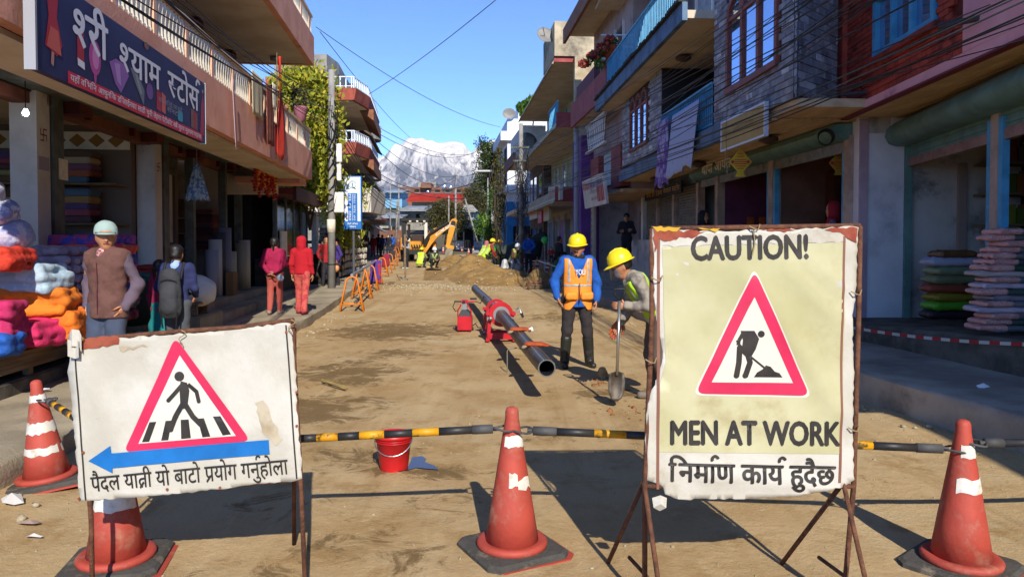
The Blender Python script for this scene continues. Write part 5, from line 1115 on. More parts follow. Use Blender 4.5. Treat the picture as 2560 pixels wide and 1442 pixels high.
for k, (u0, v0, Y0, u1, v1, Y1, sg_) in enumerate(((790, 68, 30, 1250, 318, 57, .6), (1240, 0, 25, 912, 242, 40, .15), (800, 80, 30, 1026, 345, 70, .3), (940, 315, 46, 1180, 385, 72, .7), (940, 330, 46, 1190, 380, 72, 1.0), (945, 355, 47, 1139, 440, 72, .8), (945, 375, 47, 1139, 450, 72, 1.2), (930, 420, 46, 1250, 425, 36, 1.2), (940, 440, 47, 1303, 470, 33, .9), (1139, 440, 72, 1245, 405, 36, .3), (1139, 445, 72, 1303, 430, 33, .9), (950, 500, 50, 1139, 440, 72, .6))):
    wire('sky_cable', ['long cable sweeping across the sky to the dish house', 'thin cable crossing the sky from upper right', 'thin cable dropping past the mountain summit'][k] if k < 3 else 'thin cable strung across the street before the mountain', at(u0, v0, Y0), at(u1, v1, Y1), sg_, .016 if k < 3 else .02, M_cabg, None if k < 3 else 'cables across the street end')
# ================================================================== foreground warning signs
M_tarp = mat('white_tarp', '#bbb8ae', .6, '#aaa698', 3, .15, 20, dirt='#8f836a', dscale=2.4, dspread=(.56, .8)); M_tarpy = mat('yellowed_tarp', '#b2af8c', .55, '#a09c72', 1.6, dirt='#8d7f52', dscale=2.6, dspread=(.5, .8))
M_prred = mat('print_crimson', '#c4244e', .55, '#b31f45', 5, dirt='#93304a', dscale=4, dspread=(.6, .85)); M_prblk = mat('print_black', '#1f1c1a', .6, '#2f2b27', 12); M_prblue = mat('print_blue', '#1268ad', .5, '#0d5a99', 4); M_prw = mat('print_white', '#c4c0b4', .6, '#cbc5b5', 3)
M_rebar = mat('rusty_rebar', '#6d4630', .85, '#4d2f20', 20, .6, 60); M_rust = mat('rust_paint', '#7c3324', .8, '#8f4a34', 12)
def rebar(parent, pts, r=.011): return MB().tube(pts, r, 8).build('rebar', M_rebar, parent, smooth=True)
class Tarp:
    def __init__(s, Y, amp, folds): s.Y = Y; s.amp = amp; s.folds = folds
    def P(s, u, v, lift=0):
        p = at(u, v, s.Y); d = s.amp * noise.fractal(Vector((u / 260, v / 260, s.Y)), 1, 2, 3)
        for (u0, v0, u1, v1, wd, a) in s.folds:
            L_ = math.hypot(u1 - u0, v1 - v0); tx, ty = (u1 - u0) / L_, (v1 - v0) / L_; t = (u - u0) * tx + (v - v0) * ty; q = -(u - u0) * ty + (v - v0) * tx
            d += a * math.exp(-(q / wd) ** 2) * max(0, min(1, t / 40 + .5)) * max(0, min(1, (L_ - t) / 60 + .5))
        return p + Vector((0, -d - lift, 0))
    def poly(s, name, polys, m, parent, lift=.003, grid=24):
        bm = bmesh.new()
        for poly in polys:
            if isinstance(poly, tuple): V, Fc = poly; vs = [bm.verts.new((p[0], p[1], 0)) for p in V]; [bm.faces.new([vs[i] for i in f]) for f in Fc]
            else: bm.faces.new([bm.verts.new((u, v, 0)) for u, v in poly])
        us = [p.co.x for p in bm.verts]; vs_ = [p.co.y for p in bm.verts]
        for a, lo, hi in ((0, min(us), max(us)), (1, min(vs_), max(vs_))):
            g = math.floor(lo / grid) * grid + grid
            while g < hi:
                co = (g, 0, 0) if a == 0 else (0, g, 0); no = (1, 0, 0) if a == 0 else (0, 1, 0)
                bmesh.ops.bisect_plane(bm, geom=bm.verts[:] + bm.edges[:] + bm.faces[:], plane_co=co, plane_no=no); g += grid
        bmesh.ops.triangulate(bm, faces=bm.faces)
        for p in bm.verts: p.co = s.P(p.co.x, p.co.y, lift)
        for f in bm.faces:
            f.normal_update()
            if f.normal.y > 0: f.normal_flip()
        me_ = bpy.data.meshes.new(name); bm.to_mesh(me_); bm.free(); return link_mesh(name, me_, m, parent, smooth=True)
    def text(s, name, txt, m, parent, u0, v0, u1, v1, size, off=0, lift=.004):
        V, Fc, L_ = text2d(txt, off); sx = math.hypot(u1 - u0, v1 - v0) / L_; tx, ty = (u1 - u0), (v1 - v0); q = math.hypot(tx, ty); tx /= q; ty /= q
        return s.poly(name, [([(u0 + p[0] * sx * tx + p[1] * size * ty, v0 + p[0] * sx * ty - p[1] * size * tx) for p in V], Fc)], m, parent, lift)
def rounded(pts, r, n=5):
    out = []
    for i, p in enumerate(pts):
        a = Vector(pts[i - 1]) - Vector(p); b = Vector(pts[(i + 1) % len(pts)]) - Vector(p); a.normalize(); b.normalize(); p = Vector(p)
        for k in range(n + 1):
            t = k / n; out.append(tuple(((p + a * r) * (1 - t) ** 2 + p * 2 * t * (1 - t) + (p + b * r) * t * t)))
    return out
def ragged(pts, amp, step=18, seed=1):
    r_ = random.Random(seed); out = []
    for (a, b), (c, d) in zip(pts, pts[1:] + pts[:1]):
        n_ = max(1, int(math.hypot(c - a, d - b) / step))
        for k in range(n_): t = k / n_; out.append((a + (c - a) * t + r_.uniform(-amp, amp), b + (d - b) * t + r_.uniform(-amp, amp)))
    return out
# --- left sign: pedestrians
T1 = Tarp(3.3, .010, [(200, 900, 330, 1180, 30, .006), (640, 900, 700, 1100, 40, .007), (440, 850, 470, 1000, 16, -.004)])
s1 = thing('pedestrian_sign', 'white cloth warning sign with walking figure, red triangle and blue arrow', 'sign', (-1.4, 3.3, 0))
c1 = [(178, 852), (300, 846), (420, 836), (560, 826), (728, 806), (738, 900), (744, 1050), (757, 1198), (600, 1216), (420, 1236), (198, 1254), (190, 1130), (178, 1010), (170, 930)]
body = T1.poly('cloth', [ragged(c1, 2.5, 12, 2)], M_tarp, s1, 0, 14)
so_ = body.modifiers.new('th', 'SOLIDIFY'); so_.thickness = .004; so_.offset = -1
for a, b, c in (((186, 850), (214, 1250), 2.0), ((716, 812), (742, 1196), 2.0)):
    (u0, v0), (u1, v1) = a, b; T1.poly('border_line', [[(u0 - c, v0), (u0 + c, v0), (u1 + c, v1), (u1 - c, v1)]], M_prblk, s1, .0025)
tri_o = [(438, 838), (312, 1130), (632, 1100)]; tri_i = [(447, 890), (352, 1106), (588, 1087)]
T1.poly('triangle', [rounded([(438, 842), (628, 1101), (311, 1129)], 22)], M_prred, s1, .003); T1.poly('triangle_field', [[(449, 888), (591, 1088), (347, 1108)]], M_prw, s1, .0045)
def stroke(pts, wd):
    out = []; 
    for (a, b), (c, d) in zip(pts, pts[1:]):
        L_ = math.hypot(c - a, d - b); nx, ny = -(d - b) / L_ * wd / 2, (c - a) / L_ * wd / 2; out.append([(a + nx, b + ny), (c + nx, d + ny), (c - nx, d - ny), (a - nx, b - ny)])
    return out
fig = [disc2((449, 940), 12)] + [[(452, 952), (468, 956), (474, 975), (470, 1012), (452, 1014), (450, 980)]] + stroke([(455, 962), (440, 980), (422, 1000)], 10) + stroke([(470, 960), (492, 978), (498, 1002)], 10) + stroke([(457, 1010), (440, 1040), (428, 1072)], 13) + stroke([(464, 1010), (484, 1040), (508, 1064)], 13)
fig += [disc2(c, r_) for c, r_ in (((428, 1072), 7), ((508, 1064), 7), ((422, 1000), 5), ((498, 1002), 5), ((440, 980), 5), ((492, 978), 5), ((441, 1040), 6.5), ((484, 1040), 6.5), ((459, 1012), 9))]
bars = [[(375, 1054), (392, 1053), (374, 1103), (356, 1104)], [(415, 1051), (430, 1050), (422, 1099), (404, 1100)], [(453, 1048), (473, 1047), (478, 1094), (454, 1096)], [(495, 1045), (511, 1044), (527, 1090), (507, 1092)], [(533, 1040), (552, 1039), (579, 1084), (558, 1087)]]
T1.poly('crossing_bars', bars, M_prblk, s1, .006)
for k, q in enumerate(fig): pass
T1.poly('walking_figure', fig, M_prblk, s1, .0075)
T1.poly('arrow', [[(222, 1151), (279, 1112), (281, 1131), (674, 1097), (676, 1133), (283, 1168), (283, 1181)]], M_prblue, s1, .0055)
T1.text('lettering', 'पैदल यात/ी यो बाटो प/योग गनु^होला', M_prblk, s1, 230, 1228, 722, 1183, 58, .010, .005)
M_stn = mat('mud_stain', '#aea48e', .8, '#95866a', 9)
for q in ([(640, 1010), (662, 1000), (690, 1060), (705, 1100), (690, 1112), (655, 1080)], [(300, 868), (372, 862), (300, 880)]): T1.poly('stain', [ragged(q, 4, 10, 4)], M_stn, s1, .0028)
T1.poly('torn_top', [ragged([(190, 846), (300, 838), (296, 862), (196, 872)], 3, 12, 5)], M_rust, s1, .004)
top = [at(u, v, 3.31) for u, v in ((168, 858), (300, 842), (450, 828), (600, 818), (735, 800))]; rebar(s1, top)
rebar(s1, [at(195, 850, 3.315), at(228, 1300, 3.315), at(232, 1525, 3.30)]); rebar(s1, [at(730, 806, 3.315), at(752, 1205, 3.315), at(766, 1530, 3.28)])
rebar(s1, [at(195, 860, 3.33), Vector((at(230, 1400, 3.9).x, 3.95, .0))]); rebar(s1, [at(735, 812, 3.33), Vector((at(752, 1400, 3.9).x - .05, 3.95, .0))]); rebar(s1, [at(200, 1246, 3.315), at(756, 1196, 3.315)])
M_tie = mat('dry_string', '#8f7c58', .9)
for u, v in ((200, 846), (455, 832), (728, 805)):
    a = at(u, v, 3.285); MB().tube([a + Vector((.022 * math.sin(.7 * q) * (1 - q / 14), -.006, .012 - .006 * q)) for q in range(12)], .0022, 5).build('string_tie', M_tie, s1)
sc_ = MB(); a = at(190, 852, 3.28); sc_.rings([[a + Vector((.03 * math.cos(q), -.01 + .01 * math.sin(3 * q), .03 * math.sin(q) + dz)) for q in np.linspace(0, 5.5, 7)] for dz in (-.05, -.02, .01, .025)], cap=False, closed=False); sc_.build('torn_scrap', M_tarp, s1)
for u, v in ((208, 1130), (198, 1246), (418, 1222), (550, 1218), (742, 1064), (742, 980), (716, 830)): p = at(u, v, 3.294); MB().lathe([(.006, 0), (.006, .004)], 8, p, Matrix.Rotation(R(90), 3, 'X')).build('rivet', M_rust, s1)
# --- right sign: men at work
T2 = Tarp(3.25, .012, [(1870, 690, 2120, 1060, 26, .012), (1960, 660, 2090, 800, 18, .010), (2000, 640, 2120, 730, 16, .008), (1660, 700, 1760, 620, 22, .008), (1720, 1180, 2060, 1215, 18, .010), (1640, 900, 1690, 930, 20, .012), (1650, 820, 1760, 880, 30, .006)])
s2 = thing('men_at_work_sign', 'tall yellowed cloth CAUTION sign with red triangle and digging figure', 'sign', (1.06, 3.25, 0))
c2 = [(1632, 572), (1760, 578), (1900, 575), (2040, 571), (2144, 566), (2140, 700), (2132, 800), (2136, 920), (2130, 1060), (2134, 1200), (2100, 1218), (2010, 1238), (1860, 1246), (1700, 1248), (1664, 1236), (1660, 1216), (1618, 1200), (1614, 1100), (1618, 1010), (1650, 930), (1656, 880), (1642, 800), (1632, 700)]
body = T2.poly('cloth', [ragged(c2, 2.5, 12, 3)], M_tarp, s2, 0, 14); so_ = body.modifiers.new('th', 'SOLIDIFY'); so_.thickness = .004; so_.offset = -1
T2.poly('yellow_field', [[(1656, 618), (2108, 606), (2112, 800), (2106, 1000), (2100, 1134), (1648, 1130), (1650, 960), (1664, 900), (1660, 800)]], M_tarpy, s2, .002)
T2.poly('top_band', [ragged([(1690, 584), (2110, 580), (2108, 605), (1656, 616)], 3, 14, 6)], M_tarp, s2, .0026)
for q in ([(1643, 590), (1650, 590), (1648, 1222), (1641, 1222)], [(2106, 590), (2112, 590), (2102, 1206), (2096, 1206)]): T2.poly('border_line', [q], mat('print_brown', '#332c28', .6), s2, .003)
T2.text('lettering', 'CAUTION!', M_prblk, s2, 1726, 650, 2022, 645, 84, .045, .0035)
T2.text('lettering', 'MEN AT WORK', M_prblk, s2, 1673, 1110, 2098, 1112, 84, .045, .0035)
T2.text('lettering', 'िनमा^ण काय^ हुदैछ', M_prblk, s2, 1672, 1202, 2086, 1210, 72, .026, .0035)
T2.poly('triangle_edge', [rounded([(1883, 668), (2030, 994), (1732, 988)], 24)], M_prw, s2, .003); T2.poly('triangle', [rounded([(1883, 676), (2024, 989), (1739, 984)], 24)], M_prred, s2, .0045); T2.poly('triangle_field', [[(1883, 742), (1982, 957), (1779, 955)]], M_prw, s2, .006)
dig = [disc2((1901, 834), 8.5)] + [[(1850, 826), (1884, 826), (1896, 846), (1888, 872), (1872, 900), (1852, 880), (1856, 850)]] + stroke([(1856, 832), (1846, 850), (1844, 862), (1858, 872)], 9) + stroke([(1848, 866), (1846, 905), (1840, 940)], 14) + stroke([(1866, 878), (1874, 905), (1862, 940)], 14) + stroke([(1840, 850), (1862, 880), (1912, 920)], 5) + stroke([(1884, 846), (1878, 866), (1866, 884)], 9)
dig += [disc2(c, r_) for c, r_ in (((1840, 938), 7), ((1862, 938), 7), ((1874, 904), 7), ((1846, 904), 6.5))]; dig.append([(1884, 942), (1892, 930), (1906, 922), (1914, 912), (1926, 916), (1936, 928), (1948, 932), (1956, 943)])
T2.poly('digging_figure', dig, M_prblk, s2, .0075)
for q, e, sd in (([(1634, 574), (1770, 579), (1730, 596), (1700, 592), (1672, 606), (1650, 596), (1636, 630)], 4, 7), ([(2060, 572), (2143, 568), (2140, 606), (2118, 596), (2100, 584)], 3, 8), ([(1900, 574), (1990, 573), (1960, 580)], 2, 9)): T2.poly('rust_flake', [ragged(q, e, 9, sd)], M_rust, s2, .004)
for q, e, sd in (([(1632, 566), (1700, 570), (1690, 577), (1640, 580)], 3, 3), ([(1745, 571), (1800, 573), (1790, 579)], 2, 4)): T2.poly('yellow_scrap', [ragged(q, e, 9, sd)], mat('yellow_paint_scrap', '#b8921f', .6), s2, .006)
sc_ = at(1650, 1255, 3.23); b = MB(); b.add([sc_ + Vector(q) for q in ((-.035, 0, .02), (0, -.01, .035), (.03, 0, .02), (.025, -.012, -.02), (0, .004, -.04), (-.03, -.01, -.02), (0, -.02, 0))], [(0, 1, 6), (1, 2, 6), (2, 3, 6), (3, 4, 6), (4, 5, 6), (5, 0, 6)]); b.build('torn_scrap', M_tarp, s2)
rebar(s2, [at(1628, 572, 3.262), at(2150, 565, 3.262)], .012); rebar(s2, [at(2150, 565, 3.262), at(2146, 800, 3.262), at(2134, 1215, 3.262), at(2114, 1442, 3.26), at(2112, 1535, 3.26)], .012); rebar(s2, [at(1630, 572, 3.262), at(1630, 800, 3.262), at(1612, 1215, 3.262), at(1612, 1535, 3.25)], .012)
rebar(s2, [at(1612, 1215, 3.262), at(2134, 1215, 3.262)], .011)
for u in (1610, 2108):
    s_ = -1 if u < 1800 else 1; a = at(u, 1205, 3.262); bk = Vector((a.x - .10, 3.72, 0)); fr_ = Vector((a.x + .055, 3.05, 0))
    rebar(s2, [a, a.lerp(bk, .6), bk], .011); rebar(s2, [a, fr_], .011); rebar(s2, [fr_ + Vector((0, .12, .12)), Vector((a.x - .04, 3.42, .16))], .009)
for u, v in ((1884, 572), (2138, 735), (2132, 1075), (1625, 905), (1640, 700)): a = at(u, v, 3.235); MB().tube([a + Vector((-.02, 0, .012)), a + Vector((0, -.01, 0)), a + Vector((.02, 0, -.004)), a + Vector((.028, .0, .02))], .003, 5).build('string_tie', M_tie, s2)
MB().tube([at(1884, 571, 3.235), at(1887, 610, 3.235), at(1880, 640, 3.235)], .003, 5).build('string_tie', M_tie, s2)
# ================================================================== cones and bars
M_cone = mat('cone_red', '#a64334', .65, '#94392c', 5, .15, 30, dirt='#a8705c', dscale=5, dspread=(.5, .72)); M_rubber = mat('grey_rubber', '#4b4842', .9, '#3a3833', 6, .5, 40, dirt='#7a7060', dscale=6); M_band = mat('reflective_white', '#d2cfc4', .5, '#bdb9ab', 8, dirt='#9a8e78', dscale=9)
def cone(label, x, y, h=.75, rz=0, lean=(0, 0), bands=(), sc=1.0):
    t = thing('traffic_cone', label, 'traffic cone', (x, y, road_z(x, y)), rz, 'traffic cones on the site'); t.rotation_euler = (lean[0], lean[1], rz); k = sc; R0 = .142 * k; R1 = .036 * k; z0 = .055 * k
    def rad(z): return R0 + (R1 - R0) * (z - z0) / (h - .06 * k - z0)
    b = MB(); s_ = .235 * k; ch = .05 * k
    oct_ = [(-s_, -s_ + ch), (-s_ + ch, -s_), (s_ - ch, -s_), (s_, -s_ + ch), (s_, s_ - ch), (s_ - ch, s_), (-s_ + ch, s_), (-s_, s_ - ch)]
    b.rings([[(px, py, 0) for px, py in oct_], [(px, py, .022 * k) for px, py in oct_], [(px * .93, py * .93, .034 * k) for px, py in oct_], [(px * .75, py * .75, .036 * k) for px, py in oct_]]); b.build('base_plate', M_rubber, t, False)
    MB().lathe([(.215 * k, .0), (.22 * k, -.001)], 4) 
    b = MB(); b.rings([[(px * 1.02 + .02, py * .99 - .015, -.006) for px, py in oct_], [(px * 1.02 + .02, py * .99 - .015, .006) for px, py in oct_]]); b.build('under_plate', M_cone, t, False)
    MB().lathe([(.185 * k, .03 * k), (.188 * k, .055 * k), (.175 * k, .068 * k), (.15 * k, .064 * k)], 28).build('flange', M_cone, t, False, True)
    zt_ = h - .06 * k; MB().lathe([(R0, .05 * k), (rad(.3 * h), .3 * h), (rad(.6 * h), .6 * h), (R1, zt_), (R1 * .98, h - .025 * k), (R1 * .8, h - .008 * k), (R1 * .4, h), (.001, h)], 28).build('body', M_cone, t, False, True)
    for a0, a1, za, zb, rg in bands:
        n_ = max(3, int((a1 - a0) / 12)); r_ = random.Random(int(a0 * 7 + za * 1000)); b = MB(); rs = []
        lo = [za * h + r_.uniform(-rg, rg) for _ in range(n_ + 1)]; hi = [zb * h + r_.uniform(-rg, rg) for _ in range(n_ + 1)]
        for q in range(n_ + 1):
            a = R(a0 + (a1 - a0) * q / n_); rs.append([((rad(z) + .0022) * math.cos(a), (rad(z) + .0022) * math.sin(a), z) for z in (lo[q], (lo[q] + hi[q]) / 2, hi[q])])
        b.rings(rs, cap=False, closed=False); b.build('reflective_band', M_band, t, False, True)
    return t
c0 = cone('worn red cone standing between the two warning signs', 0.0, 3.87, .765, R(28), (0, 0), [(200, 340, .735, .81, .006), (232, 262, .48, .56, .010), (262, 318, .455, .525, .012)])
cone('red cone standing behind the pedestrian sign', -2.02, 3.74, .75, R(12), (0, 0), [(160, 350, .40, .52, .006), (150, 380, .72, .80, .01)])
cone('leaning red cone with three white bands at the left kerb', -3.13, 4.95, .70, R(30), (R(-2), R(-5)), [(150, 400, .79, .86, .005), (150, 400, .50, .60, .008), (160, 320, .30, .37, .008), (335, 350, .30, .37, .01)])
cone('red cone right of the CAUTION sign', 2.27, 3.70, .75, R(40), (0, 0), [(190, 380, .76, .84, .005), (180, 345, .53, .625, .007), (325, 365, .55, .66, .02), (330, 360, .37, .43, .012)])
M_by = mat('bar_yellow', '#cf9512', .5, '#b9830f', 5, dirt='#4d3f22', dscale=14, dspread=(.5, .62)); M_bk = mat('bar_black', '#1c1d20', .5, '#2c2b2a', 6); M_grip = mat('bar_grip', '#4a4a4a', .7, '#3a3a3a', 6)
def bar(label, a, b, y_at, rr=.021):
    a = Vector(a); b = Vector(b); t = thing('barrier_bar', label, 'barrier', a, 0, 'striped bars between the cones'); d = (b - a)
    cuts = [0, .06] + sorted(q for p in y_at for q in p) + [.94, 1]; kinds = []
    seg = [(0, .06, M_grip, 1.15)]; prev = .06
    for p, q in y_at: seg += [(prev, p, M_bk, 1), (p, q, M_by, 1)]; prev = q
    seg += [(prev, .94, M_bk, 1), (.94, 1, M_grip, 1.15)]
    for p, q, m_, k in seg:
        if q - p > .001: MB().tube([a + d * p, a + d * q], rr * k, 14).build({'bar_grip': 'end_grip'}.get(m_.name, 'band'), m_, t, smooth=True)
    for p, e in ((a, -1), (b, 1)):
        c = p + d.normalized() * e * .06; 
        MB().tube([c + Vector((.058 * math.cos(q), .058 * math.sin(q), .006 * math.sin(2 * q))) for q in np.linspace(0, 6.28, 18)], .006, 6).build('end_ring', M_grip, t, smooth=True); MB().tube([p, p + d.normalized() * e * .03], .012, 8).build('neck', M_grip, t)
    return t
def cp(x, y, z): return Vector((x, y, z))
bar('worn striped bar from the pedestrian sign to the middle cone', cp(-1.92, 3.75, .585), cp(-.10, 3.86, .652), [(.09, .16), (.23, .30), (.385, .455), (.50, .56), (.62, .69), (.77, .845)])
bar('striped bar from the middle cone behind the CAUTION sign', cp(.11, 3.86, .642), cp(2.17, 3.71, .588), [(.155, .235), (.315, .40), (.50, .58), (.745, .835)])
bar('short striped bar from the leaning cone to the pedestrian sign', cp(-3.05, 4.85, .585), cp(-2.10, 3.84, .60), [(.1, .17), (.24, .31), (.38, .45), (.52, .59), (.66, .73), (.8, .87)])
bar('bar leaving the right cone out of the picture', cp(2.38, 3.70, .62), cp(3.9, 3.8, .60), [(.4, .5)])
# ================================================================== bucket, puddle, litter
bp_ = gnd(985, 1172); t = thing('red_bucket', 'red plastic bucket on the dirt behind the striped bar', 'bucket', bp_); M_buck = mat('bucket_red', '#b81f22', .4, '#a31a1d', 5, dirt='#b9706a', dscale=9, dspread=(.6, .75))
MB().lathe([(.098, 0), (.10, .01), (.128, .235), (.136, .237), (.137, .26), (.131, .262), (.125, .24), (.095, .015), (.001, .012)], 28, bp_, cap=False).build('shell', M_buck, t, smooth=True)
for z in (.205, .22): MB().lathe([(.124 + .02 * (z - .2), z), (.132, z + .004), (.124 + .02 * (z - .2), z + .008)], 28, bp_, cap=False).build('rim_ridge', M_buck, t, smooth=True)
MB().tube([bp_ + Vector((.135 * math.cos(q), -.11 * abs(math.sin(q)) - .01, .225 - .10 * math.sin(q))) for q in np.linspace(0, math.pi, 14)], .004, 6).build('handle', mat('wire', '#8a8a8a', .4, metal=.8), t)
pd = [(1030, 1146), (1055, 1143), (1066, 1150), (1062, 1158), (1085, 1166), (1097, 1177), (1070, 1175), (1040, 1172), (1020, 1178), (1000, 1182), (960, 1182), (990, 1172), (1022, 1168)]
P_ = [gnd(u, v) + Vector((0, 0, .045)) for u, v in pd]
for p in P_: p.z = max(road_z(q.x, q.y) for q in P_) + .006
tag(MB().quad(*P_).build('puddle', mat('puddle_water', '#3a3226', .16, spec=.6)), 'small blue-grey puddle spreading right of the red bucket', 'puddle')
rl = random.Random(3)
def litter(label, u, v, sx, sy, col, dz=.0, name='paper_scrap', cat='litter', n=7, seed=1, ht=.02):
    r_ = random.Random(seed); g_ = gnd(u, v, dz); z = (road_z(g_.x, g_.y) if dz == 0 else g_.z) + .008; b = MB(); ring = []
    for k in range(n): a = 2 * math.pi * k / n; ring.append((g_.x + sx * math.cos(a) * r_.uniform(.6, 1.1), g_.y + sy * math.sin(a) * r_.uniform(.6, 1.1), z + r_.uniform(0, ht)))
    b.add(ring + [(g_.x, g_.y, z + ht * 1.3)], [(k, (k + 1) % n, n) for k in range(n)]); return tag(b.build(name, mat('litter_' + col, col, .8)), label, cat)
litter('crumpled white plastic bag in the left corner of the road', 30, 1268, .07, .06, '#b5b2ac', seed=2, ht=.05); litter('flat pinkish paper scrap on the near left road', 75, 1312, .08, .04, '#9a8478', seed=3); litter('strip of white paper near the bottom left', 85, 1345, .07, .02, '#b5b2aa', seed=4); litter('small white paper on the left pavement behind the leaning cone', 112, 978, .05, .04, '#d5d3cf', .21, seed=5); litter('crumpled white tissue on the right pavement', 2458, 978, .06, .05, '#d9d9dc', .35, seed=6, ht=.05)
tw_ = thing('twig_bundle', 'small bundle of dry twigs lying on the road', 'twigs', gnd(835, 970))
for k in range(9): a = gnd(805 + rl.uniform(-3, 3), 964 + rl.uniform(-3, 3)); b_ = gnd(866 + rl.uniform(-8, 4), 976 + rl.uniform(-4, 4)); MB().tube([a + Vector((0, 0, .05 + .003 * k)), b_ + Vector((0, 0, .035))], .005, 5).build('twig', mat('straw', '#8f7a4a', .9), tw_)
# ================================================================== loose stones and rubble
def rocks(name, label, pts, smin, smax, m, seed=1, kind='stuff', zf=None):
    r_ = np.random.default_rng(seed); V = []; Fc = []
    ico = bmesh.new(); bmesh.ops.create_icosphere(ico, subdivisions=1, radius=1); iv = np.array([v.co[:] for v in ico.verts]); fi = np.array([[v.index for v in f.verts] for f in ico.faces]); ico.free()
    for i, (x, y, z) in enumerate(pts):
        s_ = smin + (smax - smin) * r_.random() ** 3; q = iv * (1 + .35 * r_.normal(size=(len(iv), 1)) * .6) * np.array([s_ * r_.uniform(.7, 1.3), s_ * r_.uniform(.7, 1.3), s_ * r_.uniform(.5, .9)]); V.append(q + np.array([x, y, z + s_ * .25])); Fc.append(fi + i * len(iv))
    o = link_mesh(name, np_mesh(name, np.concatenate(V), np.concatenate(Fc)), m); return tag(o, label, 'gravel', kind=kind)
M_rock = mat('pale_stone', '#a89c82', .9, '#85785e', 25, .4, 60); pts = []
r_ = np.random.default_rng(8)
for _ in range(2600):
    Y = 3 + 24 * r_.random() ** 1.7; a, b = lk(Y) + .1, rk(Y) - .05; x = a + (b - a) * r_.random()
    if noise.fractal(Vector((x * .8, Y * .8, 9)), 1, 2, 3) < -.05 and r_.random() < .75: continue
    pts.append((x, Y, road_z(x, Y)))
rocks('loose_gravel', 'loose pebbles scattered over the dirt road', pts, .003, .011, M_rock, 2)
pts = [(x, y, road_z(x, y)) for x, y in zip(r_.normal(-3.0, .9, 420), r_.normal(24.3, .8, 420))] + [(x, y, road_z(x, y)) for x, y in zip(r_.normal(-1.3, .8, 160), r_.normal(24.0, .6, 160))]
rocks('rubble', 'broken pale rubble along the near edge of the trench', pts, .015, .06, M_rock, 3)
pts = [(x, y, road_z(x, y)) for x, y in [(lk(Y) + .15 + abs(r_.normal(0, .18)), Y) for Y in r_.uniform(4, 22, 260)] + [(rk(Y) - .1 - abs(r_.normal(0, .2)), Y) for Y in r_.uniform(5, 20, 200)]]
rocks('kerb_debris', 'stones and crumbs along the foot of the kerbs', pts, .008, .04, M_rock, 4)
st_ = gnd(1506, 945); sdf_obj('stone', SDF().ball((0, 0, .055), .055, ax=(0, 0, 1), ln=.025).ball((.02, .01, .06), .05), mat('tan_stone', '#b39a70', .9, '#94794e', 12, .4, 30), tp := thing('stone', 'tan rounded stone beside the shovel blade', 'stone', st_), .012, wr=(.008, 40, 2))
pts = [(x, y, road_z(x, y)) for x, y in zip(r_.normal(1.33, .25, 60), r_.normal(7.2, .15, 60))] + [(x, y, road_z(x, y)) for x, y in zip(r_.normal(1.03, .12, 40), r_.normal(8.6, .15, 40))]
rocks('red_clods', 'reddish soil clods around the shovelling worker', pts, .006, .03, mat('red_clod', '#8a5a36', .95, '#6d4426', 20), 5)
# ------------------------------------------------------------------ dirt piles
M_pile = bpy.data.materials.new('excavated_soil'); M_pile.use_nodes = True; MATS['excavated_soil'] = M_pile
mat('soil_pile', '#8f7140', .95, '#75582e', 3, .8, 14, dirt='#a58a58', dscale=6, dspread=(.5, .7))
def pile(label, blobs, x0, x1, y0, y1, st, name='dirt_pile', m='soil_pile'):
    V = []; xs = np.arange(x0, x1, st); ys = np.arange(y0, y1, st); F_ = []
    for y in ys:
        for x in xs:
            h = max((hh * math.exp(-(abs((x - cx) / sx) ** 2.0 + abs((y - cy) / sy) ** 2.0)) for cx, cy, sx, sy, hh in blobs)); h2 = sum(hh * math.exp(-(((x - cx) / sx) ** 2 + ((y - cy) / sy) ** 2)) for cx, cy, sx, sy, hh in blobs); h = .6 * h + .4 * h2
            n_ = noise.fractal(Vector((x * 1.7, y * 1.7, 2)), 1, 2, 5) * .10 + noise.fractal(Vector((x * 6, y * 6, 5)), 1, 2, 3) * .03
            V.append((x, y, zr(y) + h * (1 + .5 * n_) + n_ * min(1, h * 3) - .09))
    nx = len(xs); F_ = np.array([(j * nx + i, j * nx + i + 1, (j + 1) * nx + i + 1, (j + 1) * nx + i) for j in range(len(ys) - 1) for i in range(nx - 1)])
    o = link_mesh(name, np_mesh(name, np.array(V), F_), MATS[m], smooth=True); return tag(o, label, 'dirt pile')
PB_ = [(-1.75, 33.5, 1.15, 2.0, .98), (-.7, 29.6, 1.3, 2.0, .58), (.25, 27.6, 1.3, 1.5, .40), (-1.1, 27.2, .9, 1.2, .25)]
pile('large mound of brown excavated soil in the middle of the street', PB_, -5, 3.2, 23, 39, .13)
pile('small far soil mound beside the digger bucket', [(-3.3, 43.5, .9, 1.3, .75), (-2.4, 42, .8, 1.0, .35)], -6, -.5, 40.2, 47, .16)
pile('grey-brown gravel heap at the right kerb', [(.95, 26.4, .55, 1.0, .62), (1.1, 25.4, .5, .7, .35)], -.6, 2.6, 23.6, 29.2, .11, m='soil_pile')
pts = []
for _ in range(260):
    cx, cy, sx, sy, hh = PB_[r_.integers(0, 4)]; x, y = r_.normal(cx, sx * .6), r_.normal(cy - .4, sy * .6); h = max(q[4] * math.exp(-(((x - q[0]) / q[2]) ** 2 + ((y - q[1]) / q[3]) ** 2)) for q in PB_); pts.append((x, y, zr(y) + h - .04))
rocks('pile_stones', 'pale stones showing on the soil mound', pts, .012, .055, M_rock, 6)
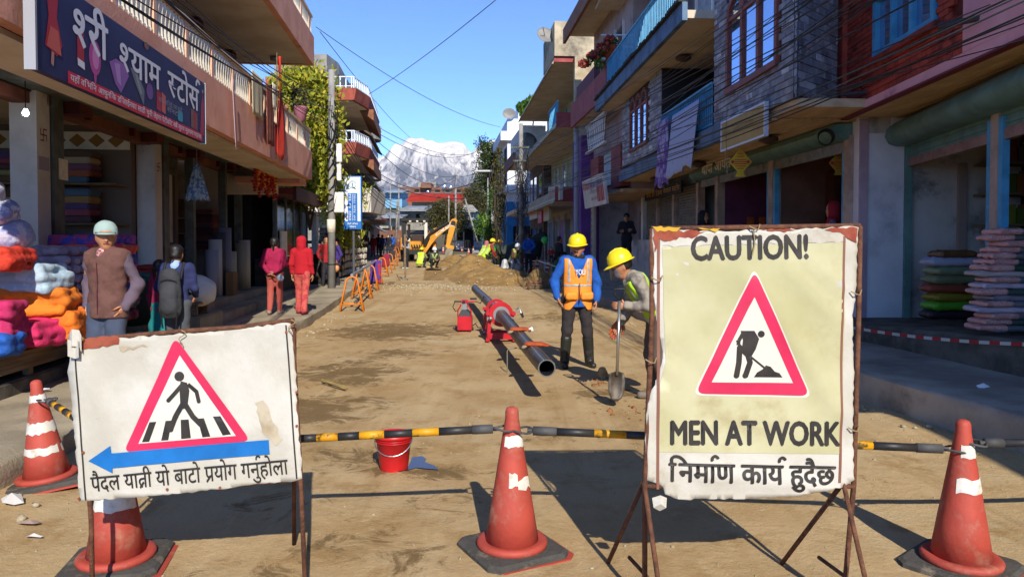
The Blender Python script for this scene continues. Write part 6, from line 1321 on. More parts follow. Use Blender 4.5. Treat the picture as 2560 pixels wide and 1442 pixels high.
# ================================================================== pipe, fusion machine, pump unit
M_hdpe = mat('black_pipe', '#3b3a39', .4, '#32302e', 4, dirt='#7d7158', dscale=5, dspread=(.5, .8)); M_mred = mat('machine_red', '#b3141f', .4, '#a0111b', 4); M_steel = mat('machine_steel', '#8f8f8d', .4, metal=.6)
pa = at(1367, 920, 7.45); pm_ = at(1253, 786, 12.2); pc = at(1214, 748, 15.4); pe = at(1187, 721, 18.4)
pts = [pa, pa.lerp(pm_, .5) + Vector((0, 0, -.01)), pm_, pc, at(1198, 733, 17.2), pe]
t = thing('black_pipe', 'long black plastic pipe lying down the road through the red clamp', 'pipe', (pa.x, pa.y, 0)); ro = .09
b = MB(); b.tube(pts, ro, 28, cap=False); b.build('pipe_wall', M_hdpe, t, smooth=True); b = MB(); b.tube(pts[:4], ro - .012, 28, cap=False); b.build('inner_wall', M_black, t, smooth=True)
d0 = (pts[1] - pts[0]).normalized(); a_ = Vector((0, 0, 1)) - d0 * d0.z; a_.normalize(); b_ = d0.cross(a_); b = MB(); q_ = np.linspace(0, 2 * math.pi, 29)[:-1]
b.rings([[pa + (a_ * math.cos(q) + b_ * math.sin(q)) * ro for q in q_], [pa + (a_ * math.cos(q) + b_ * math.sin(q)) * (ro - .012) for q in q_]], cap=False); b.build('cut_end', mat('pipe_cut', '#5a5856', .6), t)
for an in (22, 100, -60):
    o_ = (a_ * math.cos(R(an)) + b_ * -math.sin(R(an))) * (ro + .0); MB().tube([p + o_ for p in pts[:4]], .004, 5).build('stripe', mat('pipe_stripe', '#9a9460', .6), t)
def cyl_along(c, d, r, w_, n=30, ri=None):
    d = d.normalized(); a = Vector((0, 0, 1)) - d * d.z; a.normalize(); bb = d.cross(a); b = MB(); rs = []
    prof = [(ri or 0.0, -w_ / 2), (r, -w_ / 2), (r, w_ / 2), (ri or 0.0, w_ / 2)]
    for rr_, z in prof: rs.append([c + d * z + (a * math.cos(q) + bb * math.sin(q)) * rr_ for q in np.linspace(0, 2 * math.pi, n + 1)[:-1]])
    if ri: rs.append(rs[0]); b.rings(rs, cap=False)
    else: b.rings(rs[1:3])
    return b
fm = thing('pipe_welding_clamp', 'red pipe welding clamp gripping the black pipe', 'machine', (pm_.x, pm_.y, 0)); dm = (pc - pa).normalized()
for k, off in enumerate((0, .14, .9)):
    c = pm_ + dm * off; o = cyl_along(c, dm, .20 if k < 2 else .18, .05, 30, .135).build('clamp_ring', M_mred, fm); autosmooth(o, 40)
    for s_ in (-1, 1): MB().box(c + Vector((s_ * .205, 0, .01)), (.07, .09, .05)).build('clamp_lug', M_mred, fm, bevel=.005)
cyl_along(pm_ + dm * -.01, dm, .136, .055, 30, .091).build('liner_ring', M_steel, fm)
for s_ in (-1, 1):
    for off in (.02, .95):
        c = pm_ + dm * off; MB().hexa([Vector(q) for q in ((c.x + s_ * .22 - .02, c.y - .03, 0.02), (c.x + s_ * .22 + .035, c.y - .03, 0.02), (c.x + s_ * .22 + .035, c.y + .05, 0.02), (c.x + s_ * .22 - .02, c.y + .05, 0.02), (c.x + s_ * .18 - .03, c.y - .03, c.z + .02), (c.x + s_ * .18 + .03, c.y - .03, c.z + .02), (c.x + s_ * .18 + .03, c.y + .05, c.z + .02), (c.x + s_ * .18 - .03, c.y + .05, c.z + .02))]).build('leg_plate', M_mred, fm)
        for z in (.06, c.z - .06): MB().lathe([(.02, 0), (.02, .012)], 10, (c.x + s_ * .21, c.y - .035, z), Matrix.Rotation(R(90), 3, 'X')).build('bolt', M_steel, fm)
    MB().tube([pm_ + Vector((s_ * .17, -.1, -.06)), pm_ + dm * 1.1 + Vector((s_ * .17, 0, -.06))], .03, 12).build('slide_rod', M_steel, fm, smooth=True)
    MB().box(Vector((pm_.x + s_ * .22, pm_.y + .45, .05)), (.06, 1.15, .05)).build('skid', M_mred, fm)
for off in (-.02, .4): MB().box(Vector((pm_.x, pm_.y + off, .10)), (.44, .04, .10)).build('cross_plate', M_mred, fm)
for k in range(3): MB().tube([pm_ + Vector((.24, .05 + .1 * k, .05)), pm_ + Vector((.30, .05 + .1 * k, .10)), pm_ + Vector((.33, .02 + .1 * k, .02))], .012, 7).build('clamp_screw', M_steel, fm); MB().tube([pm_ + Vector((.33, .02 + .1 * k, .02)), pm_ + Vector((.36, 0 + .1 * k, -.05))], .02, 8).build('screw_handle', M_black, fm)
hx = gnd(1161, 830); hu = thing('hydraulic_pump_unit', 'red boxy hydraulic pump unit with hoses beside the pipe clamp', 'machine', hx)
MB().box(hx + Vector((0, .2, .155)), (.26, .38, .26)).build('tank', M_mred, hu, bevel=.012)
b = MB(); b.prism([hx + Vector((.11 * math.cos(q), .04, .285 + .11 * math.sin(q))) for q in np.linspace(0, math.pi, 14)], (0, .3, 0)); b.build('motor_cover', mat('charcoal_cover', '#3a3c42', .6), hu)
for s_ in (-1, 1): MB().tube([hx + Vector((s_ * .12, .02, .28)), hx + Vector((s_ * .12, .02, .40)), hx + Vector((s_ * .075, .02, .47)), hx + Vector((s_ * .06, .02, .50))], .012, 8).build('guard_bar', M_mred, hu)
MB().box(hx + Vector((0, .1, .46)), (.09, .16, .12)).build('valve_block', M_steel, hu, bevel=.008); MB().box(hx + Vector((0, .1, .55)), (.12, .12, .07)).build('valve_head', M_mred, hu, bevel=.01); MB().lathe([(.028, 0), (.028, .03)], 12, hx + Vector((-.01, .03, .55)), Matrix.Rotation(R(90), 3, 'X')).build('gauge', M_black, hu)
for s_ in (-1, 1): MB().tube([hx + Vector((s_ * .06, .08, .55)), hx + Vector((s_ * .19, .08, .555))], .014 if s_ < 0 else .018, 8).build('lever', M_black if s_ < 0 else M_mred, hu)
MB().box(hx + Vector((.16, .1, .60)), (.12, .05, .03)).build('handle_grip', M_black, hu)
for P in ([(-.18, .1, .54), (-.22, .12, .45), (-.17, .15, .36), (-.12, .15, .38)], [(.2, .1, .55), (.28, .3, .5), (.34, .5, .62), (.36, .7, .58)], [(.12, .1, .1), (.2, .1, .14), (.24, .2, .06), (.3, .4, .04), (.36, .5, .15)]): MB().tube([hx + Vector(q) for q in P], .008, 6).build('hose', M_black, hu)
for s_ in (-1, 1): MB().lathe([(.03, -.02), (.03, .02)], 12, hx + Vector((s_ * .13, .3, .03)), Matrix.Rotation(R(90), 3, 'Y')).build('wheel', M_black, hu)
# gloves on the pipe
M_glove = mat('orange_glove', '#a5481f', .8, '#8d3a18', 12, .3, 60); M_cuff = mat('glove_cuff', '#8f7d66', .9)
def glove(label, c, rz):
    t = thing('work_glove', label, 'glove', c, rz); t.scale = (1.5, 1.5, 1.3); s = SDF().cap((-.05, 0, .02), (.03, 0, .02), .046, .044, w=(0, 1, 0), fl=.5)
    for k in range(4): s.cap((.03, -.027 + .018 * k, .02), (.085 + .012 * (k in (1, 2)), -.036 + .025 * k, .012), .011, .009, .01)
    s.cap((-.02, .03, .02), (.02, .06, .012), .012, .010, .012); sdf_obj('palm', s, M_glove, t, .006); sdf_obj('cuff', SDF().cap((-.06, 0, .015), (-.09, .0, -.005), .032, .034, w=(0, 1, 0), fl=.5), M_cuff, t, .008, wr=(.006, 60, 3)); return t
glove('orange work glove draped on the pipe near its cut end', pa.lerp(pm_, .20) + Vector((.03, 0, ro - .02)), R(-8)); glove('orange work glove on the pipe nearer the clamp', pa.lerp(pm_, .46) + Vector((.0, 0, ro - .015)), R(10))
t = thing('white_cup', 'crumpled white cup hanging beside the upper glove', 'cup', pa.lerp(pm_, .46) + Vector((.12, .02, .06))); MB().lathe([(.02, 0), (.03, .07), (.033, .07), (.022, .0)], 14, pa.lerp(pm_, .46) + Vector((.10, .0, .08)), Matrix.Rotation(R(70), 3, 'Y'), cap=False).build('shell', M_white, t, smooth=True)
g0 = gnd(1268, 930); t = thing('bent_rod_stand', 'bent steel rod standing beside the pipe', 'rod', g0); MB().tube([g0, g0 + Vector((.0, .0, .27)), g0 + Vector((.015, 0, .29)), g0 + Vector((.12, .02, .305))], .008, 7).build('rod', mat('rod_grey', '#6b655a', .6), t)
# ================================================================== shovel
sh0 = at(1540, 1003, 7.35); sh1 = at(1549, 752, 7.45); t = thing('shovel', 'steel-shafted shovel stood blade down in front of the bending worker', 'shovel', (sh0.x, sh0.y, 0)); d = (sh1 - sh0).normalized()
M_sst = mat('shovel_steel', '#a5a39c', .3, metal=.8); M_blade = mat('blade_steel', '#5b5349', .5, '#453d33', 8, metal=.5)
MB().tube([sh0 + d * .26, sh1], .015, 12).build('shaft', M_sst, t, smooth=True)
b = MB(); rs = []
for zf, wd, bend in ((0, .015, 0), (.03, .055, .004), (.10, .082, .012), (.2, .085, .016), (.28, .07, .012), (.30, .02, .0)): rs.append([sh0 + d * zf + Vector((wd * q, bend * (1 - q * q) * 2 + .0, 0)) for q in (-1, -.6, -.2, .2, .6, 1)])
b.rings(rs, cap=False, closed=False); o = b.build('blade', M_blade, t, smooth=True); sm = o.modifiers.new('s', 'SOLIDIFY'); sm.thickness = .004
MB().tube([sh1, sh1 + Vector((-.05, 0, .07)), sh1 + Vector((-.05, 0, .12)), sh1 + Vector((.05, 0, .12)), sh1 + Vector((.05, 0, .07)), sh1], .012, 8).build('grip', M_black, t, smooth=True)
# ================================================================== orange A-frame barricades
M_or = mat('orange_steel', '#d9781a', .45, '#c76a14', 4)
def barricade_proto():
    t = thing('barricade', 'orange tubular barricade standing along the left kerb', 'barricade', (0, 0, 0), 0, 'orange barricades along the left kerb'); P = []
    for k in range(13): a = math.pi * k / 12; P.append((.14 * math.cos(a), 0, .66 + .14 * math.sin(a)))
    pth = [(.27, 0, 0)] + P + [(-.27, 0, 0)]
    for s_ in (-1, 1): MB().tube([(x, s_ * .17 * (1 - z / .8), z) for x, y, z in pth], .019, 8).build('hoop', M_or, t, False, True)
    for s_ in (-1, 1): MB().tube([(-.225, s_ * .135, .17), (.225, s_ * .135, .17)], .014, 6).build('cross_tube', M_or, t, False, True)
    return t
bp0 = barricade_proto(); spots = []
for u, v in ((880, 778), (905, 748), (925, 729), (938, 713), (955, 692), (966, 683), (974, 674), (982, 664), (987, 655), (992, 646), (996, 640)): g_ = gnd(u, v); spots.append(g_)
ords = ['nearest', 'second', 'third', 'fourth', 'fifth', 'sixth', 'seventh', 'eighth', 'ninth', 'tenth', 'eleventh']
for k, g_ in enumerate(spots):
    o = bp0 if k == 0 else copy_tree(bp0); o.location = (g_.x, g_.y, road_z(g_.x, g_.y)); o.rotation_euler = (0, 0, R(8 + random.uniform(-8, 8))); o['label'] = ords[k] + ' orange tubular barricade along the left kerb, counted from the camera'
pr_ = thing('barricade_rail', 'grey pipe laid along the tops of the nearer barricades', 'pipe', spots[0])
MB().tube([spots[0] + Vector((0, 0, .84)), spots[2] + Vector((0, 0, .84)), spots[3] + Vector((0, 0, .84))], .035, 10).build('pipe', M_steel, pr_); MB().tube([spots[0] + Vector((.1, -.1, .2)), spots[2] + Vector((.1, 0, .2))], .03, 8).build('lower_pipe', mat('dull_pipe', '#5b5248', .7), pr_)
def drape(label, p, m, wd=.55, ht=.8, name='jacket', cat='jacket', seed=2, m2=None):
    t = thing(name, label, cat, p); s = SDF().cap((-wd * .35, -.05, -.02), (wd * .35, -.05, -.02), .06, .06).cap((-wd * .2, -.12, -.02), (-wd * .25, -.2, -ht * .8), .10, .13, .05, w=(1, 0, 0), fl=.45).cap((wd * .2, -.12, -.02), (wd * .2, -.2, -ht * .7), .10, .12, .05, w=(1, 0, 0), fl=.45).cap((0, .1, -.02), (0, .18, -ht * .6), .12, .14, .05, w=(1, 0, 0), fl=.4)
    o = sdf_obj('body', s, m, t, .025, wr=(.02, 22, seed)); sdf_obj('sleeve', SDF().cap((wd * .3, -.15, -.1), (wd * .4, -.2, -ht * .95), .055, .05), m2 or m, t, .025, wr=(.01, 25, seed)); return t
drape('purple and red jacket hung over the fourth barricade', spots[3] + Vector((.05, 0, .82)), mat('purple_cloth', '#4a2f78', .9), .38, .75, m2=mat('red_cloth', '#9e2238', .9)); drape('dark red cloth hung over a middle barricade', spots[5] + Vector((0, 0, .82)), mat('dark_red_cloth', '#7a1a2e', .9), .28, .5, 'cloth', 'cloth', 4); drape('dark grey cloth hung on a far barricade', spots[7] + Vector((0, 0, .8)), mat('charcoal_cloth', '#2b2a30', .9), .28, .42, 'cloth', 'cloth', 5)
g0 = gnd(1013, 702); t = thing('survey_post', 'upright wooden post standing beside the trench', 'post', g0); MB().box(g0 + Vector((0, 0, .85)), (.07, .06, 1.9)).build('stake', M_wood, t); MB().box(g0 + Vector((0, 0, .04)), (.2, .2, .1)).build('foot_block', M_conc, t); MB().tube([g0 + Vector((-.18, -.1, 0)), g0 + Vector((-.3, -.1, .25))], .03, 6).build('prop', M_wood, t)
# far cones and right-hand barricades
for lab, u, v, s_ in (('far cone left of the white-helmeted worker group', 1108, 633, 1.0), ('far cone near the shrine fence', 1155, 632, 1.0), ('far cone beside the generator', 1172, 637, 1.0), ('far cone just right of the generator', 1183, 637, 1.0), ('cone behind the blue-jacketed man', 1310, 678, 1.0), ('banded cone at the right soil heap', 1328, 688, 1.0), ('second banded cone at the right soil heap', 1343, 690, 1.0), ('leaning cone at the right shopfront', 1366, 688, 1.0)):
    g_ = gnd(u, v); cone(lab, g_.x, g_.y, .78, R(20), (0, R(12) if 'leaning' in lab else 0), [(0, 360, .55, .68, .005), (0, 360, .33, .42, .005)])
for k, (u, v) in enumerate(((1345, 705), (1385, 700))):
    o = copy_tree(bp0); g_ = gnd(u, v); o.location = (g_.x, g_.y, zr(g_.y)); o.rotation_euler = (0, 0, R(-15)); o['label'] = ('orange barricade at the right end of the soil mound', 'orange barricade half hidden behind the worker in blue')[k]; o['group'] = 'barricades at the right kerb'
t = thing('barrier_rope', 'pale rope barrier along the right-hand cones', 'rope', gnd(1310, 678)); MB().tube([gnd(1310, 678) + Vector((0, 0, .6)), gnd(1328, 688) + Vector((0, 0, .62)), gnd(1345, 705) + Vector((0, 0, .8)), gnd(1400, 712) + Vector((0, 0, .6))], .02, 6).build('rope', M_cream, t)
# debris at the right heap, generator, tarp
g0 = gnd(1352, 722); t = thing('timber_scrap', 'broken orange-brown scrap boards at the right end of the mound', 'scrap', g0)
for k in range(7): MB().box(g0 + Vector((-.35 + .11 * k, .1 * (k % 3), .12 + .03 * k)), (.5, .07, .05), Matrix.Rotation(R(25 * (k % 4) - 40), 3, 'Z') @ Matrix.Rotation(R(12 * (k % 3) - 10), 3, 'Y')).build('board', mat('scrap_%d' % (k % 2), ('#8a5a3e', '#5d4a3c')[k % 2], .9), t)
for k in range(3): MB().box(g0 + Vector((.0, -.05, .03 + .05 * k)), (.9 - .1 * k, .4, .035)).build('plank', M_wood, t)
g0 = gnd(1190, 652); t = thing('generator', 'small black and silver petrol generator behind the mound', 'generator', g0); MB().box(g0 + Vector((0, 0, .3)), (.5, .4, .35)).build('engine', M_black, t, bevel=.02); MB().box(g0 + Vector((0, -.05, .62)), (.45, .35, .22)).build('tank', M_steel, t, bevel=.04)
for x in (-.3, .3): MB().tube([g0 + Vector((x, -.2, 0)), g0 + Vector((x, -.2, .8)), g0 + Vector((x, .2, .8)), g0 + Vector((x, .2, 0))], .02, 6).build('frame_tube', M_black, t)
g0 = gnd(1186, 668); t = thing('orange_crate', 'small orange crate in front of the generator', 'crate', g0)
for k in range(4): MB().box(g0 + Vector((0, 0, .06 + .1 * k)), (.34, .3, .07)).build('slat', M_or, t)
tp_ = thing('tarp_heap', 'dark green tarpaulin heap at the foot of the right poles', 'tarpaulin', (-.2, 42, .4)); sdf_obj('sheet', SDF().cap((-1.2, 0, .2), (1.0, .4, .7), .5, .9, .3).cap((1.0, .3, .7), (1.9, .3, 1.7), .6, .3, .3), mat('dark_tarp', '#2a332c', .7, '#363f36', 2), tp_, .09, wr=(.08, 5, 3))
# ================================================================== backhoe
Yb = 49.0
M_cy = mat('digger_yellow', '#c78a1e', .45, '#b57c18', 1.5, dirt='#6d5528', dscale=1.2, dspread=(.58, .8)); M_dk = mat('digger_black', '#1d1c1b', .6)
bh = thing('backhoe', 'yellow backhoe digger with raised boom and black cab frame', 'digger', (at(1050, 652, Yb).x, Yb, zr(Yb)))
def zb7(x, y): return (900 + x / 4.507, 400 + y / 4.507)
def plate(name, poly, Y, th, m, parent=bh): return MB().prism([at(*zb7(x, y), Y) for x, y in poly], (0, th, 0)).build(name, m, parent, bevel=.0)
boom = plate('boom', [(690, 990), (765, 830), (790, 790), (815, 775), (900, 752), (1005, 705), (1035, 668), (1072, 655), (1095, 682), (1078, 738), (1030, 748), (950, 802), (870, 872), (800, 955), (738, 1048), (700, 1040)], Yb - 1.2, .45, M_cy)
lettering('lettering', 'CASE', M_prw, boom, at(*zb7(838, 868), Yb - 1.21), at(*zb7(934, 806), Yb - 1.21) - at(*zb7(838, 868), Yb - 1.21), Vector((.35, 0, .7)), .55, 1.15, .03, lift=.02)
plate('dipper_arm', [(1018, 742), (1076, 748), (1040, 880), (1012, 962), (970, 962), (984, 850)], Yb - 1.35, .35, M_cy); plate('bucket_link', [(968, 950), (1056, 968), (1060, 990), (1048, 1012), (990, 1000), (965, 975)], Yb - 1.45, .5, M_cy)
plate('bucket', [(962, 1020), (990, 995), (1040, 1005), (1046, 1040), (1036, 1092), (1000, 1080), (956, 1092)], Yb - 1.7, .9, mat('bucket_steel', '#8a8272', .6, '#6a6252', 3))
for x, y in ((1052, 712), (1040, 760), (815, 800)): p = at(*zb7(x, y), Yb - 1.25); MB().lathe([(.16, 0), (.16, .08)], 14, p, Matrix.Rotation(R(90), 3, 'X')).build('pivot_pin', M_prw if x < 1050 and x > 900 else M_dk, bh)
for P, r_2 in (([(720, 930), (790, 830), (1000, 700)], .09), ([(730, 960), (770, 870)], .12)): MB().tube([at(*zb7(*q), Yb - 1.3) for q in P], r_2, 8).build('hydraulic_ram', M_dk, bh)
for x0, x1, y0, y1, dy in ((490, 530, 700, 1000, -.6), (740, 772, 690, 900, -.6), (520, 545, 720, 980, .9), (720, 740, 720, 900, .9)): a = at(*zb7(x0, y1), Yb); c = at(*zb7(x1, y0), Yb); MB().box(((a.x + c.x) / 2, Yb + dy, (a.z + c.z) / 2), (c.x - a.x, .16, c.z - a.z)).build('cab_post', M_dk if dy < 0 and x0 < 600 else M_prw, bh)
a = at(*zb7(470, 700), Yb); c = at(*zb7(790, 660), Yb); MB().box(((a.x + c.x) / 2, Yb + .2, (a.z + c.z) / 2), (c.x - a.x, 2.0, c.z - a.z)).build('cab_roof', M_dk, bh, bevel=.05)
for k in range(3): p = at(*zb7(565 + 80 * k, 690), Yb - .85); MB().box(p, (.14, .1, .09)).build('work_lamp', M_prw, bh)
a = at(*zb7(530, 940), Yb); c = at(*zb7(745, 820), Yb); MB().box(((a.x + c.x) / 2, Yb + .6, (a.z + c.z) / 2), ((c.x - a.x) * .6, .5, (c.z - a.z) * .6)).build('seat_console', mat('cab_inside', '#3a2a26', .8), bh)
a = at(*zb7(535, 1010), Yb); c = at(*zb7(700, 915), Yb); MB().box(((a.x + c.x) / 2, Yb - .3, (a.z + c.z) / 2), (c.x - a.x, .8, c.z - a.z)).build('rear_frame', M_cy, bh, bevel=.04)
for k in range(4): p = at(*zb7(580 + 30 * k, 955), Yb - .75); MB().tube([p, p + Vector((.1, -.1, -.2)), p + Vector((.25, 0, -.1))], .04, 6).build('hose', M_dk, bh)
a = at(*zb7(475, 1010), Yb); c = at(*zb7(512, 875), Yb); MB().box(((a.x + c.x) / 2, Yb - .4, (a.z + c.z) / 2), (c.x - a.x, .5, c.z - a.z)).build('stabiliser', M_cy, bh, bevel=.03)
a = at(*zb7(830, 1000), Yb); c = at(*zb7(865, 920), Yb); MB().box(((a.x + c.x) / 2, Yb - .4, (a.z + c.z) / 2), (c.x - a.x, .5, c.z - a.z)).build('stabiliser', M_cy, bh, bevel=.03)
a = at(*zb7(560, 1060), Yb); c = at(*zb7(800, 1010), Yb); MB().box(((a.x + c.x) / 2, Yb - .2, (a.z + c.z) / 2), (c.x - a.x, 1.0, c.z - a.z)).build('chassis', M_dk, bh)
for x in (500, 795): p = at(*zb7(x, 1060), Yb); p.z = zr(Yb) + .62; p.y = Yb + .5; tr_ = MB().lathe([(.35, -.22), (.58, -.24), (.62, -.1), (.62, .1), (.58, .24), (.35, .22)], 24, p, Matrix.Rotation(R(90), 3, 'Y')).build('tyre', M_dk, bh, smooth=True); MB().lathe([(.34, -.15), (.34, .15)], 16, p, Matrix.Rotation(R(90), 3, 'Y')).build('rim', M_cy, tr_)
MB().box((at(1045, 620, Yb).x, Yb + 2.6, zr(Yb) + 1.15), (1.3, 2.6, .9)).build('engine_hood', M_cy, bh, bevel=.05); 
for s_ in (-1, 1): p = Vector((at(1045, 620, Yb).x + s_ * .85, Yb + 3.2, zr(Yb) + .45)); MB().lathe([(.25, -.14), (.42, -.15), (.45, 0), (.42, .15), (.25, .14)], 20, p, Matrix.Rotation(R(90), 3, 'Y')).build('tyre', M_dk, bh, smooth=True)
# ================================================================== bedding display at the left shop
def soft(name, label, c, size, rz, col, cat='bedding', vox=.03, wr=.012, seed=1, group=None, m=None, col2=None, sq=.38, fr=14):
    t = thing(name, label, cat, c, rz, group); sx, sy, sz = size; s = SDF(); q_ = random.Random(seed); nl = max(1, round(sz / .075)) if cat == 'bedding' and 'pillow' not in label else 1
    if nl > 1:                                # a folded quilt: layers rolled over at the front edge
        r_ = sz / nl / 2 * 1.12
        for i in range(nl):
            z_ = sz / nl * (i + .5); o1, o2 = q_.uniform(-.03, .03), q_.uniform(-.02, .03)
            for y_ in np.linspace(-sy / 2 + r_, sy / 2 - r_, 10): s.cap((-sx / 2 + r_ + o1, y_ + o2, z_ + q_.uniform(-.008, .008)), (sx / 2 - r_ + o1, y_ + o2, z_ + q_.uniform(-.008, .008)), r_, r_, .03)
        vox = .018; wr = .016; fr = 19
    else:
        r_ = sz / 2
        s.cap((-sx / 2 + r_, -sy / 2 + r_, r_), (sx / 2 - r_, -sy / 2 + r_, r_), r_, r_, r_).cap((-sx / 2 + r_, sy / 2 - r_, r_), (sx / 2 - r_, sy / 2 - r_, r_), r_, r_, r_).cap((-sx / 2 + r_, 0, r_), (sx / 2 - r_, 0, r_), r_ * 1.05, r_ * 1.05, r_).cap((0, -sy / 2 + r_, r_), (0, sy / 2 - r_, r_), r_ * 1.08, r_ * 1.08, r_)
        wr = min(wr, .022)
    sdf_obj('cover', s, m or mat('cloth_' + col + (col2 or ''), col, .85, col2, 9, .7, 14, spread=(.45, .55)), t, vox, wr=(wr, fr, seed)); return t
LR = math.atan(.104)
def Lp(a, n, z): return L(a, n, z)
bn = thing('display_bench', 'low wooden bench under the stacked quilts at far left', 'bench', Lp(7.5, -1.2, .2))
for k in range(4): L.bx('plank', M_wood, bn, 5.2, 9.35, -1.75 + .20 * k, -1.57 + .20 * k, .60, .64)
L.bx('apron', M_wood, bn, 5.2, 9.35, -.99, -.95, .42, .595)
for a in (5.4, 7.4, 9.2): L.bx('leg', M_wood, bn, a - .04, a + .04, -1.05, -.99, .2, .419)
qc = [('#9d3d6d', '#45409a', 'plum and blue'), ('#c8324e', '#c46a3a', 'crimson'), ('#4148ba', '#272d6a', 'royal blue'), ('#8a2a7a', '#b5426a', 'magenta'), ('#c25a26', '#8d2a2a', 'burnt orange'), ('#3246a0', '#202858', 'navy patterned'), ('#8a2a43', '#5a2030', 'maroon'), ('#5c5a72', '#3c3c4c', 'dark grey'), ('#9a2f3a', '#5a1f2a', 'dull red')]
z = .66
for k, (c, c2, nm) in enumerate(qc[::-1]): soft('folded_quilt', nm + ' folded quilt in the tall stack behind the man in the cap', Lp(9.45, -1.35, z), (.95, .62, .125), LR, c, col2=c2, seed=k); z += .118
z = .66
for k in range(9): soft('folded_sheet', ('speckled white' if k == 8 else 'pale lilac' if k > 3 else 'pale blue') + ' folded blanket in the stack left of the bright quilts, level %s from below' % ords[k].replace('nearest', 'first'), Lp(8.55, -1.35, z), (.62, .55, .10), LR, '#8d7f98' if k > 3 else '#7f8ea8', col2='#a89cb0', seed=k + 20); z += .104
for lab, a, n, z, s_, c, c2, sd in (('orange bundled quilt at the bench front', 7.55, -1.0, .66, (.85, .5, .30), '#d9701c', '#c96318', 3), ('upper orange bundled quilt', 7.5, -1.05, .93, (.8, .5, .26), '#d9741e', '#c56a1a', 4), ('pink bundled quilt at the bench edge', 7.25, -.98, .65, (.6, .45, .24), '#c72a5e', '#b52453', 5), ('pale blue rolled quilt on the orange bundles', 7.45, -1.1, 1.16, (.75, .5, .26), '#a8bcc8', '#93a9b8', 6), ('scarlet folded quilt above the pale roll', 7.0, -1.2, 1.38, (.75, .5, .20), '#c2351f', '#a82a18', 7), ('blue bundle at the lower left bench corner', 6.65, -.95, .65, (.5, .4, .18), '#1f56a8', '#194a92', 8), ('magenta bundle at the left frame edge', 6.75, -1.0, .80, (.5, .4, .30), '#b5245a', '#a01f4e', 9), ('patterned blue and orange bundle beside the orange quilts', 8.05, -1.1, .66, (.4, .5, .36), '#3a3a6e', '#a5532a', 10), ('dark red patterned bundle above the blue one', 8.05, -1.15, 1.0, (.4, .5, .22), '#7a2a26', '#3a2a5a', 11), ('white spotted pillow in plastic', 7.3, -1.3, 1.58, (.7, .45, .24), '#b9b7c4', '#8f94b8', 12), ('blue and white pillow in plastic', 7.2, -1.35, 1.80, (.65, .45, .22), '#7d88b8', '#c4c4d2', 13), ('topmost clear wrapped pillow', 7.1, -1.4, 2.0, (.6, .42, .20), '#a5a8c0', '#c9c9d6', 14)): soft('bundled_bedding', lab, Lp(a, n, z), s_, LR + R(4 * (sd % 5) - 8), c, col2=c2, seed=sd, wr=.035, fr=17, vox=.022)
soft('dark_sack', 'dark brown sack behind the pillows', Lp(8.0, -1.75, .66), (.6, .5, .5), 0, '#3f2218', wr=.03, seed=3, cat='sack', vox=.03); sp_ = soft('white_sack', 'white knotted sack on the small stand behind the schoolboy', Lp(11.6, -.75, .74), (.55, .35, .32), R(20), '#cfc9bf', cat='sack', wr=.02, seed=9)
st2 = thing('small_stand', 'small wooden stand under the white sack', 'stand', Lp(11.6, -.8, .52)); L.bx('top', M_wood, st2, 11.3, 11.9, -1.0, -.58, .70, .738)
for a in (11.34, 11.86): L.bx('leg', M_wood, st2, a - .03, a + .03, -.95, -.62, .52, .699)
for lab, a, n, s_, c in (('wooden crate beside the man in the cap', 8.9, -.62, (.55, .45, .34), '#7d5c38'), ('brown carton at the bench end', 8.0, -.55, (.4, .4, .36), '#8d6a42')): t = thing('crate', lab, 'crate', Lp(a, n, .2)); L.bx('box', mat('carton_' + c, c, .9, None, bump=.2, bscale=20), t, a - s_[0] / 2, a + s_[0] / 2, n - s_[1] / 2, n + s_[1] / 2, .2, .2 + s_[2], bevel=.01); L.bx('tape', M_cream, t, a - s_[0] / 2 - .002, a + s_[0] / 2 + .002, n - .03, n + .03, .2 + s_[2] + .001, .2 + s_[2] + .004)
for k in range(6): soft('pillow_stack', ('orange', 'ochre', 'rust', 'grey', 'teal', 'red')[k] + ' folded cushion cover in the pile beside the second column', Lp(11.9, -1.5, .66 + .12 * k - .1), (.5, .45, .12), LR, ('#a85a28', '#a8802e', '#8a3c20', '#5a5a62', '#2f5a5a', '#8a2a2a')[k], seed=k + 40)
soft('green_bag', 'dark green bag behind the girl', Lp(10.6, -1.3, .56), (.7, .5, .42), R(30), '#1f2a1f', cat='bag', seed=6); soft('black_quilt', 'black folded bedding at the foot of the second column', Lp(11.0, -1.6, .56), (.8, .6, .5), LR, '#2a1f2a', seed=16)
# kitchen goods in the further left shop
for k in range(14):
    a = 15.0 + (k % 5) * .3; n = -2.6; z = 1.55 + (k // 5) * .33; t = thing('plastic_jar', 'lidded jar on the dim shelves of the further left shop', 'jar', Lp(a, n, z), 0, 'jars in the further left shop'); c = ('#8a3a28', '#b5a590', '#6a2a22', '#a5703a')[k % 4]; MB().lathe([(.09, 0), (.1, .05), (.1, .2), (.07, .23)], 12, Lp(a, n, z)).build('jar', mat('jar_' + c, c, .4), t, smooth=True); MB().lathe([(.075, .23), (.075, .27), (.01, .275)], 12, Lp(a, n, z)).build('lid', M_white, t, smooth=True)
tt = thing('goods_shelf', 'wooden shelf of jars in the further left shop', 'shelf', Lp(15.6, -2.6, .56)); 
for z in (1.22, 1.53, 1.86, 2.19): L.bx('board', M_wood, tt, 14.75, 16.6, -2.8, -2.4, z - .03, z - .002)
for a in (14.75, 16.58): L.bx('upright', M_wood, tt, a, a + .03, -2.8, -2.4, .56, 2.6)
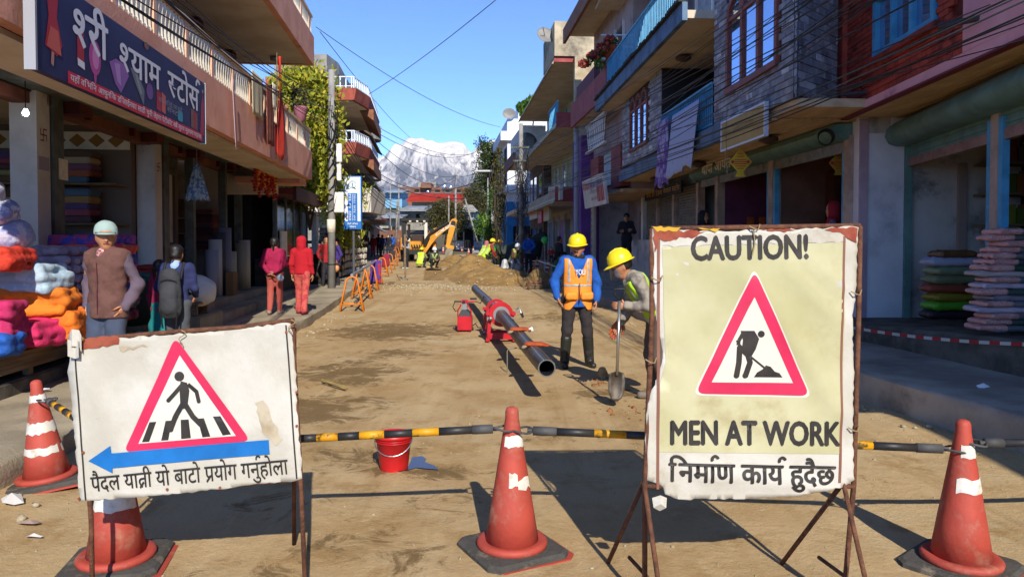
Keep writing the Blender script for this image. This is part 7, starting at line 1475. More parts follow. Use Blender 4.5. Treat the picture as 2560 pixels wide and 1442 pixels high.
for k, (a, c, h) in enumerate(((14.95, '#8a8a90', .95), (15.2, '#b0aca4', 1.15), (15.5, '#3c3a3c', 1.3), (15.9, '#6f7078', 1.4), (16.3, '#a59a80', .9), (17.2, '#8f8468', 1.1), (17.5, '#a8a090', 1.15))): t = thing('floor_roll', ('light grey', 'pale', 'black', 'slate grey', 'tan patterned', 'beige', 'cream')[k] + ' roll of floor covering standing in the shop doorway', 'roll', Lp(a, -1.45, .56)); MB().lathe([(.13, 0), (.13, h), (.09, h), (.09, h - .02)], 16, Lp(a, -1.45, .56)).build('roll', mat('roll_' + c, c, .6, None), t, smooth=True); MB().lathe([(.088, h - .018), (.03, h - .017)], 14, Lp(a, -1.45, .56)).build('core', M_cream, t)
for k in range(2): t = thing('carton', ('lower', 'upper')[k] + ' brown carton in the further left shop doorway', 'carton', Lp(15.5, -1.15, .561 + .24 * k)); L.bx('box', mat('carton_#7d5c38', '#7d5c38', .9), t, 15.35, 15.7, -1.3, -1.14, .561 + .24 * k, .80 + .24 * k, bevel=.008)
# textiles of the red doorway
t = thing('blanket_pile', 'pile of dark red blankets in the end doorway', 'blankets', Lp(17.4, -2.3, 1.6))
for k in range(9): L.bx('blanket', mat('blanket_%d' % (k % 3), ('#6a2f33', '#52333a', '#7a4a4a')[k % 3], .95, None, bump=.3, bscale=18), t, 16.95 + .03 * (k % 2), 17.9, -2.7, -2.0, 1.5 + .1 * k, 1.595 + .1 * k, bevel=.03)
# marigold garland, umbrella, towels, flags, bulb
gt = thing('marigold_garland', 'orange and red marigold garlands hung under the balcony end', 'garland', Lp(15.6, -.9, 2.7)); gM = [mat('marigold', '#d9861a', .8), mat('marigold_red', '#9e1f1a', .8)]; rg = random.Random(5)
for k in range(16):
    a = 15.0 + .13 * k; top_ = 3.17 - .10 * math.sin(math.pi * (k % 8) / 7); ln_ = rg.uniform(.28, .5); ps = [Lp(a, -.62 + rg.uniform(-.03, .03), top_ - ln_ * q / 7) for q in range(8)]; b = MB()
    for q, p in enumerate(ps): b.lathe([(.01, -.03), (.035, -.015), (.04, .01), (.012, .03)], 7, p)
    b.build('flower_string', gM[k % 2 if k % 4 else 1], gt, smooth=True)
b = MB(); b.tube([Lp(14.95 + .1 * k, -.62, 3.20 - .09 * abs(math.sin(math.pi * k / 11))) for k in range(23)], .035, 8); b.build('top_string', gM[0], gt, smooth=True)
um = thing('folded_umbrella', 'blue checked folded umbrella hanging by the shutter', 'umbrella', Lp(13.6, -1.3, 1.6)); b = MB(); rs = []; c = Lp(13.6, -1.3, 0)
for z, r_2 in ((3.1, .01), (3.03, .04), (2.8, .09), (2.6, .13), (2.44, .17)): rs.append([c + Vector((r_2 * (1 + .28 * (k % 2)) * math.cos(2 * math.pi * k / 20), r_2 * (1 + .28 * (k % 2)) * math.sin(2 * math.pi * k / 20), z - .05 * (k % 2) * (z < 2.5))) for k in range(20)])
b.rings(rs); b.build('canopy', mat('umbrella_blue', '#5b7fae', .7, '#a9bccf', 14, spread=(.48, .52)), um); MB().tube([c + Vector((0, 0, 3.08)), c + Vector((0, 0, 3.42))], .008, 6).build('hook', M_steel, um)
def hang(label, name, cat, fn, nu, nv, m, th=.006):
    b = MB(); b.rings([[fn(i / nu, j / nv) for i in range(nu + 1)] for j in range(nv + 1)], cap=False, closed=False); o = b.build(name, m, smooth=True); q = o.modifiers.new('th', 'SOLIDIFY'); q.thickness = th; return tag(o, label, cat)
def cloth_fn(fr, a0, a1, n, zt_, zb_, wav=.03, k=3, skew=0, rag=0, seed=1):
    return lambda u, v: fr(a0 + (a1 - a0) * u + skew * v, n + wav * v * math.sin(k * 2 * math.pi * u + seed) + .02, zt_ + (zb_ - zt_) * v + (rag * noise.noise(Vector((u * 6, seed, 0))) * v ** 4))
hang('cream towel over the balcony railing', 'towel', 'towel', cloth_fn(L, 12.0, 12.75, .03, 4.42, 3.72, .015, 2), 10, 8, mat('cream_towel', '#b5a888', .95)); hang('brown carpet strip hanging over the balcony railing', 'rug', 'rug', cloth_fn(L, 13.0, 13.55, .04, 4.42, 3.38, .015, 2), 8, 10, mat('brown_rug', '#6b3024', .95, '#8a4a38', 12))
hang('white scarf on the balcony railing', 'scarf', 'scarf', cloth_fn(L, 13.35, 13.6, .07, 4.5, 4.05, .01, 1), 6, 6, M_cream); hang('tall red pennant standing above the balcony railing', 'red_flag', 'flag', lambda u, v: L(14.1 + (.02 + .5 * min(1, v * 2.2) * (1 - .35 * max(0, v - .6))) * (u - .3), .06 + .03 * math.sin(4 * u + 5 * v), 5.15 - 1.95 * v + (.25 * abs(u - .5) if v > .95 else 0)), 6, 14, mat('flag_red', '#b5231c', .8, '#c2391f', 4)); hang('pale pink ribbon hanging down the parapet', 'ribbon', 'ribbon', cloth_fn(L, 10.75, 10.85, .05, 4.0, 3.0, .01, 1, .15), 3, 8, mat('pink_ribbon', '#c9a5a0', .8))
fpole = thing('flag_stick', 'thin stick carrying the red pennant', 'stick', Lp(14.05, .03, 3.9)); MB().tube([Lp(14.05, .03, 3.9), Lp(14.05, .03, 5.2)], .012, 6).build('stick', M_wood, fpole)
pp = thing('pink_flower_pot', 'pink flower pot at the far end of the balcony railing', 'flower pot', Lp(16.9, -.05, 4.35)); MB().lathe([(.12, 0), (.16, .3), (.17, .32), (.15, .32)], 14, Lp(16.9, -.05, 4.39)).build('pot', mat('pink_pot', '#a5677a', .7), pp, smooth=True); crown('plant', pp, LM_b, [tuple(Lp(16.9, -.05, 4.9)) + (.2, .2, .3)], 160, .12)
# the bulb in the shop
bu = thing('light_bulb', 'lit white bulb hanging inside the bedding shop', 'lamp', at(64, 283, 8.2)); p = at(64, 283, 8.2); MB().lathe([(.008, -.035), (.026, -.024), (.034, 0), (.022, .028), (.014, .045)], 16, p).build('bulb', mat('lit_bulb', '#f2f6ff', .5, emit=12), bu, smooth=True); MB().tube([p + Vector((0, 0, .05)), Vector((p.x, p.y, 3.55))], .006, 6).build('cord', M_cab, bu)
# ================================================================== right-hand hanging things
sheetM = mat('white_speckled_sheet', '#a9b4d2', .85, '#7f90c0', 20, spread=(.6, .66)); hang('pale blue speckled sheet hanging over the blue railing', 'bed_sheet', 'sheet', cloth_fn(GR, 4.0, 5.9, .10, 4.42, 3.15, .05, 3, .35, .22, 2), 24, 20, sheetM); hang('purple and white sheet hanging beside the speckled one', 'purple_sheet', 'sheet', cloth_fn(GR, 6.15, 7.1, .12, 4.45, 2.95, .06, 3, .2, .15, 5), 16, 20, mat('purple_sheet', '#6d4f9c', .85, '#a59ac0', 5, spread=(.45, .55)))
def kite_sign(label, p, s_, m):
    t = thing('diamond_notice', label, 'sign', p); q = [(0, .36), (.30, 0), (.08, -.25), (.14, -.38), (-.14, -.38), (-.08, -.25), (-.30, 0)]; b = MB(); b.prism([p + Vector((x * s_, 0, z * s_)) for x, z in q], (0, .006, 0)); b.build('board', m, t)
    for k, (wd, z) in enumerate(((.14, .20), (.2, .13), (.30, .04), (.34, -.01), (.32, -.06), (.26, -.12), (.18, -.18))): MB().quad(*[p + Vector((x * s_, -.003, (z + dz) * s_)) for x, dz in ((-wd / 2, 0), (wd / 2, 0), (wd / 2, .022), (-wd / 2, .022))]).build('print_line', M_sgr, t)
    for x in (-.2, .2): MB().quad(*[p + Vector((x + .03 * math.cos(a), -.003, .03 * math.sin(a))) * 1.0 if False else p + Vector((x * s_ + .03 * math.cos(a), -.003, .03 * math.sin(a))) for a in np.linspace(6.28, 0, 10)[:-1]]).build('print_mark', M_sgr, t)
    MB().tube([p + Vector((0, 0, .36 * s_)), p + Vector((0, .02, .36 * s_ + .3))], .003, 5).build('string', M_tie, t); return t
M_ky = mat('notice_yellow', '#c9a81f', .5, '#bb9a18', 4); kite_sign('bright yellow diamond notice hanging before the green shutter box', at(1851, 405, 12.6), .66, M_ky); kite_sign('second yellow notice hanging inside the nearer shop', at(2096, 408, 12.2), .52, mat('notice_yellow_dim', '#a8861c', .6))
co = thing('cable_coil', 'coil of black cable hung on the green shutter box', 'cable coil', at(2064, 346, 11.6)); p = at(2064, 346, 11.35)
for k in range(5): MB().tube([p + Vector(((.105 + .006 * k) * math.cos(a), -.01 * k + .02, (.105 + .004 * k) * math.sin(a) + .005 * k)) for a in np.linspace(0, 6.28, 24)], .007, 5).build('turn', M_cab, co, smooth=True)
st_ = thing('dangling_string', 'frayed pale string dangling beside the yellow notice', 'string', at(1815, 280, 12.2)); MB().tube([at(u, v, 12.2) for u, v in ((1818, 270), (1815, 330), (1816, 380), (1812, 400), (1817, 420), (1820, 438))], .006, 5).build('strand', M_tie, st_); MB().tube([at(u, v, 12.2) for u, v in ((1813, 385), (1822, 415), (1815, 432))], .008, 5).build('knot', M_tie, st_)
# ------------------------------------------------------------------ feed sacks
def sack(label, c, sx, sy, sz, rz, col, band, seed, group):
    t = thing('feed_sack', label, 'sack', c, rz, group); s = SDF().cap((-sx * .36, 0, sz * .5), (sx * .36, 0, sz * .5), sz * .5, sz * .5, .03, w=(0, 1, 0), fl=1.0).cap((-sx * .36, -sy * .27, sz * .48), (sx * .36, -sy * .27, sz * .48), sz * .44, sz * .44, .05).cap((-sx * .36, sy * .27, sz * .48), (sx * .36, sy * .27, sz * .48), sz * .44, sz * .44, .05)
    s.cap((-sx * .45, -sy * .34, sz * .45), (-sx * .45, sy * .34, sz * .45), .02, .02, .06).cap((sx * .45, -sy * .34, sz * .45), (sx * .45, sy * .34, sz * .45), .02, .02, .06)
    sdf_obj('bag', s, mat('sack_' + col, col, .45, None, bump=.25, bscale=35), t, .014, wr=(.006, 28, seed))
    if band: 
        s2_ = SDF(); s2_.p = s.p; sdf_obj('printed_end', s2_, mat('sackband_' + band, band, .5, '#c9b5ae', 60, spread=(.45, .55), stretch=(1, 1, 6)), t, .014, cuts=(lambda G: G[:, 0] + sx * .02,), wr=(.006, 28, seed)).scale = (1.004, 1.03, 1.03)
    return t
z = .69; cols = [('#5d6063', '#c8695f'), ('#3f4a44', '#c8695f'), ('#6a6a6c', '#c8695f'), ('#b9a9b5', None), ('#6f6c70', '#c8695f'), ('#8a8288', None), ('#3f4f48', '#c8695f'), ('#c0b0bc', None), ('#5a5f66', '#c8695f'), ('#b5a5a0', None), ('#2f4a3c', '#c8695f'), ('#4a4f55', '#c8695f'), ('#55595c', '#c8695f'), ('#6a6a66', '#c8695f'), ('#8a8a86', '#c8695f'), ('#4f5550', '#c8695f'), ('#6f7268', '#c8695f')]
for k, (c, bd) in enumerate(cols):
    h = .064; sack(('pink-striped' if bd else 'pale') + ' feed sack in the tall right-edge stack, %s from the floor' % ('lowest second third fourth fifth sixth seventh eighth ninth tenth eleventh twelfth thirteenth fourteenth fifteenth sixteenth topmost'.split()[k]), Vector((5.28 + .05 * (k % 3) + (.08 if k > 11 else 0), 7.95 + .03 * (k % 2), z)), .66 if k < 12 else .56, .42, h + .012, R(-8 + 5 * (k % 3)), c, bd, k, 'feed sacks in the right-edge stack'); z += h
z = .63
for k, (c, nm) in enumerate((('#2d2329', 'dark plum'), ('#56a02a', 'lime green'), ('#8a7a24', 'mustard'), ('#8a4230', 'red-brown'), ('#767a58', 'olive grey'), ('#7f8a68', 'sage green'), ('#a5a5b5', 'white'), ('#6a4a2c', 'brown'))):
    h = .115 if k < 7 else .09; sack(nm + ' feed sack in the shorter stack against the white wall', Vector((5.78 + .02 * (k % 3), 9.75, z)), .68 if k < 7 else .48, .45, h + .02, R(4 * (k % 3) - 4), c, None, k + 30, 'feed sacks in the shorter stack'); z += h
    if nm in ('white', 'mustard', 'lime green', 'red-brown'): pass
# ------------------------------------------------------------------ tape, bins, kerb bits, bank sign
tpz = thing('caution_tape', 'red and white striped tape along the right platform edge', 'tape', (4.7, 9.5, .5)); A, B = Vector((4.35, 10.2, .52)), Vector((5.0, 6.9, .66))
for k in range(26): a, b_ = A.lerp(B, k / 26), A.lerp(B, (k + 1) / 26); sag = lambda t_: -.06 * 4 * t_ * (1 - t_); a.z += sag(k / 26); b_.z += sag((k + 1) / 26); u_ = Vector((0, 0, .035)); MB().quad(a, b_, b_ + u_, a + u_).build('stripe', M_sgr if k % 2 else M_prw, tpz)
MB()
for lab, u, v, Y, col in (('beige lidded bin on the right-hand steps', 1546, 700, 19.5, '#8f8468'),):
    p = at(u, v, Y); t = thing('dustbin', lab, 'bin', p); MB().hexa([p + Vector(q) for q in ((-.19, -.17, 0), (.19, -.17, 0), (.19, .17, 0), (-.19, .17, 0), (-.24, -.22, .45), (.24, -.22, .45), (.24, .22, .45), (-.24, .22, .45))]).build('body', mat('bin_beige', col, .6), t); MB().box(p + Vector((0, 0, .475)), (.52, .48, .05)).build('lid', mat('bin_lid', '#7d7358', .6), t, bevel=.01); MB().box(p + Vector((.02, -.215, .28)), (.12, .01, .12)).build('label', M_ltblue, t)
stp = MB(); stp.hexa([Vector(q) for q in ((2.6, 17, .1), (3.0, 12.6, .1), (9, 12.6, .1), (9, 30, .1), (3.6, 17.2, .52), (4.1, 12.6, .5), (9, 12.6, .5), (9, 30, .55))]); 
tag(MB().hexa([Vector(q) for q in ((4.0, 12.4, .1), (8, 12.4, .1), (8, 27.5, .1), (3.1, 27.5, .1), (4.0, 12.4, .52), (8, 12.4, .52), (8, 27.5, .62), (3.1, 27.5, .62))]).build('raised_walkway', M_pave_r), kind='structure')
tag(MB().hexa([Vector(q) for q in ((3.55, 12.8, .1), (3.99, 12.8, .1), (3.09, 27.5, .1), (2.65, 27.5, .1), (3.55, 12.8, .40), (3.99, 12.8, .40), (3.09, 27.5, .48), (2.65, 27.5, .48))]).build('walkway_step', M_pave_r), kind='structure')
bs = thing('bank_sign', 'tall blue and white vertical bank sign beside the pole', 'sign', (at(881, 600, 25).x, 25, .4)); a, c = at(860, 573, 25), at(903, 440, 25); W_ = c.x - a.x; Hh = c.z - a.z
def bsq(x0, x1, z0, z1, e, m, nm): return MB().hexa([Vector((a.x + x * W_, 25 - e, a.z + z * Hh)) for x, z in ((x0, z0), (x1, z0))] + [Vector((a.x + x * W_, 25.0 - e + .0015, a.z + z * Hh)) for x, z in ((x1, z0), (x0, z0))] + [Vector((a.x + x * W_, 25 - e, a.z + z * Hh)) for x, z in ((x0, z1), (x1, z1))] + [Vector((a.x + x * W_, 25.0 - e + .0015, a.z + z * Hh)) for x, z in ((x1, z1), (x0, z1))]).build(nm, m, bs)
M_bkb = mat('bank_blue', '#1d62a8', .5); M_bkw = mat('bank_white', '#d5dadd', .5)
MB().box(((a.x + c.x) / 2, 25.09, (a.z + c.z) / 2), (W_, .17, Hh)).build('light_box', M_bkb, bs); bsq(.05, .95, .15, .98, .002, M_bkw, 'white_field'); bsq(.22, .78, .02, .68, .006, M_bkb, 'blue_column'); bsq(.27, .33, .12, .66, .009, M_bkb, 'rule'); bsq(.485, .50, .16, .66, .010, M_bkw, 'rule'); bsq(.02, .98, .02, .15, .004, M_bkb, 'blue_foot')
cc = Vector(((a.x + c.x) / 2, 24.99, a.z + .84 * Hh))
for r0, r1 in ((.115, .13), (.08, .09)): b = MB(); b.rings([[cc + Vector((r * math.cos(q), 0, r * math.sin(q))) for q in np.linspace(0, 6.2832, 25)[:-1]] for r in (r0, r1)], cap=False); b.build('emblem_ring', mat('bank_grey', '#6f8a94', .5), bs)
MB().quad(*[cc + Vector((x, -.002, z)) for x, z in ((-.02, -.06), (.02, -.06), (.03, .03), (0, .06), (-.03, .03))]).build('emblem', mat('bank_grey', '#6f8a94', .5), bs)
for k, ch in enumerate('NEPAL BANK LTD'):
    if ch != ' ': lettering('lettering', ch, M_bkw, bs, Vector((a.x + .56 * W_, 24.985, a.z + (.635 - .036 * k) * Hh)), (1, 0, 0), (0, 0, 1), .062, .07, .01)
for k, ch in enumerate(('ने', 'पा', 'ल', '', 'बैं', 'क', '', 'िल', 'िम', 'टे', 'ड')):
    if ch: lettering('lettering', ch, M_bkw, bs, Vector((a.x + .27 * W_, 24.985, a.z + (.625 - .046 * k) * Hh)), (1, 0, 0), (0, 0, 1), .085, .09, .01)
lettering('lettering', 'िसटी अिफस', M_bkw, bs, Vector((a.x + .2 * W_, 24.985, a.z + .085 * Hh)), (1, 0, 0), (0, 0, 1), .08, .35, .008); lettering('lettering', 'पोखरा', M_bkw, bs, Vector((a.x + .32 * W_, 24.985, a.z + .03 * Hh)), (1, 0, 0), (0, 0, 1), .08, .22, .008)
MB().tube([Vector(((a.x + c.x) / 2, 25.12, .35)), Vector(((a.x + c.x) / 2, 25.12, c.z))], .045, 8).build('post', mat('sign_post', '#4a4a4c', .6), bs)
# ================================================================== people
M_skin = mat('skin', '#b07a58', .55, '#a06c4c', 9); M_hair = mat('black_hair', '#16110f', .5); M_lip = mat('lip', '#6b3a32', .6); M_eyew = mat('eye', '#1a1412', .3)
def cm(c, c2=None, r_=.9, sc_=10): return mat('wear_' + c + (c2 or ''), c, r_, c2, sc_, .25, 60, spread=(.45, .6))
BASE = dict(pel=(0, 0, .93), chest=(0, 0, 1.27), neck=(0, -.005, 1.43), head=(0, .015, 1.575), shR=(.175, 0, 1.385), elR=(.225, -.03, 1.11), wrR=(.235, .03, .87), shL=(-.175, 0, 1.385), elL=(-.225, -.03, 1.11), wrL=(-.235, .03, .87), hipR=(.085, 0, .90), knR=(.095, .02, .49), anR=(.10, -.01, .085), hipL=(-.085, 0, .90), knL=(-.095, .02, .49), anL=(-.10, -.01, .085), toeR=None, toeL=None)
def hand_mesh(wr, el, side, curl=.5, nrm=None, k=1.0):
    """palm plus five jointed fingers, rooted at the wrist and following the forearm"""
    w_ = Vector(wr); d = (w_ - Vector(el)).normalized(); n_ = Vector(nrm) if nrm else Vector((-side, 0, 0)); n_ = (n_ - d * n_.dot(d)); n_ = n_.normalized() if n_.length > .01 else d.orthogonal(); a = d.cross(n_) * 1.0
    b = MB(); pl = .085 * k; b.rings([[w_ + d * t + a * (wd * math.cos(q)) + n_ * (.014 * k * math.sin(q)) for q in np.linspace(0, 2 * math.pi, 11)[:-1]] for t, wd in ((-.02 * k, .026 * k), (.02 * k, .033 * k), (.06 * k, .042 * k), (pl, .038 * k))])
    for i, (o, ln) in enumerate(((-.030, .066), (-.010, .078), (.010, .074), (.029, .058))):
        p = w_ + d * pl * .96 + a * o * k; dd = d.copy(); P = [p]
        for s_ in (.45, .32, .25): dd = (dd + n_ * curl * .8).normalized(); p = p + dd * ln * s_ * k * 1.15; P.append(p)
        b.tube(P, [.0095 * k, .009 * k, .008 * k, .006 * k], 7)
    p = w_ + d * .02 * k - a * .028 * k * 1.0; P = [p, p + (d * .5 - a * .75 + n_ * .3).normalized() * .035 * k, p + (d * .9 - a * .7 + n_ * .5).normalized() * .065 * k, p + (d * 1.0 - a * .5 + n_ * .7).normalized() * .085 * k]; b.tube(P, [.012 * k, .011 * k, .0095 * k, .007 * k], 7)
    return b
def person(label, loc, rz=0, H=1.7, pose=None, top='#444', top2=None, pants='#333', pants2=None, shoe='#222', hair=True, hat=None, vest=None, hood=None, face=True, vox=.022, skirt=None, yaw=0, tilt=0, bag=None, sleeves=None, glovec=None, boots=None, hem=.84, girth=1.0, extra=None, group=None, pony=False, flare=1.0, bare_wrist=True, mask=None, beard=False, name='person'):
    t = thing(name, label, 'person', loc, rz, group); k = H / 1.7; J = dict(BASE); J.update(pose or {}); J = {q: (np.array(v, float) * k if v is not None else None) for q, v in J.items()}; g = girth
    tdir = J['chest'] - J['pel']; sx_ = J['shR'] - J['shL']; sx_ = sx_ / np.linalg.norm(sx_); hx_ = J['hipR'] - J['hipL']; hx_ = hx_ / (np.linalg.norm(hx_) + 1e-9)
    HM = Matrix.Rotation(yaw, 3, 'Z') @ Matrix.Rotation(tilt, 3, 'X'); hc = J['head']
    def hp(x, y, z): return hc + np.array(HM @ Vector((x * k, y * k, z * k)))
    def torso(s, e, low=0.0):
        s.cap(J['pel'], J['chest'], (.135 * g + e) * k, (.150 * g + e) * k, .04 * k, sx_, .66).cap(J['shL'] * .93 + J['shR'] * .07, J['shR'] * .93 + J['shL'] * .07, (.062 + e) * k, (.062 + e) * k, .07 * k)
        if low: s.cap(J['pel'], J['pel'] * 1.0 - tdir / np.linalg.norm(tdir) * low * k, (.145 * g + e) * k, (.155 * g + e) * k, .04 * k, hx_, .70)
    def arm(s, e, S, to=1.0, fr_=0.0):
        sh, el, wr = J['sh' + S], J['el' + S], J['wr' + S]; s.cap(sh, el, (.052 * g + e) * k, (.043 + e) * k, .03 * k); s.cap(el, el + (wr - el) * to, (.043 + e) * k, (.031 + e) * k, .025 * k)
    def leg(s, e, S, fl=1.0, to=1.0):
        s.cap(J['hip' + S], J['kn' + S], (.083 * g + e) * k, (.058 + e * 1.1) * k, .04 * k); s.cap(J['kn' + S], J['kn' + S] + (J['an' + S] - J['kn' + S]) * to, (.058 + e * 1.1) * k, (.042 * fl + e * 1.2) * k, .03 * k)
    # ---- body: one continuous figure with head, limbs and hands
    s = SDF(); s.cap(hp(0, -.012, .045), hp(0, .0, -.01), .092 * k, .084 * k, .03 * k, w=np.array(HM @ Vector((1, 0, 0))), fl=1.1).cap(hp(0, .02, -.02), hp(0, .045, -.085), .070 * k, .045 * k, .035 * k)
    s.cap(hp(0, .085, .005), hp(0, .108, -.032), .010 * k, .016 * k, .012 * k).cap(hp(-.083, -.005, .01), hp(-.085, -.008, -.035), .013 * k, .010 * k, .008 * k).cap(hp(.083, -.005, .01), hp(.085, -.008, -.035), .013 * k, .010 * k, .008 * k).cap(hp(-.03, .075, .03), hp(.03, .075, .03), .022 * k, .022 * k, .02 * k)
    s.cap(J['neck'] - np.array((0, 0, .04 * k)), hp(0, -.01, -.06), .056 * k, .050 * k, .03 * k); torso(s, -.012)
    for S in 'RL': arm(s, -.004, S); leg(s, -.012, S)
    ex = MB()
    for S, sd in (('R', 1), ('L', -1)):
        hm = hand_mesh(J['wr' + S], J['el' + S], sd, (pose or {}).get('curl' + S, .45) if pose else .45, (pose or {}).get('nrm' + S) if pose else None, k); ex.add(hm.v, hm.f)
    gl = None
    if glovec: gl = ex; ex = None
    bd = sdf_obj('body', s, M_skin, t, vox, extra=ex)
    if gl is not None: gl.build('gloves', mat('glove_' + glovec, glovec, .8), t, False, True)
    if face:
        for sd in (-1, 1):
            MB().lathe([(.001, -.006 * k), (.013 * k, 0), (.001, .006 * k)], 10, hp(sd * .034, .083, .004), HM @ Matrix.Rotation(R(90), 3, 'X')).build('eye', M_eyew, bd, False, True)
            MB().tube([hp(sd * .016, .098, .026), hp(sd * .036, .097, .032), hp(sd * .054, .082, .024)], .005 * k, 6).build('eyebrow', M_hair, bd, False)
        MB().tube([hp(-.024, .088, -.066), hp(0, .098, -.063), hp(.024, .088, -.066)], .006 * k, 6).build('mouth', M_lip, bd, False)
        if beard: MB().tube([hp(-.028, .088, -.052), hp(0, .102, -.048), hp(.028, .088, -.052)], .006 * k, 6).build('moustache', M_hair, bd, False); MB().tube([hp(-.012, .082, -.098), hp(.012, .082, -.098)], .012 * k, 6).build('beard', M_hair, bd, False)
    if mask: sdf_obj('face_mask', SDF().cap(hp(0, .045, -.03), hp(0, .06, -.07), .068 * k, .055 * k, .02), cm(mask), t, vox * .7, cuts=(lambda G: .055 * k - (G - hc) @ np.array(HM @ Vector((0, 1, 0))),))
    # ---- clothing
    Mt = cm(top, top2)
    s = SDF(); torso(s, .020, .12); cuts = [lambda G: hem * k - G[:, 2]] if hem else []
    seed = int(abs(loc[0] * 31 + loc[1] * 7))
    if sleeves is None:
        for S in 'RL': arm(s, .016, S, .97)
    s.cap(J['neck'] - np.array((0, 0, .05 * k)), J['neck'] + np.array((0, 0, .01 * k)), .075 * k, .068 * k, .03 * k)
    sdf_obj('top', s, Mt, t, vox, cuts, wr=(.011, 30, seed))
    if sleeves is not None:
        for S in 'RL': s = SDF(); arm(s, .017, S, .97); s.p[0] = (s.p[0][0], s.p[0][1], .060 * k, .054 * k, .03, None, 1); sdf_obj('sleeve', s, cm(sleeves), t, vox, wr=(.011, 30, seed))
    if skirt:
        s = SDF(); s.cap(J['pel'], np.array((J['pel'][0], J['pel'][1], .38 * k)), .15 * k, .23 * k, .05, (1, 0, 0), .8); sdf_obj('skirt', s, cm(skirt), t, vox, [lambda G: .36 * k - G[:, 2]], wr=(.014, 26, seed))
    s = SDF(); s.cap(J['hipL'], J['hipR'], .100 * g * k, .100 * g * k, .05 * k, (0, 0, 1), .8); s.cap(J['pel'], (J['hipL'] + J['hipR']) / 2, .13 * g * k, .11 * g * k, .05 * k, hx_, .75)
    for S in 'RL': leg(s, .012, S, flare, .97)
    sdf_obj('trousers', s, cm(pants, pants2), t, vox, wr=(.008, 26, seed + 1))
    for S in 'RL':
        an = J['an' + S]; toe = J['toe' + S] if J['toe' + S] is not None else an + np.array((.02 * (1 if S == 'R' else -1), .155, -.045)) * k
        s = SDF().cap(an - np.array((0, .03, .045)) * k, toe, .047 * k, .042 * k, .02).cap(an, an - np.array((0, .01, .03)) * k, .046 * k, .046 * k, .02)
        if boots: s.cap(an, J['kn' + S] * .72 + an * .28, .062 * k, .074 * k, .03)
        zmin = min(an[2] - .083 * k, toe[2] - .03 * k); sdf_obj('boot' if boots else 'shoe', s, cm(boots or shoe, None, .4 if boots else .7), t, min(vox, .016), [lambda G, z_=zmin: z_ - G[:, 2]])
    if hair and not hood:
        s = SDF(); s.cap(hp(0, -.02, .055), hp(0, -.03, -.0), .098 * k, .090 * k, .02); Hf = np.array(HM @ Vector((0, 1, 0))); Hu = np.array(HM @ Vector((0, 0, 1)))
        cut = lambda G: np.minimum((G - hc) @ Hf - .035 * k, .07 * k - (G - hc) @ Hu); cut2 = lambda G: -.055 * k - (G - hc) @ Hu
        sdf_obj('hair', s, M_hair, t, min(vox, .018), (cut, cut2), wr=(.004, 60, 3))
        if pony: sdf_obj('ponytail', SDF().ball(hp(0, -.11, .0), .035 * k).cap(hp(0, -.115, -.02), hp(0, -.10, -.19), .03 * k, .018 * k), M_hair, t, min(vox, .016))
    if hood:
        s = SDF(); s.cap(hp(0, -.02, .05), hp(0, -.03, -.05), .112 * k, .10 * k, .03).cap(hp(0, -.03, -.08), J['neck'] - np.array((0, .0, .02 * k)), .085 * k, .105 * k, .05); Hf = np.array(HM @ Vector((0, 1, 0)))
        sdf_obj('hood', s, cm(hood), t, vox, (lambda G: (G - hc) @ Hf - .062 * k,), wr=(.004, 40, 2))
    if hat:
        kind, col = hat; Mh = mat('hat_' + col, col, .35 if kind == 'helmet' else .85, None); up = HM @ Vector((0, 0, 1)); c = Vector(hp(0, -.005, .045)); MM = HM @ Matrix.Diagonal((1, 1.14, 1)) 
        if kind == 'helmet':
            hb = MB().lathe([(.118 * k, 0), (.118 * k, .03 * k), (.108 * k, .075 * k), (.082 * k, .112 * k), (.045 * k, .132 * k), (.001, .137 * k)], 24, c, MM, cap=False).build('helmet', Mh, t, False, True); b = MB(); rs = []
            for i in range(25): a = 2 * math.pi * i / 24; f = 1 + .28 * max(0, math.sin(a)) ** 2; rs.append([c + HM @ Vector(((r_ * math.cos(a)) * k, (r_ * math.sin(a) * 1.14 * (f if r_ > .12 else 1)) * k, (z_ - .012 * (f - 1) * 4 * (r_ > .12)) * k)) for r_, z_ in ((.116, .004), (.138, -.006), (.138, -.011), (.116, -.004))])
            b.rings(rs, cap=False); b.build('brim', Mh, hb, False, True); MB().tube([c + HM @ Vector((0, y * k, z * k)) for y, z in ((.125, .03), (.11, .085), (.06, .128), (0, .142), (-.06, .128), (-.11, .085))], .009 * k, 7).build('ridge', Mh, hb, False, True)
        else:
            hb = sdf_obj('cap', SDF().cap(hp(0, -.015, .06), hp(0, -.015, .035), .103 * k, .104 * k, .02), Mh, t, .012, (lambda G: .018 * k - (G - hc) @ np.array(up),), wr=(.003, 40, 2)); b = MB(); rs = []
            for i in range(13): a = math.pi * i / 12; rs.append([Vector(hp(r_ * math.cos(a) * (1 if r_ < .1 else .58), .02 + r_ * math.sin(a) * (1.15 if r_ < .1 else 1.02), z_ + .012)) for r_, z_ in ((.095, .034), (.155, .014), (.155, .009), (.095, .026))])
            b.rings(rs, cap=False); b.build('peak', Mh, hb, False, True)
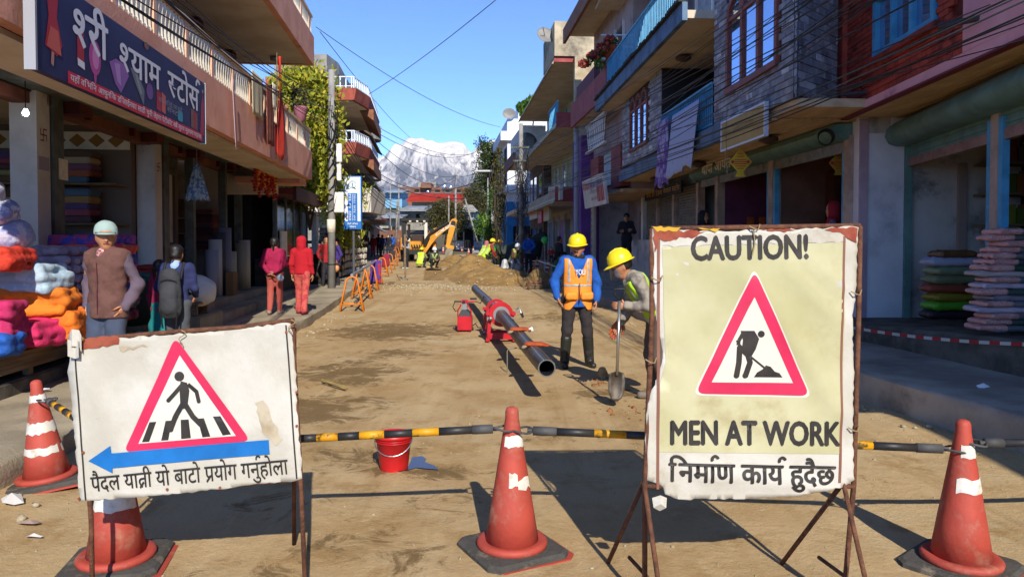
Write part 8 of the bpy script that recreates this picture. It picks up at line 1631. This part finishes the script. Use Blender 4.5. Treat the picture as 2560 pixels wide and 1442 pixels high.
    if vest:
        vc, band = vest; s = SDF(); torso(s, .040, .16); zv = .98 * k if vest[0] == '#d97a28' or vest[0] == '#dd8426' else 1.12 * k; ud = tdir / np.linalg.norm(tdir); fw = np.cross(ud, sx_) * 1.0; pel = J['pel']; hh = lambda G: (G - pel) @ ud
        lat = lambda G: np.abs((G - pel) @ sx_); dep = lambda G: (G - pel) @ fw
        V0 = (.36 if beard else .30) * k - .13 * k if beard else .30 * k
        cts = (lambda G: -.17 * k - hh(G), lambda G: np.minimum(dep(G), (hh(G) - V0) * .42 - lat(G)), lambda G: lat(G) - .185 * k, lambda G: hh(G) - .505 * k, lambda G: np.minimum(dep(G), (-.02 * k - hh(G)) * .8 - lat(G) + .0))
        vo = sdf_obj('vest', s, mat('vest_' + vc, vc, .7, None, bump=.2, bscale=30), t, min(vox, .018), cts, wr=(.004, 30, 5))
        for lo, hi in ((.02, .07), (.14, .19)) if not beard else ((.13, .175),):
            s2_ = SDF(); torso(s2_, .0435, .12); sdf_obj('reflective_band', s2_, mat('vest_band_' + band, band, .4, '#8a8a86', 20), vo, min(vox, .016), cts + (lambda G, a=lo * k, b=hi * k: np.maximum(a - hh(G), hh(G) - b),), wr=(.004, 30, 5))
        for sd in (-1, 1): s2_ = SDF(); torso(s2_, .0435, .12); sdf_obj('shoulder_band', s2_, mat('vest_band_' + band, band, .4), vo, min(vox, .016), cts + (lambda G, sd=sd: np.abs((G - pel) @ sx_ - sd * .125 * k) - .022 * k, lambda G: (.2 if not beard else .18) * k - hh(G)), wr=(.004, 30, 5))
    return t
PI = math.pi
def px_loc(u, Y, z): return Vector(((u - 1280) / F * Y, Y, z))
behind = dict(elR=(.25, -.10, 1.12), wrR=(.05, -.20, .95), elL=(-.25, -.10, 1.12), wrL=(-.05, -.20, .93))
pocket = dict(elR=(.265, -.08, 1.12), wrR=(.195, .02, .915), elL=(-.265, -.08, 1.12), wrL=(-.195, .02, .915))
walk = dict(knR=(.085, .08, .50), anR=(.085, .08, .085), knL=(-.085, -.01, .50), anL=(-.085, -.14, .10))
# man in the cap
mc = person('man in pale cap and brown fleece jacket with hands in pockets', px_loc(268, 6.7, .2), PI + R(-8), 1.60, dict(pocket, **dict(knR=(.1, .06, .49), anR=(.11, .06, .085))), top='#5f4038', top2='#54372f', pants='#3d4658', shoe='#1f1c1a', hat=('cap', '#8fa39c'), vox=.015, yaw=R(38), sleeves='#5a4c58', girth=1.16, hem=.80)
MB().tube([(0, .142, .80), (0, .150, 1.0), (0, .148, 1.16), (.015, .128, 1.26)], .004, 6).build('zip', mat('zip_red', '#5f2a2a', .6), mc, False)
sdf_obj('collar', SDF().cap((0, -.02, 1.33), (0, .02, 1.36), .085, .082), cm('#4f342e'), mc, .014, (lambda G: G[:, 2] - 1.375, lambda G: np.minimum(G[:, 1] - .02, .035 - np.abs(G[:, 0])))); sdf_obj('shirt', SDF().cap((0, .055, 1.22), (0, .05, 1.33), .05, .06), cm('#7a3a42', '#c9a8a0', .9, 60), mc, .012)
# schoolboy
sb_ = person('schoolboy in navy sweater and grey trousers with dark backpack', px_loc(440, 8.5, .2), R(6), 1.40, dict(elR=(.24, .02, 1.12), wrR=(.2, .16, 1.0), elL=(-.24, .02, 1.12), wrL=(-.2, .16, 1.0)), top='#232a52', pants='#474b50', vox=.016, face=False, girth=1.05, hem=.86)
kb = 1.4 / 1.7; bk = SDF().cap((0, -.20, .84 * kb), (0, -.21, 1.26 * kb), .15 * kb, .14 * kb, .05, (1, 0, 0), .62).cap((0, -.27, .88 * kb), (0, -.27, 1.06 * kb), .11 * kb, .11 * kb, .04, (1, 0, 0), .5)
bko = sdf_obj('backpack', bk, mat('backpack_cloth', '#33363a', .8, '#2a2c30', 6, .3, 40), sb_, .012, wr=(.004, 40, 2)); sdf_obj('collar', SDF().cap((0, -.03, 1.41 * kb), (0, -.01, 1.45 * kb), .075 * kb, .066 * kb), cm('#8fa8c8'), sb_, .012)
for x in (-.1, .1): MB().tube([(x, -.17, 1.24 * kb), (x, -.05, 1.46 * kb), (x, .09, 1.38 * kb), (x, .12, 1.15 * kb)], .016, 6).build('strap', M_black, bko, False); MB().tube([(x * .9, -.25, .80 * kb), (x * .7, -.24, .58 * kb)], .009, 5).build('loose_strap', M_black, bko, False)
MB().tube([(-.1, -.285, 1.22 * kb), (0, -.30, 1.25 * kb), (.1, -.285, 1.22 * kb)], .005, 5).build('zip', M_black, bko, False)
person('girl in magenta sweater and teal skirt beside the schoolboy', px_loc(398, 8.9, .2), R(-30), 1.22, dict(elR=(.2, .1, 1.12), wrR=(.12, .22, 1.1)), top='#8a1f45', pants='#8a6a5a', skirt='#12767a', vox=.02, pony=True, face=False)
# two women
wm = person('woman in magenta fleece and salmon trousers with hands behind her back', px_loc(686, 14.6, .235), R(4), 1.50, dict(behind, **walk), top='#93123f', top2='#86103a', pants='#9c4a40', shoe='#8d7268', vox=.02, pony=True, face=False, girth=1.12, hem=.88)
sdf_obj('plastic_bag', SDF().ball((.16, -.23, .74), .06).ball((.17, -.24, .71), .055), mat('clear_bag', '#6a7688', .2, '#9aa5b0', 12), wm, .014, wr=(.012, 50, 2))
person('woman in red hooded jacket and patterned pink trousers', px_loc(754, 14.6, .235), R(-6), 1.52, dict(walk, **dict(knR=(.095, -.02, .50), anR=(.10, -.16, .10), knL=(-.095, .08, .5), anL=(-.1, .08, .085))), top='#a30f1f', pants='#b5544a', pants2='#a3323a', shoe='#6a1f28', hood='#a30f1f', vox=.02, face=False, girth=1.12, hem=.88, flare=1.5)
pA = person('person in red jacket half hidden behind the grey pole', px_loc(815, 22.8, .33), PI + R(20), 1.5, pocket, top='#8d1f22', pants='#2b2730', vox=.026, hem=.8); sdf_obj('fruit_bag', SDF().ball((-.3, .12, .55), .09).ball((-.28, .1, .5), .085), mat('orange_fruit', '#c2701a', .5, '#d9a070', 20), pA, .025, wr=(.012, 40, 2))
person('person in purple coat just right of the grey pole', px_loc(842, 23.2, .33), PI - R(60), 1.45, pocket, top='#3a2a70', pants='#26222c', vox=.026, hem=.6, face=False)
# worker in blue hoodie and orange vest
wa = person('bearded worker in orange vest, blue hoodie, yellow helmet and rubber boots', px_loc(1443, 9.7, 0), PI + R(6), 1.70, dict(elR=(.30, -.04, 1.12), wrR=(.275, .10, .93), elL=(-.27, -.03, 1.10), wrL=(-.24, .06, .88), knR=(.14, .03, .49), anR=(.165, 0, .085), knL=(-.13, .03, .49), anL=(-.17, -.02, .085), hipR=(.095, 0, .90), hipL=(-.095, 0, .90)), top='#1450a0', top2='#0f4690', pants='#2b2526', pants2='#241f20', boots='#23241f', hat=('helmet', '#d9c21a'), vest=('#dd8426', '#a5a29a'), vox=.013, yaw=R(-22), tilt=R(-4), beard=True, girth=1.12, hem=.80)
sdf_obj('hood_collar', SDF().cap((0, -.03, 1.40), (0, .0, 1.47), .088, .092, .03), cm('#1450a0'), wa, .014, (lambda G: np.minimum(G[:, 1] - .03, .05 - np.abs(G[:, 0])),), wr=(.006, 40, 2)); sdf_obj('neck_scarf', SDF().cap((-.05, .03, 1.45), (.05, .035, 1.45), .05, .05), cm('#1c1a1c'), wa, .014, wr=(.006, 40, 3))
lettering('lettering', 'YOU', mat('hoodie_white', '#c9ced6', .8), wa, Vector(wmat(wa) @ Vector((.055, .170, 1.225))), wmat(wa).to_3x3() @ Vector((-1, 0, 0)), (0, 0, 1), .10, .13, .02, lift=.004)
for x in (-.1, .1): s = SDF().cap((x - .05, .155, .97), (x + .05, .155, .97), .035, .035, w=(1, 0, 0), fl=.6).cap((x - .05, .155, .93), (x + .05, .155, .93), .035, .035); sdf_obj('vest_pocket', s, MATS['vest_#dd8426'], wa, .014, wr=(.004, 40, 3))
MB().tube([(0, .178, .86), (0, .182, 1.0), (0, .178, 1.12)], .006, 6).build('zip', M_black, wa, False)
# bending worker with lime vest
wl = person('bending worker in lime vest, grey striped jumper and yellow helmet with glove', Vector((1.50, 7.6, 0)), R(90), 1.66, dict(pel=(0, -.02, .90), chest=(0, .20, 1.19), neck=(0, .30, 1.31), head=(0, .385, 1.43), shR=(.17, .24, 1.28), shL=(-.17, .24, 1.28), elL=(-.23, .12, 1.02), wrL=(-.16, .36, 1.02), elR=(.22, .24, 1.0), wrR=(.2, .35, .82), knR=(.11, .06, .48), anR=(.11, .0, .085), knL=(-.10, .02, .48), anL=(-.10, -.08, .085)), top='#8f8778', top2='#6f6860', pants='#574a3e', shoe='#6a6055', hat=('helmet', '#d9c21a'), vest=('#9ac217', '#b0b0a8'), vox=.014, tilt=R(-22), hem=None, girth=1.08, mask='#55545a')
gv = hand_mesh((.2, .36, .80), (.22, .24, 1.0), 1, .35, None, 1.25); gv.build('orange_glove', M_glove, wl, False, True)
# dim figures at the right-hand shops
dz = .62
person('figure in black hooded coat above the CAUTION sign', px_loc(1757, 15.2, dz), PI + R(50), 1.66, pocket, top='#1b1a1c', pants='#1a1a1c', hood='#1b1a1c', vox=.028)
person('figure in red hooded shawl standing inside the nearer shop', px_loc(2082, 12.2, .60), R(60), 1.70, pocket, top='#8d1420', pants='#33363f', hood='#8d1420', sleeves='#4d5a78', vox=.026, hem=.7)
person('man in black jacket and cap with folded arms by the shutter', px_loc(1566, 23.5, .95), PI + R(-10), 1.62, dict(elR=(.27, .04, 1.1), wrR=(-.04, .2, 1.16), elL=(-.27, .04, 1.1), wrL=(.06, .2, 1.12)), top='#1d1f26', pants='#1c1c20', hat=('cap', '#22242c'), vox=.026)
sit = dict(pel=(0, 0, .50), chest=(0, .06, .84), neck=(0, .07, 1.0), head=(0, .10, 1.145), shR=(.175, .07, .955), shL=(-.175, .07, .955), elR=(.23, .1, .70), wrR=(.1, .3, .66), elL=(-.23, .1, .70), wrL=(-.1, .3, .66), hipR=(.09, .02, .48), hipL=(-.09, .02, .48), knR=(.11, .43, .50), anR=(.11, .42, .085), knL=(-.11, .43, .50), anL=(-.11, .42, .085))
sp_ = px_loc(1392, 27, .62); person('seated man in black jacket holding a child by the far shops', sp_, PI + R(-70) + PI, 1.7, sit, top='#1c1a1a', pants='#6f6658', vox=.028, hem=.42); person('small child in red held by the seated man', px_loc(1378, 26.9, .95), PI, .75, sit, top='#8a1d22', pants='#2a2a30', vox=.022, hem=.42)
t = thing('plastic_stool', 'green plastic stool under the seated man', 'stool', sp_); MB().lathe([(.2, 0), (.15, .40), (.16, .41), (.01, .42)], 12, sp_).build('seat', mat('green_plastic', '#1c5a3c', .5), t)
bl_ = thing('green_balloon', 'green balloon on a stick beside the seated man', 'balloon', px_loc(1362, 26.5, 1.6)); p = px_loc(1362, 26.5, 1.75); MB().lathe([(.005, -.16), (.07, -.11), (.13, 0), (.10, .10), (.005, .15)], 16, p).build('bubble', mat('balloon_green', '#1ea04a', .4), bl_, smooth=True); MB().tube([p + Vector((0, 0, -.16)), p + Vector((0, 0, -1.1))], .006, 5).build('stick', M_white, bl_)
person('man in blue quilted jacket seen from behind by the wire-wrapped pole', px_loc(1322, 31.5, .42), 0, 1.62, behind, top='#1a4f9c', top2='#123f80', pants='#1d1d24', vox=.028, face=False, girth=1.1, hem=.82)
# crew at the trench and the mound
bend = dict(pel=(0, -.1, .86), chest=(0, .12, 1.17), neck=(0, .19, 1.30), head=(0, .27, 1.42), shR=(.17, .15, 1.25), shL=(-.17, .15, 1.25), elR=(.22, .26, .98), wrR=(.12, .40, .78), elL=(-.22, .26, .98), wrL=(-.1, .42, .74), hipR=(.09, -.1, .84), hipL=(-.09, -.1, .84), knR=(.1, .06, .46), knL=(-.1, .06, .46))
person('stooping worker in lime vest with red sleeves and yellow helmet at the mound', px_loc(1218, 34.5, .28), R(-75), 1.7, bend, top='#8a2f28', pants='#241f1e', hat=('helmet', '#d9b81a'), vest=('#a8c81e', '#b5b5ae'), vox=.032, hem=None, face=False); person('worker in green vest behind the stooping worker', px_loc(1236, 36, .29), R(-100), 1.68, bend, top='#3a4a30', pants='#222', hat=('helmet', '#d9a21a'), vest=('#3fae2a', '#a5b5a0'), vox=.032, hem=None, face=False); person('worker with pink headscarf in lime vest at the left of the mound crew', px_loc(1206, 35.5, .28), R(-60), 1.62, bend, top='#a5624a', pants='#3a2a2a', hood='#a8606a', vest=('#b5c83a', '#b5b5ae'), vox=.032, hem=None, face=False)
person('kneeling worker in white helmet and mask with pale vest by the pole', px_loc(1285, 31.8, .3), PI + R(30), 1.68, dict(bend, **dict(pel=(0, -.05, .70), hipR=(.09, -.05, .68), hipL=(-.09, -.05, .68), chest=(0, .18, .98), neck=(0, .26, 1.08), head=(0, .33, 1.19), shR=(.17, .2, 1.03), shL=(-.17, .2, 1.03), elR=(.25, .3, .8), wrR=(.1, .42, .55), elL=(-.25, .3, .8), wrL=(-.1, .42, .5), knR=(.2, .25, .48), knL=(-.2, .2, .45), anR=(.2, .1, .085), anL=(-.22, .0, .085))), top='#5a3226', pants='#a9b4bc', hat=('helmet', '#d5d6d8'), vest=('#a9b84a', '#c5c5be'), mask='#c9ced2', vox=.03, hem=None)
sdf_obj('bag', SDF().cap((0, 0, .15), (0, 0, .55), .22, .14, .05), mat('white_plastic', '#c9c9c6', .6), thing('white_bag', 'white sack leaning beside the kneeling worker', 'sack', px_loc(1262, 32, .28)), .04, wr=(.02, 14, 3))
squat = dict(pel=(0, -.12, .34), chest=(0, .05, .66), neck=(0, .10, .80), head=(0, .15, .94), shR=(.17, .07, .76), shL=(-.17, .07, .76), elR=(.26, .2, .55), wrR=(.1, .36, .46), elL=(-.26, .2, .55), wrL=(-.1, .36, .44), hipR=(.09, -.1, .32), hipL=(-.09, -.1, .32), knR=(.2, .24, .50), anR=(.15, .06, .085), knL=(-.2, .24, .50), anL=(-.15, .06, .085))
person('squatting worker in bright lime vest and yellow helmet seen from behind', px_loc(1052, 40, .34), R(-20), 1.7, squat, top='#8a8a4a', pants='#2a2a2c', hat=('helmet', '#d9b81a'), vest=('#b5e01a', '#c5d58a'), vox=.032, hem=None, face=False); person('squatting worker in white helmet and mask facing the camera', px_loc(1083, 39.5, .34), PI + R(35), 1.7, squat, top='#3a3d33', pants='#25252a', hat=('helmet', '#d5d6d8'), vest=('#b5c86a', '#c5c5be'), mask='#c9ced2', vox=.032, hem=None)
person('standing youth in black and white jacket looking at his phone', px_loc(1015, 38.5, .32), PI + R(-30), 1.66, dict(elR=(.22, .02, 1.12), wrR=(.06, .22, 1.16), elL=(-.22, .02, 1.12), wrL=(-.06, .22, 1.16)), top='#26262a', pants='#1c1c20', sleeves='#8a8a8c', shoe='#b5b5b5', vox=.03)
for lab, u, Y, z, H, c, pc_, ps, rz_ in (('far woman in red top and pink trousers on the left pavement', 933, 53, .72, 1.52, '#a0203a', '#b5305a', {}, PI), ('far man in dark jacket beside the woman in red', 947, 56, .74, 1.62, '#23252e', '#222228', {}, 0), ('far person in navy padded jacket seen from behind', 956, 52, .70, 1.55, '#262c5c', '#2a2a30', pocket, 0), ('far masked person in black near the barricades', 971, 55, .72, 1.6, '#18181b', '#20283a', pocket, PI), ('far person in bright blue jacket near the barricades', 980, 58, .75, 1.62, '#1f50a5', '#22242c', {}, 0), ('far person in brown coat at the end of the barricades', 996, 57, .6, 1.4, '#6a4030', '#2c2622', {}, PI)):
    person(lab, px_loc(u, Y, z), rz_, H, ps, top=c, pants=pc_, vox=.04, face=False, mask='#c9ced2' if 'masked' in lab else None)
# person leaning on the balcony
bpz = L(15.2, -.45, 3.27); person('child in red top and lime trousers leaning on the balcony rail', bpz, -PI / 2, 1.55, dict(elR=(.2, .25, 1.2), wrR=(.1, .42, 1.22), elL=(-.2, .25, 1.2), wrL=(-.1, .42, 1.22), chest=(0, .1, 1.25), neck=(0, .14, 1.42), head=(0, .18, 1.56), shR=(.17, .1, 1.37), shL=(-.17, .1, 1.37)), top='#b3142a', pants='#5fa81a', vox=.026, face=False)
for o in list(bpy.data.objects):
    if o.type == 'MESH' and not o.data.materials: print('NOMAT', o.name)
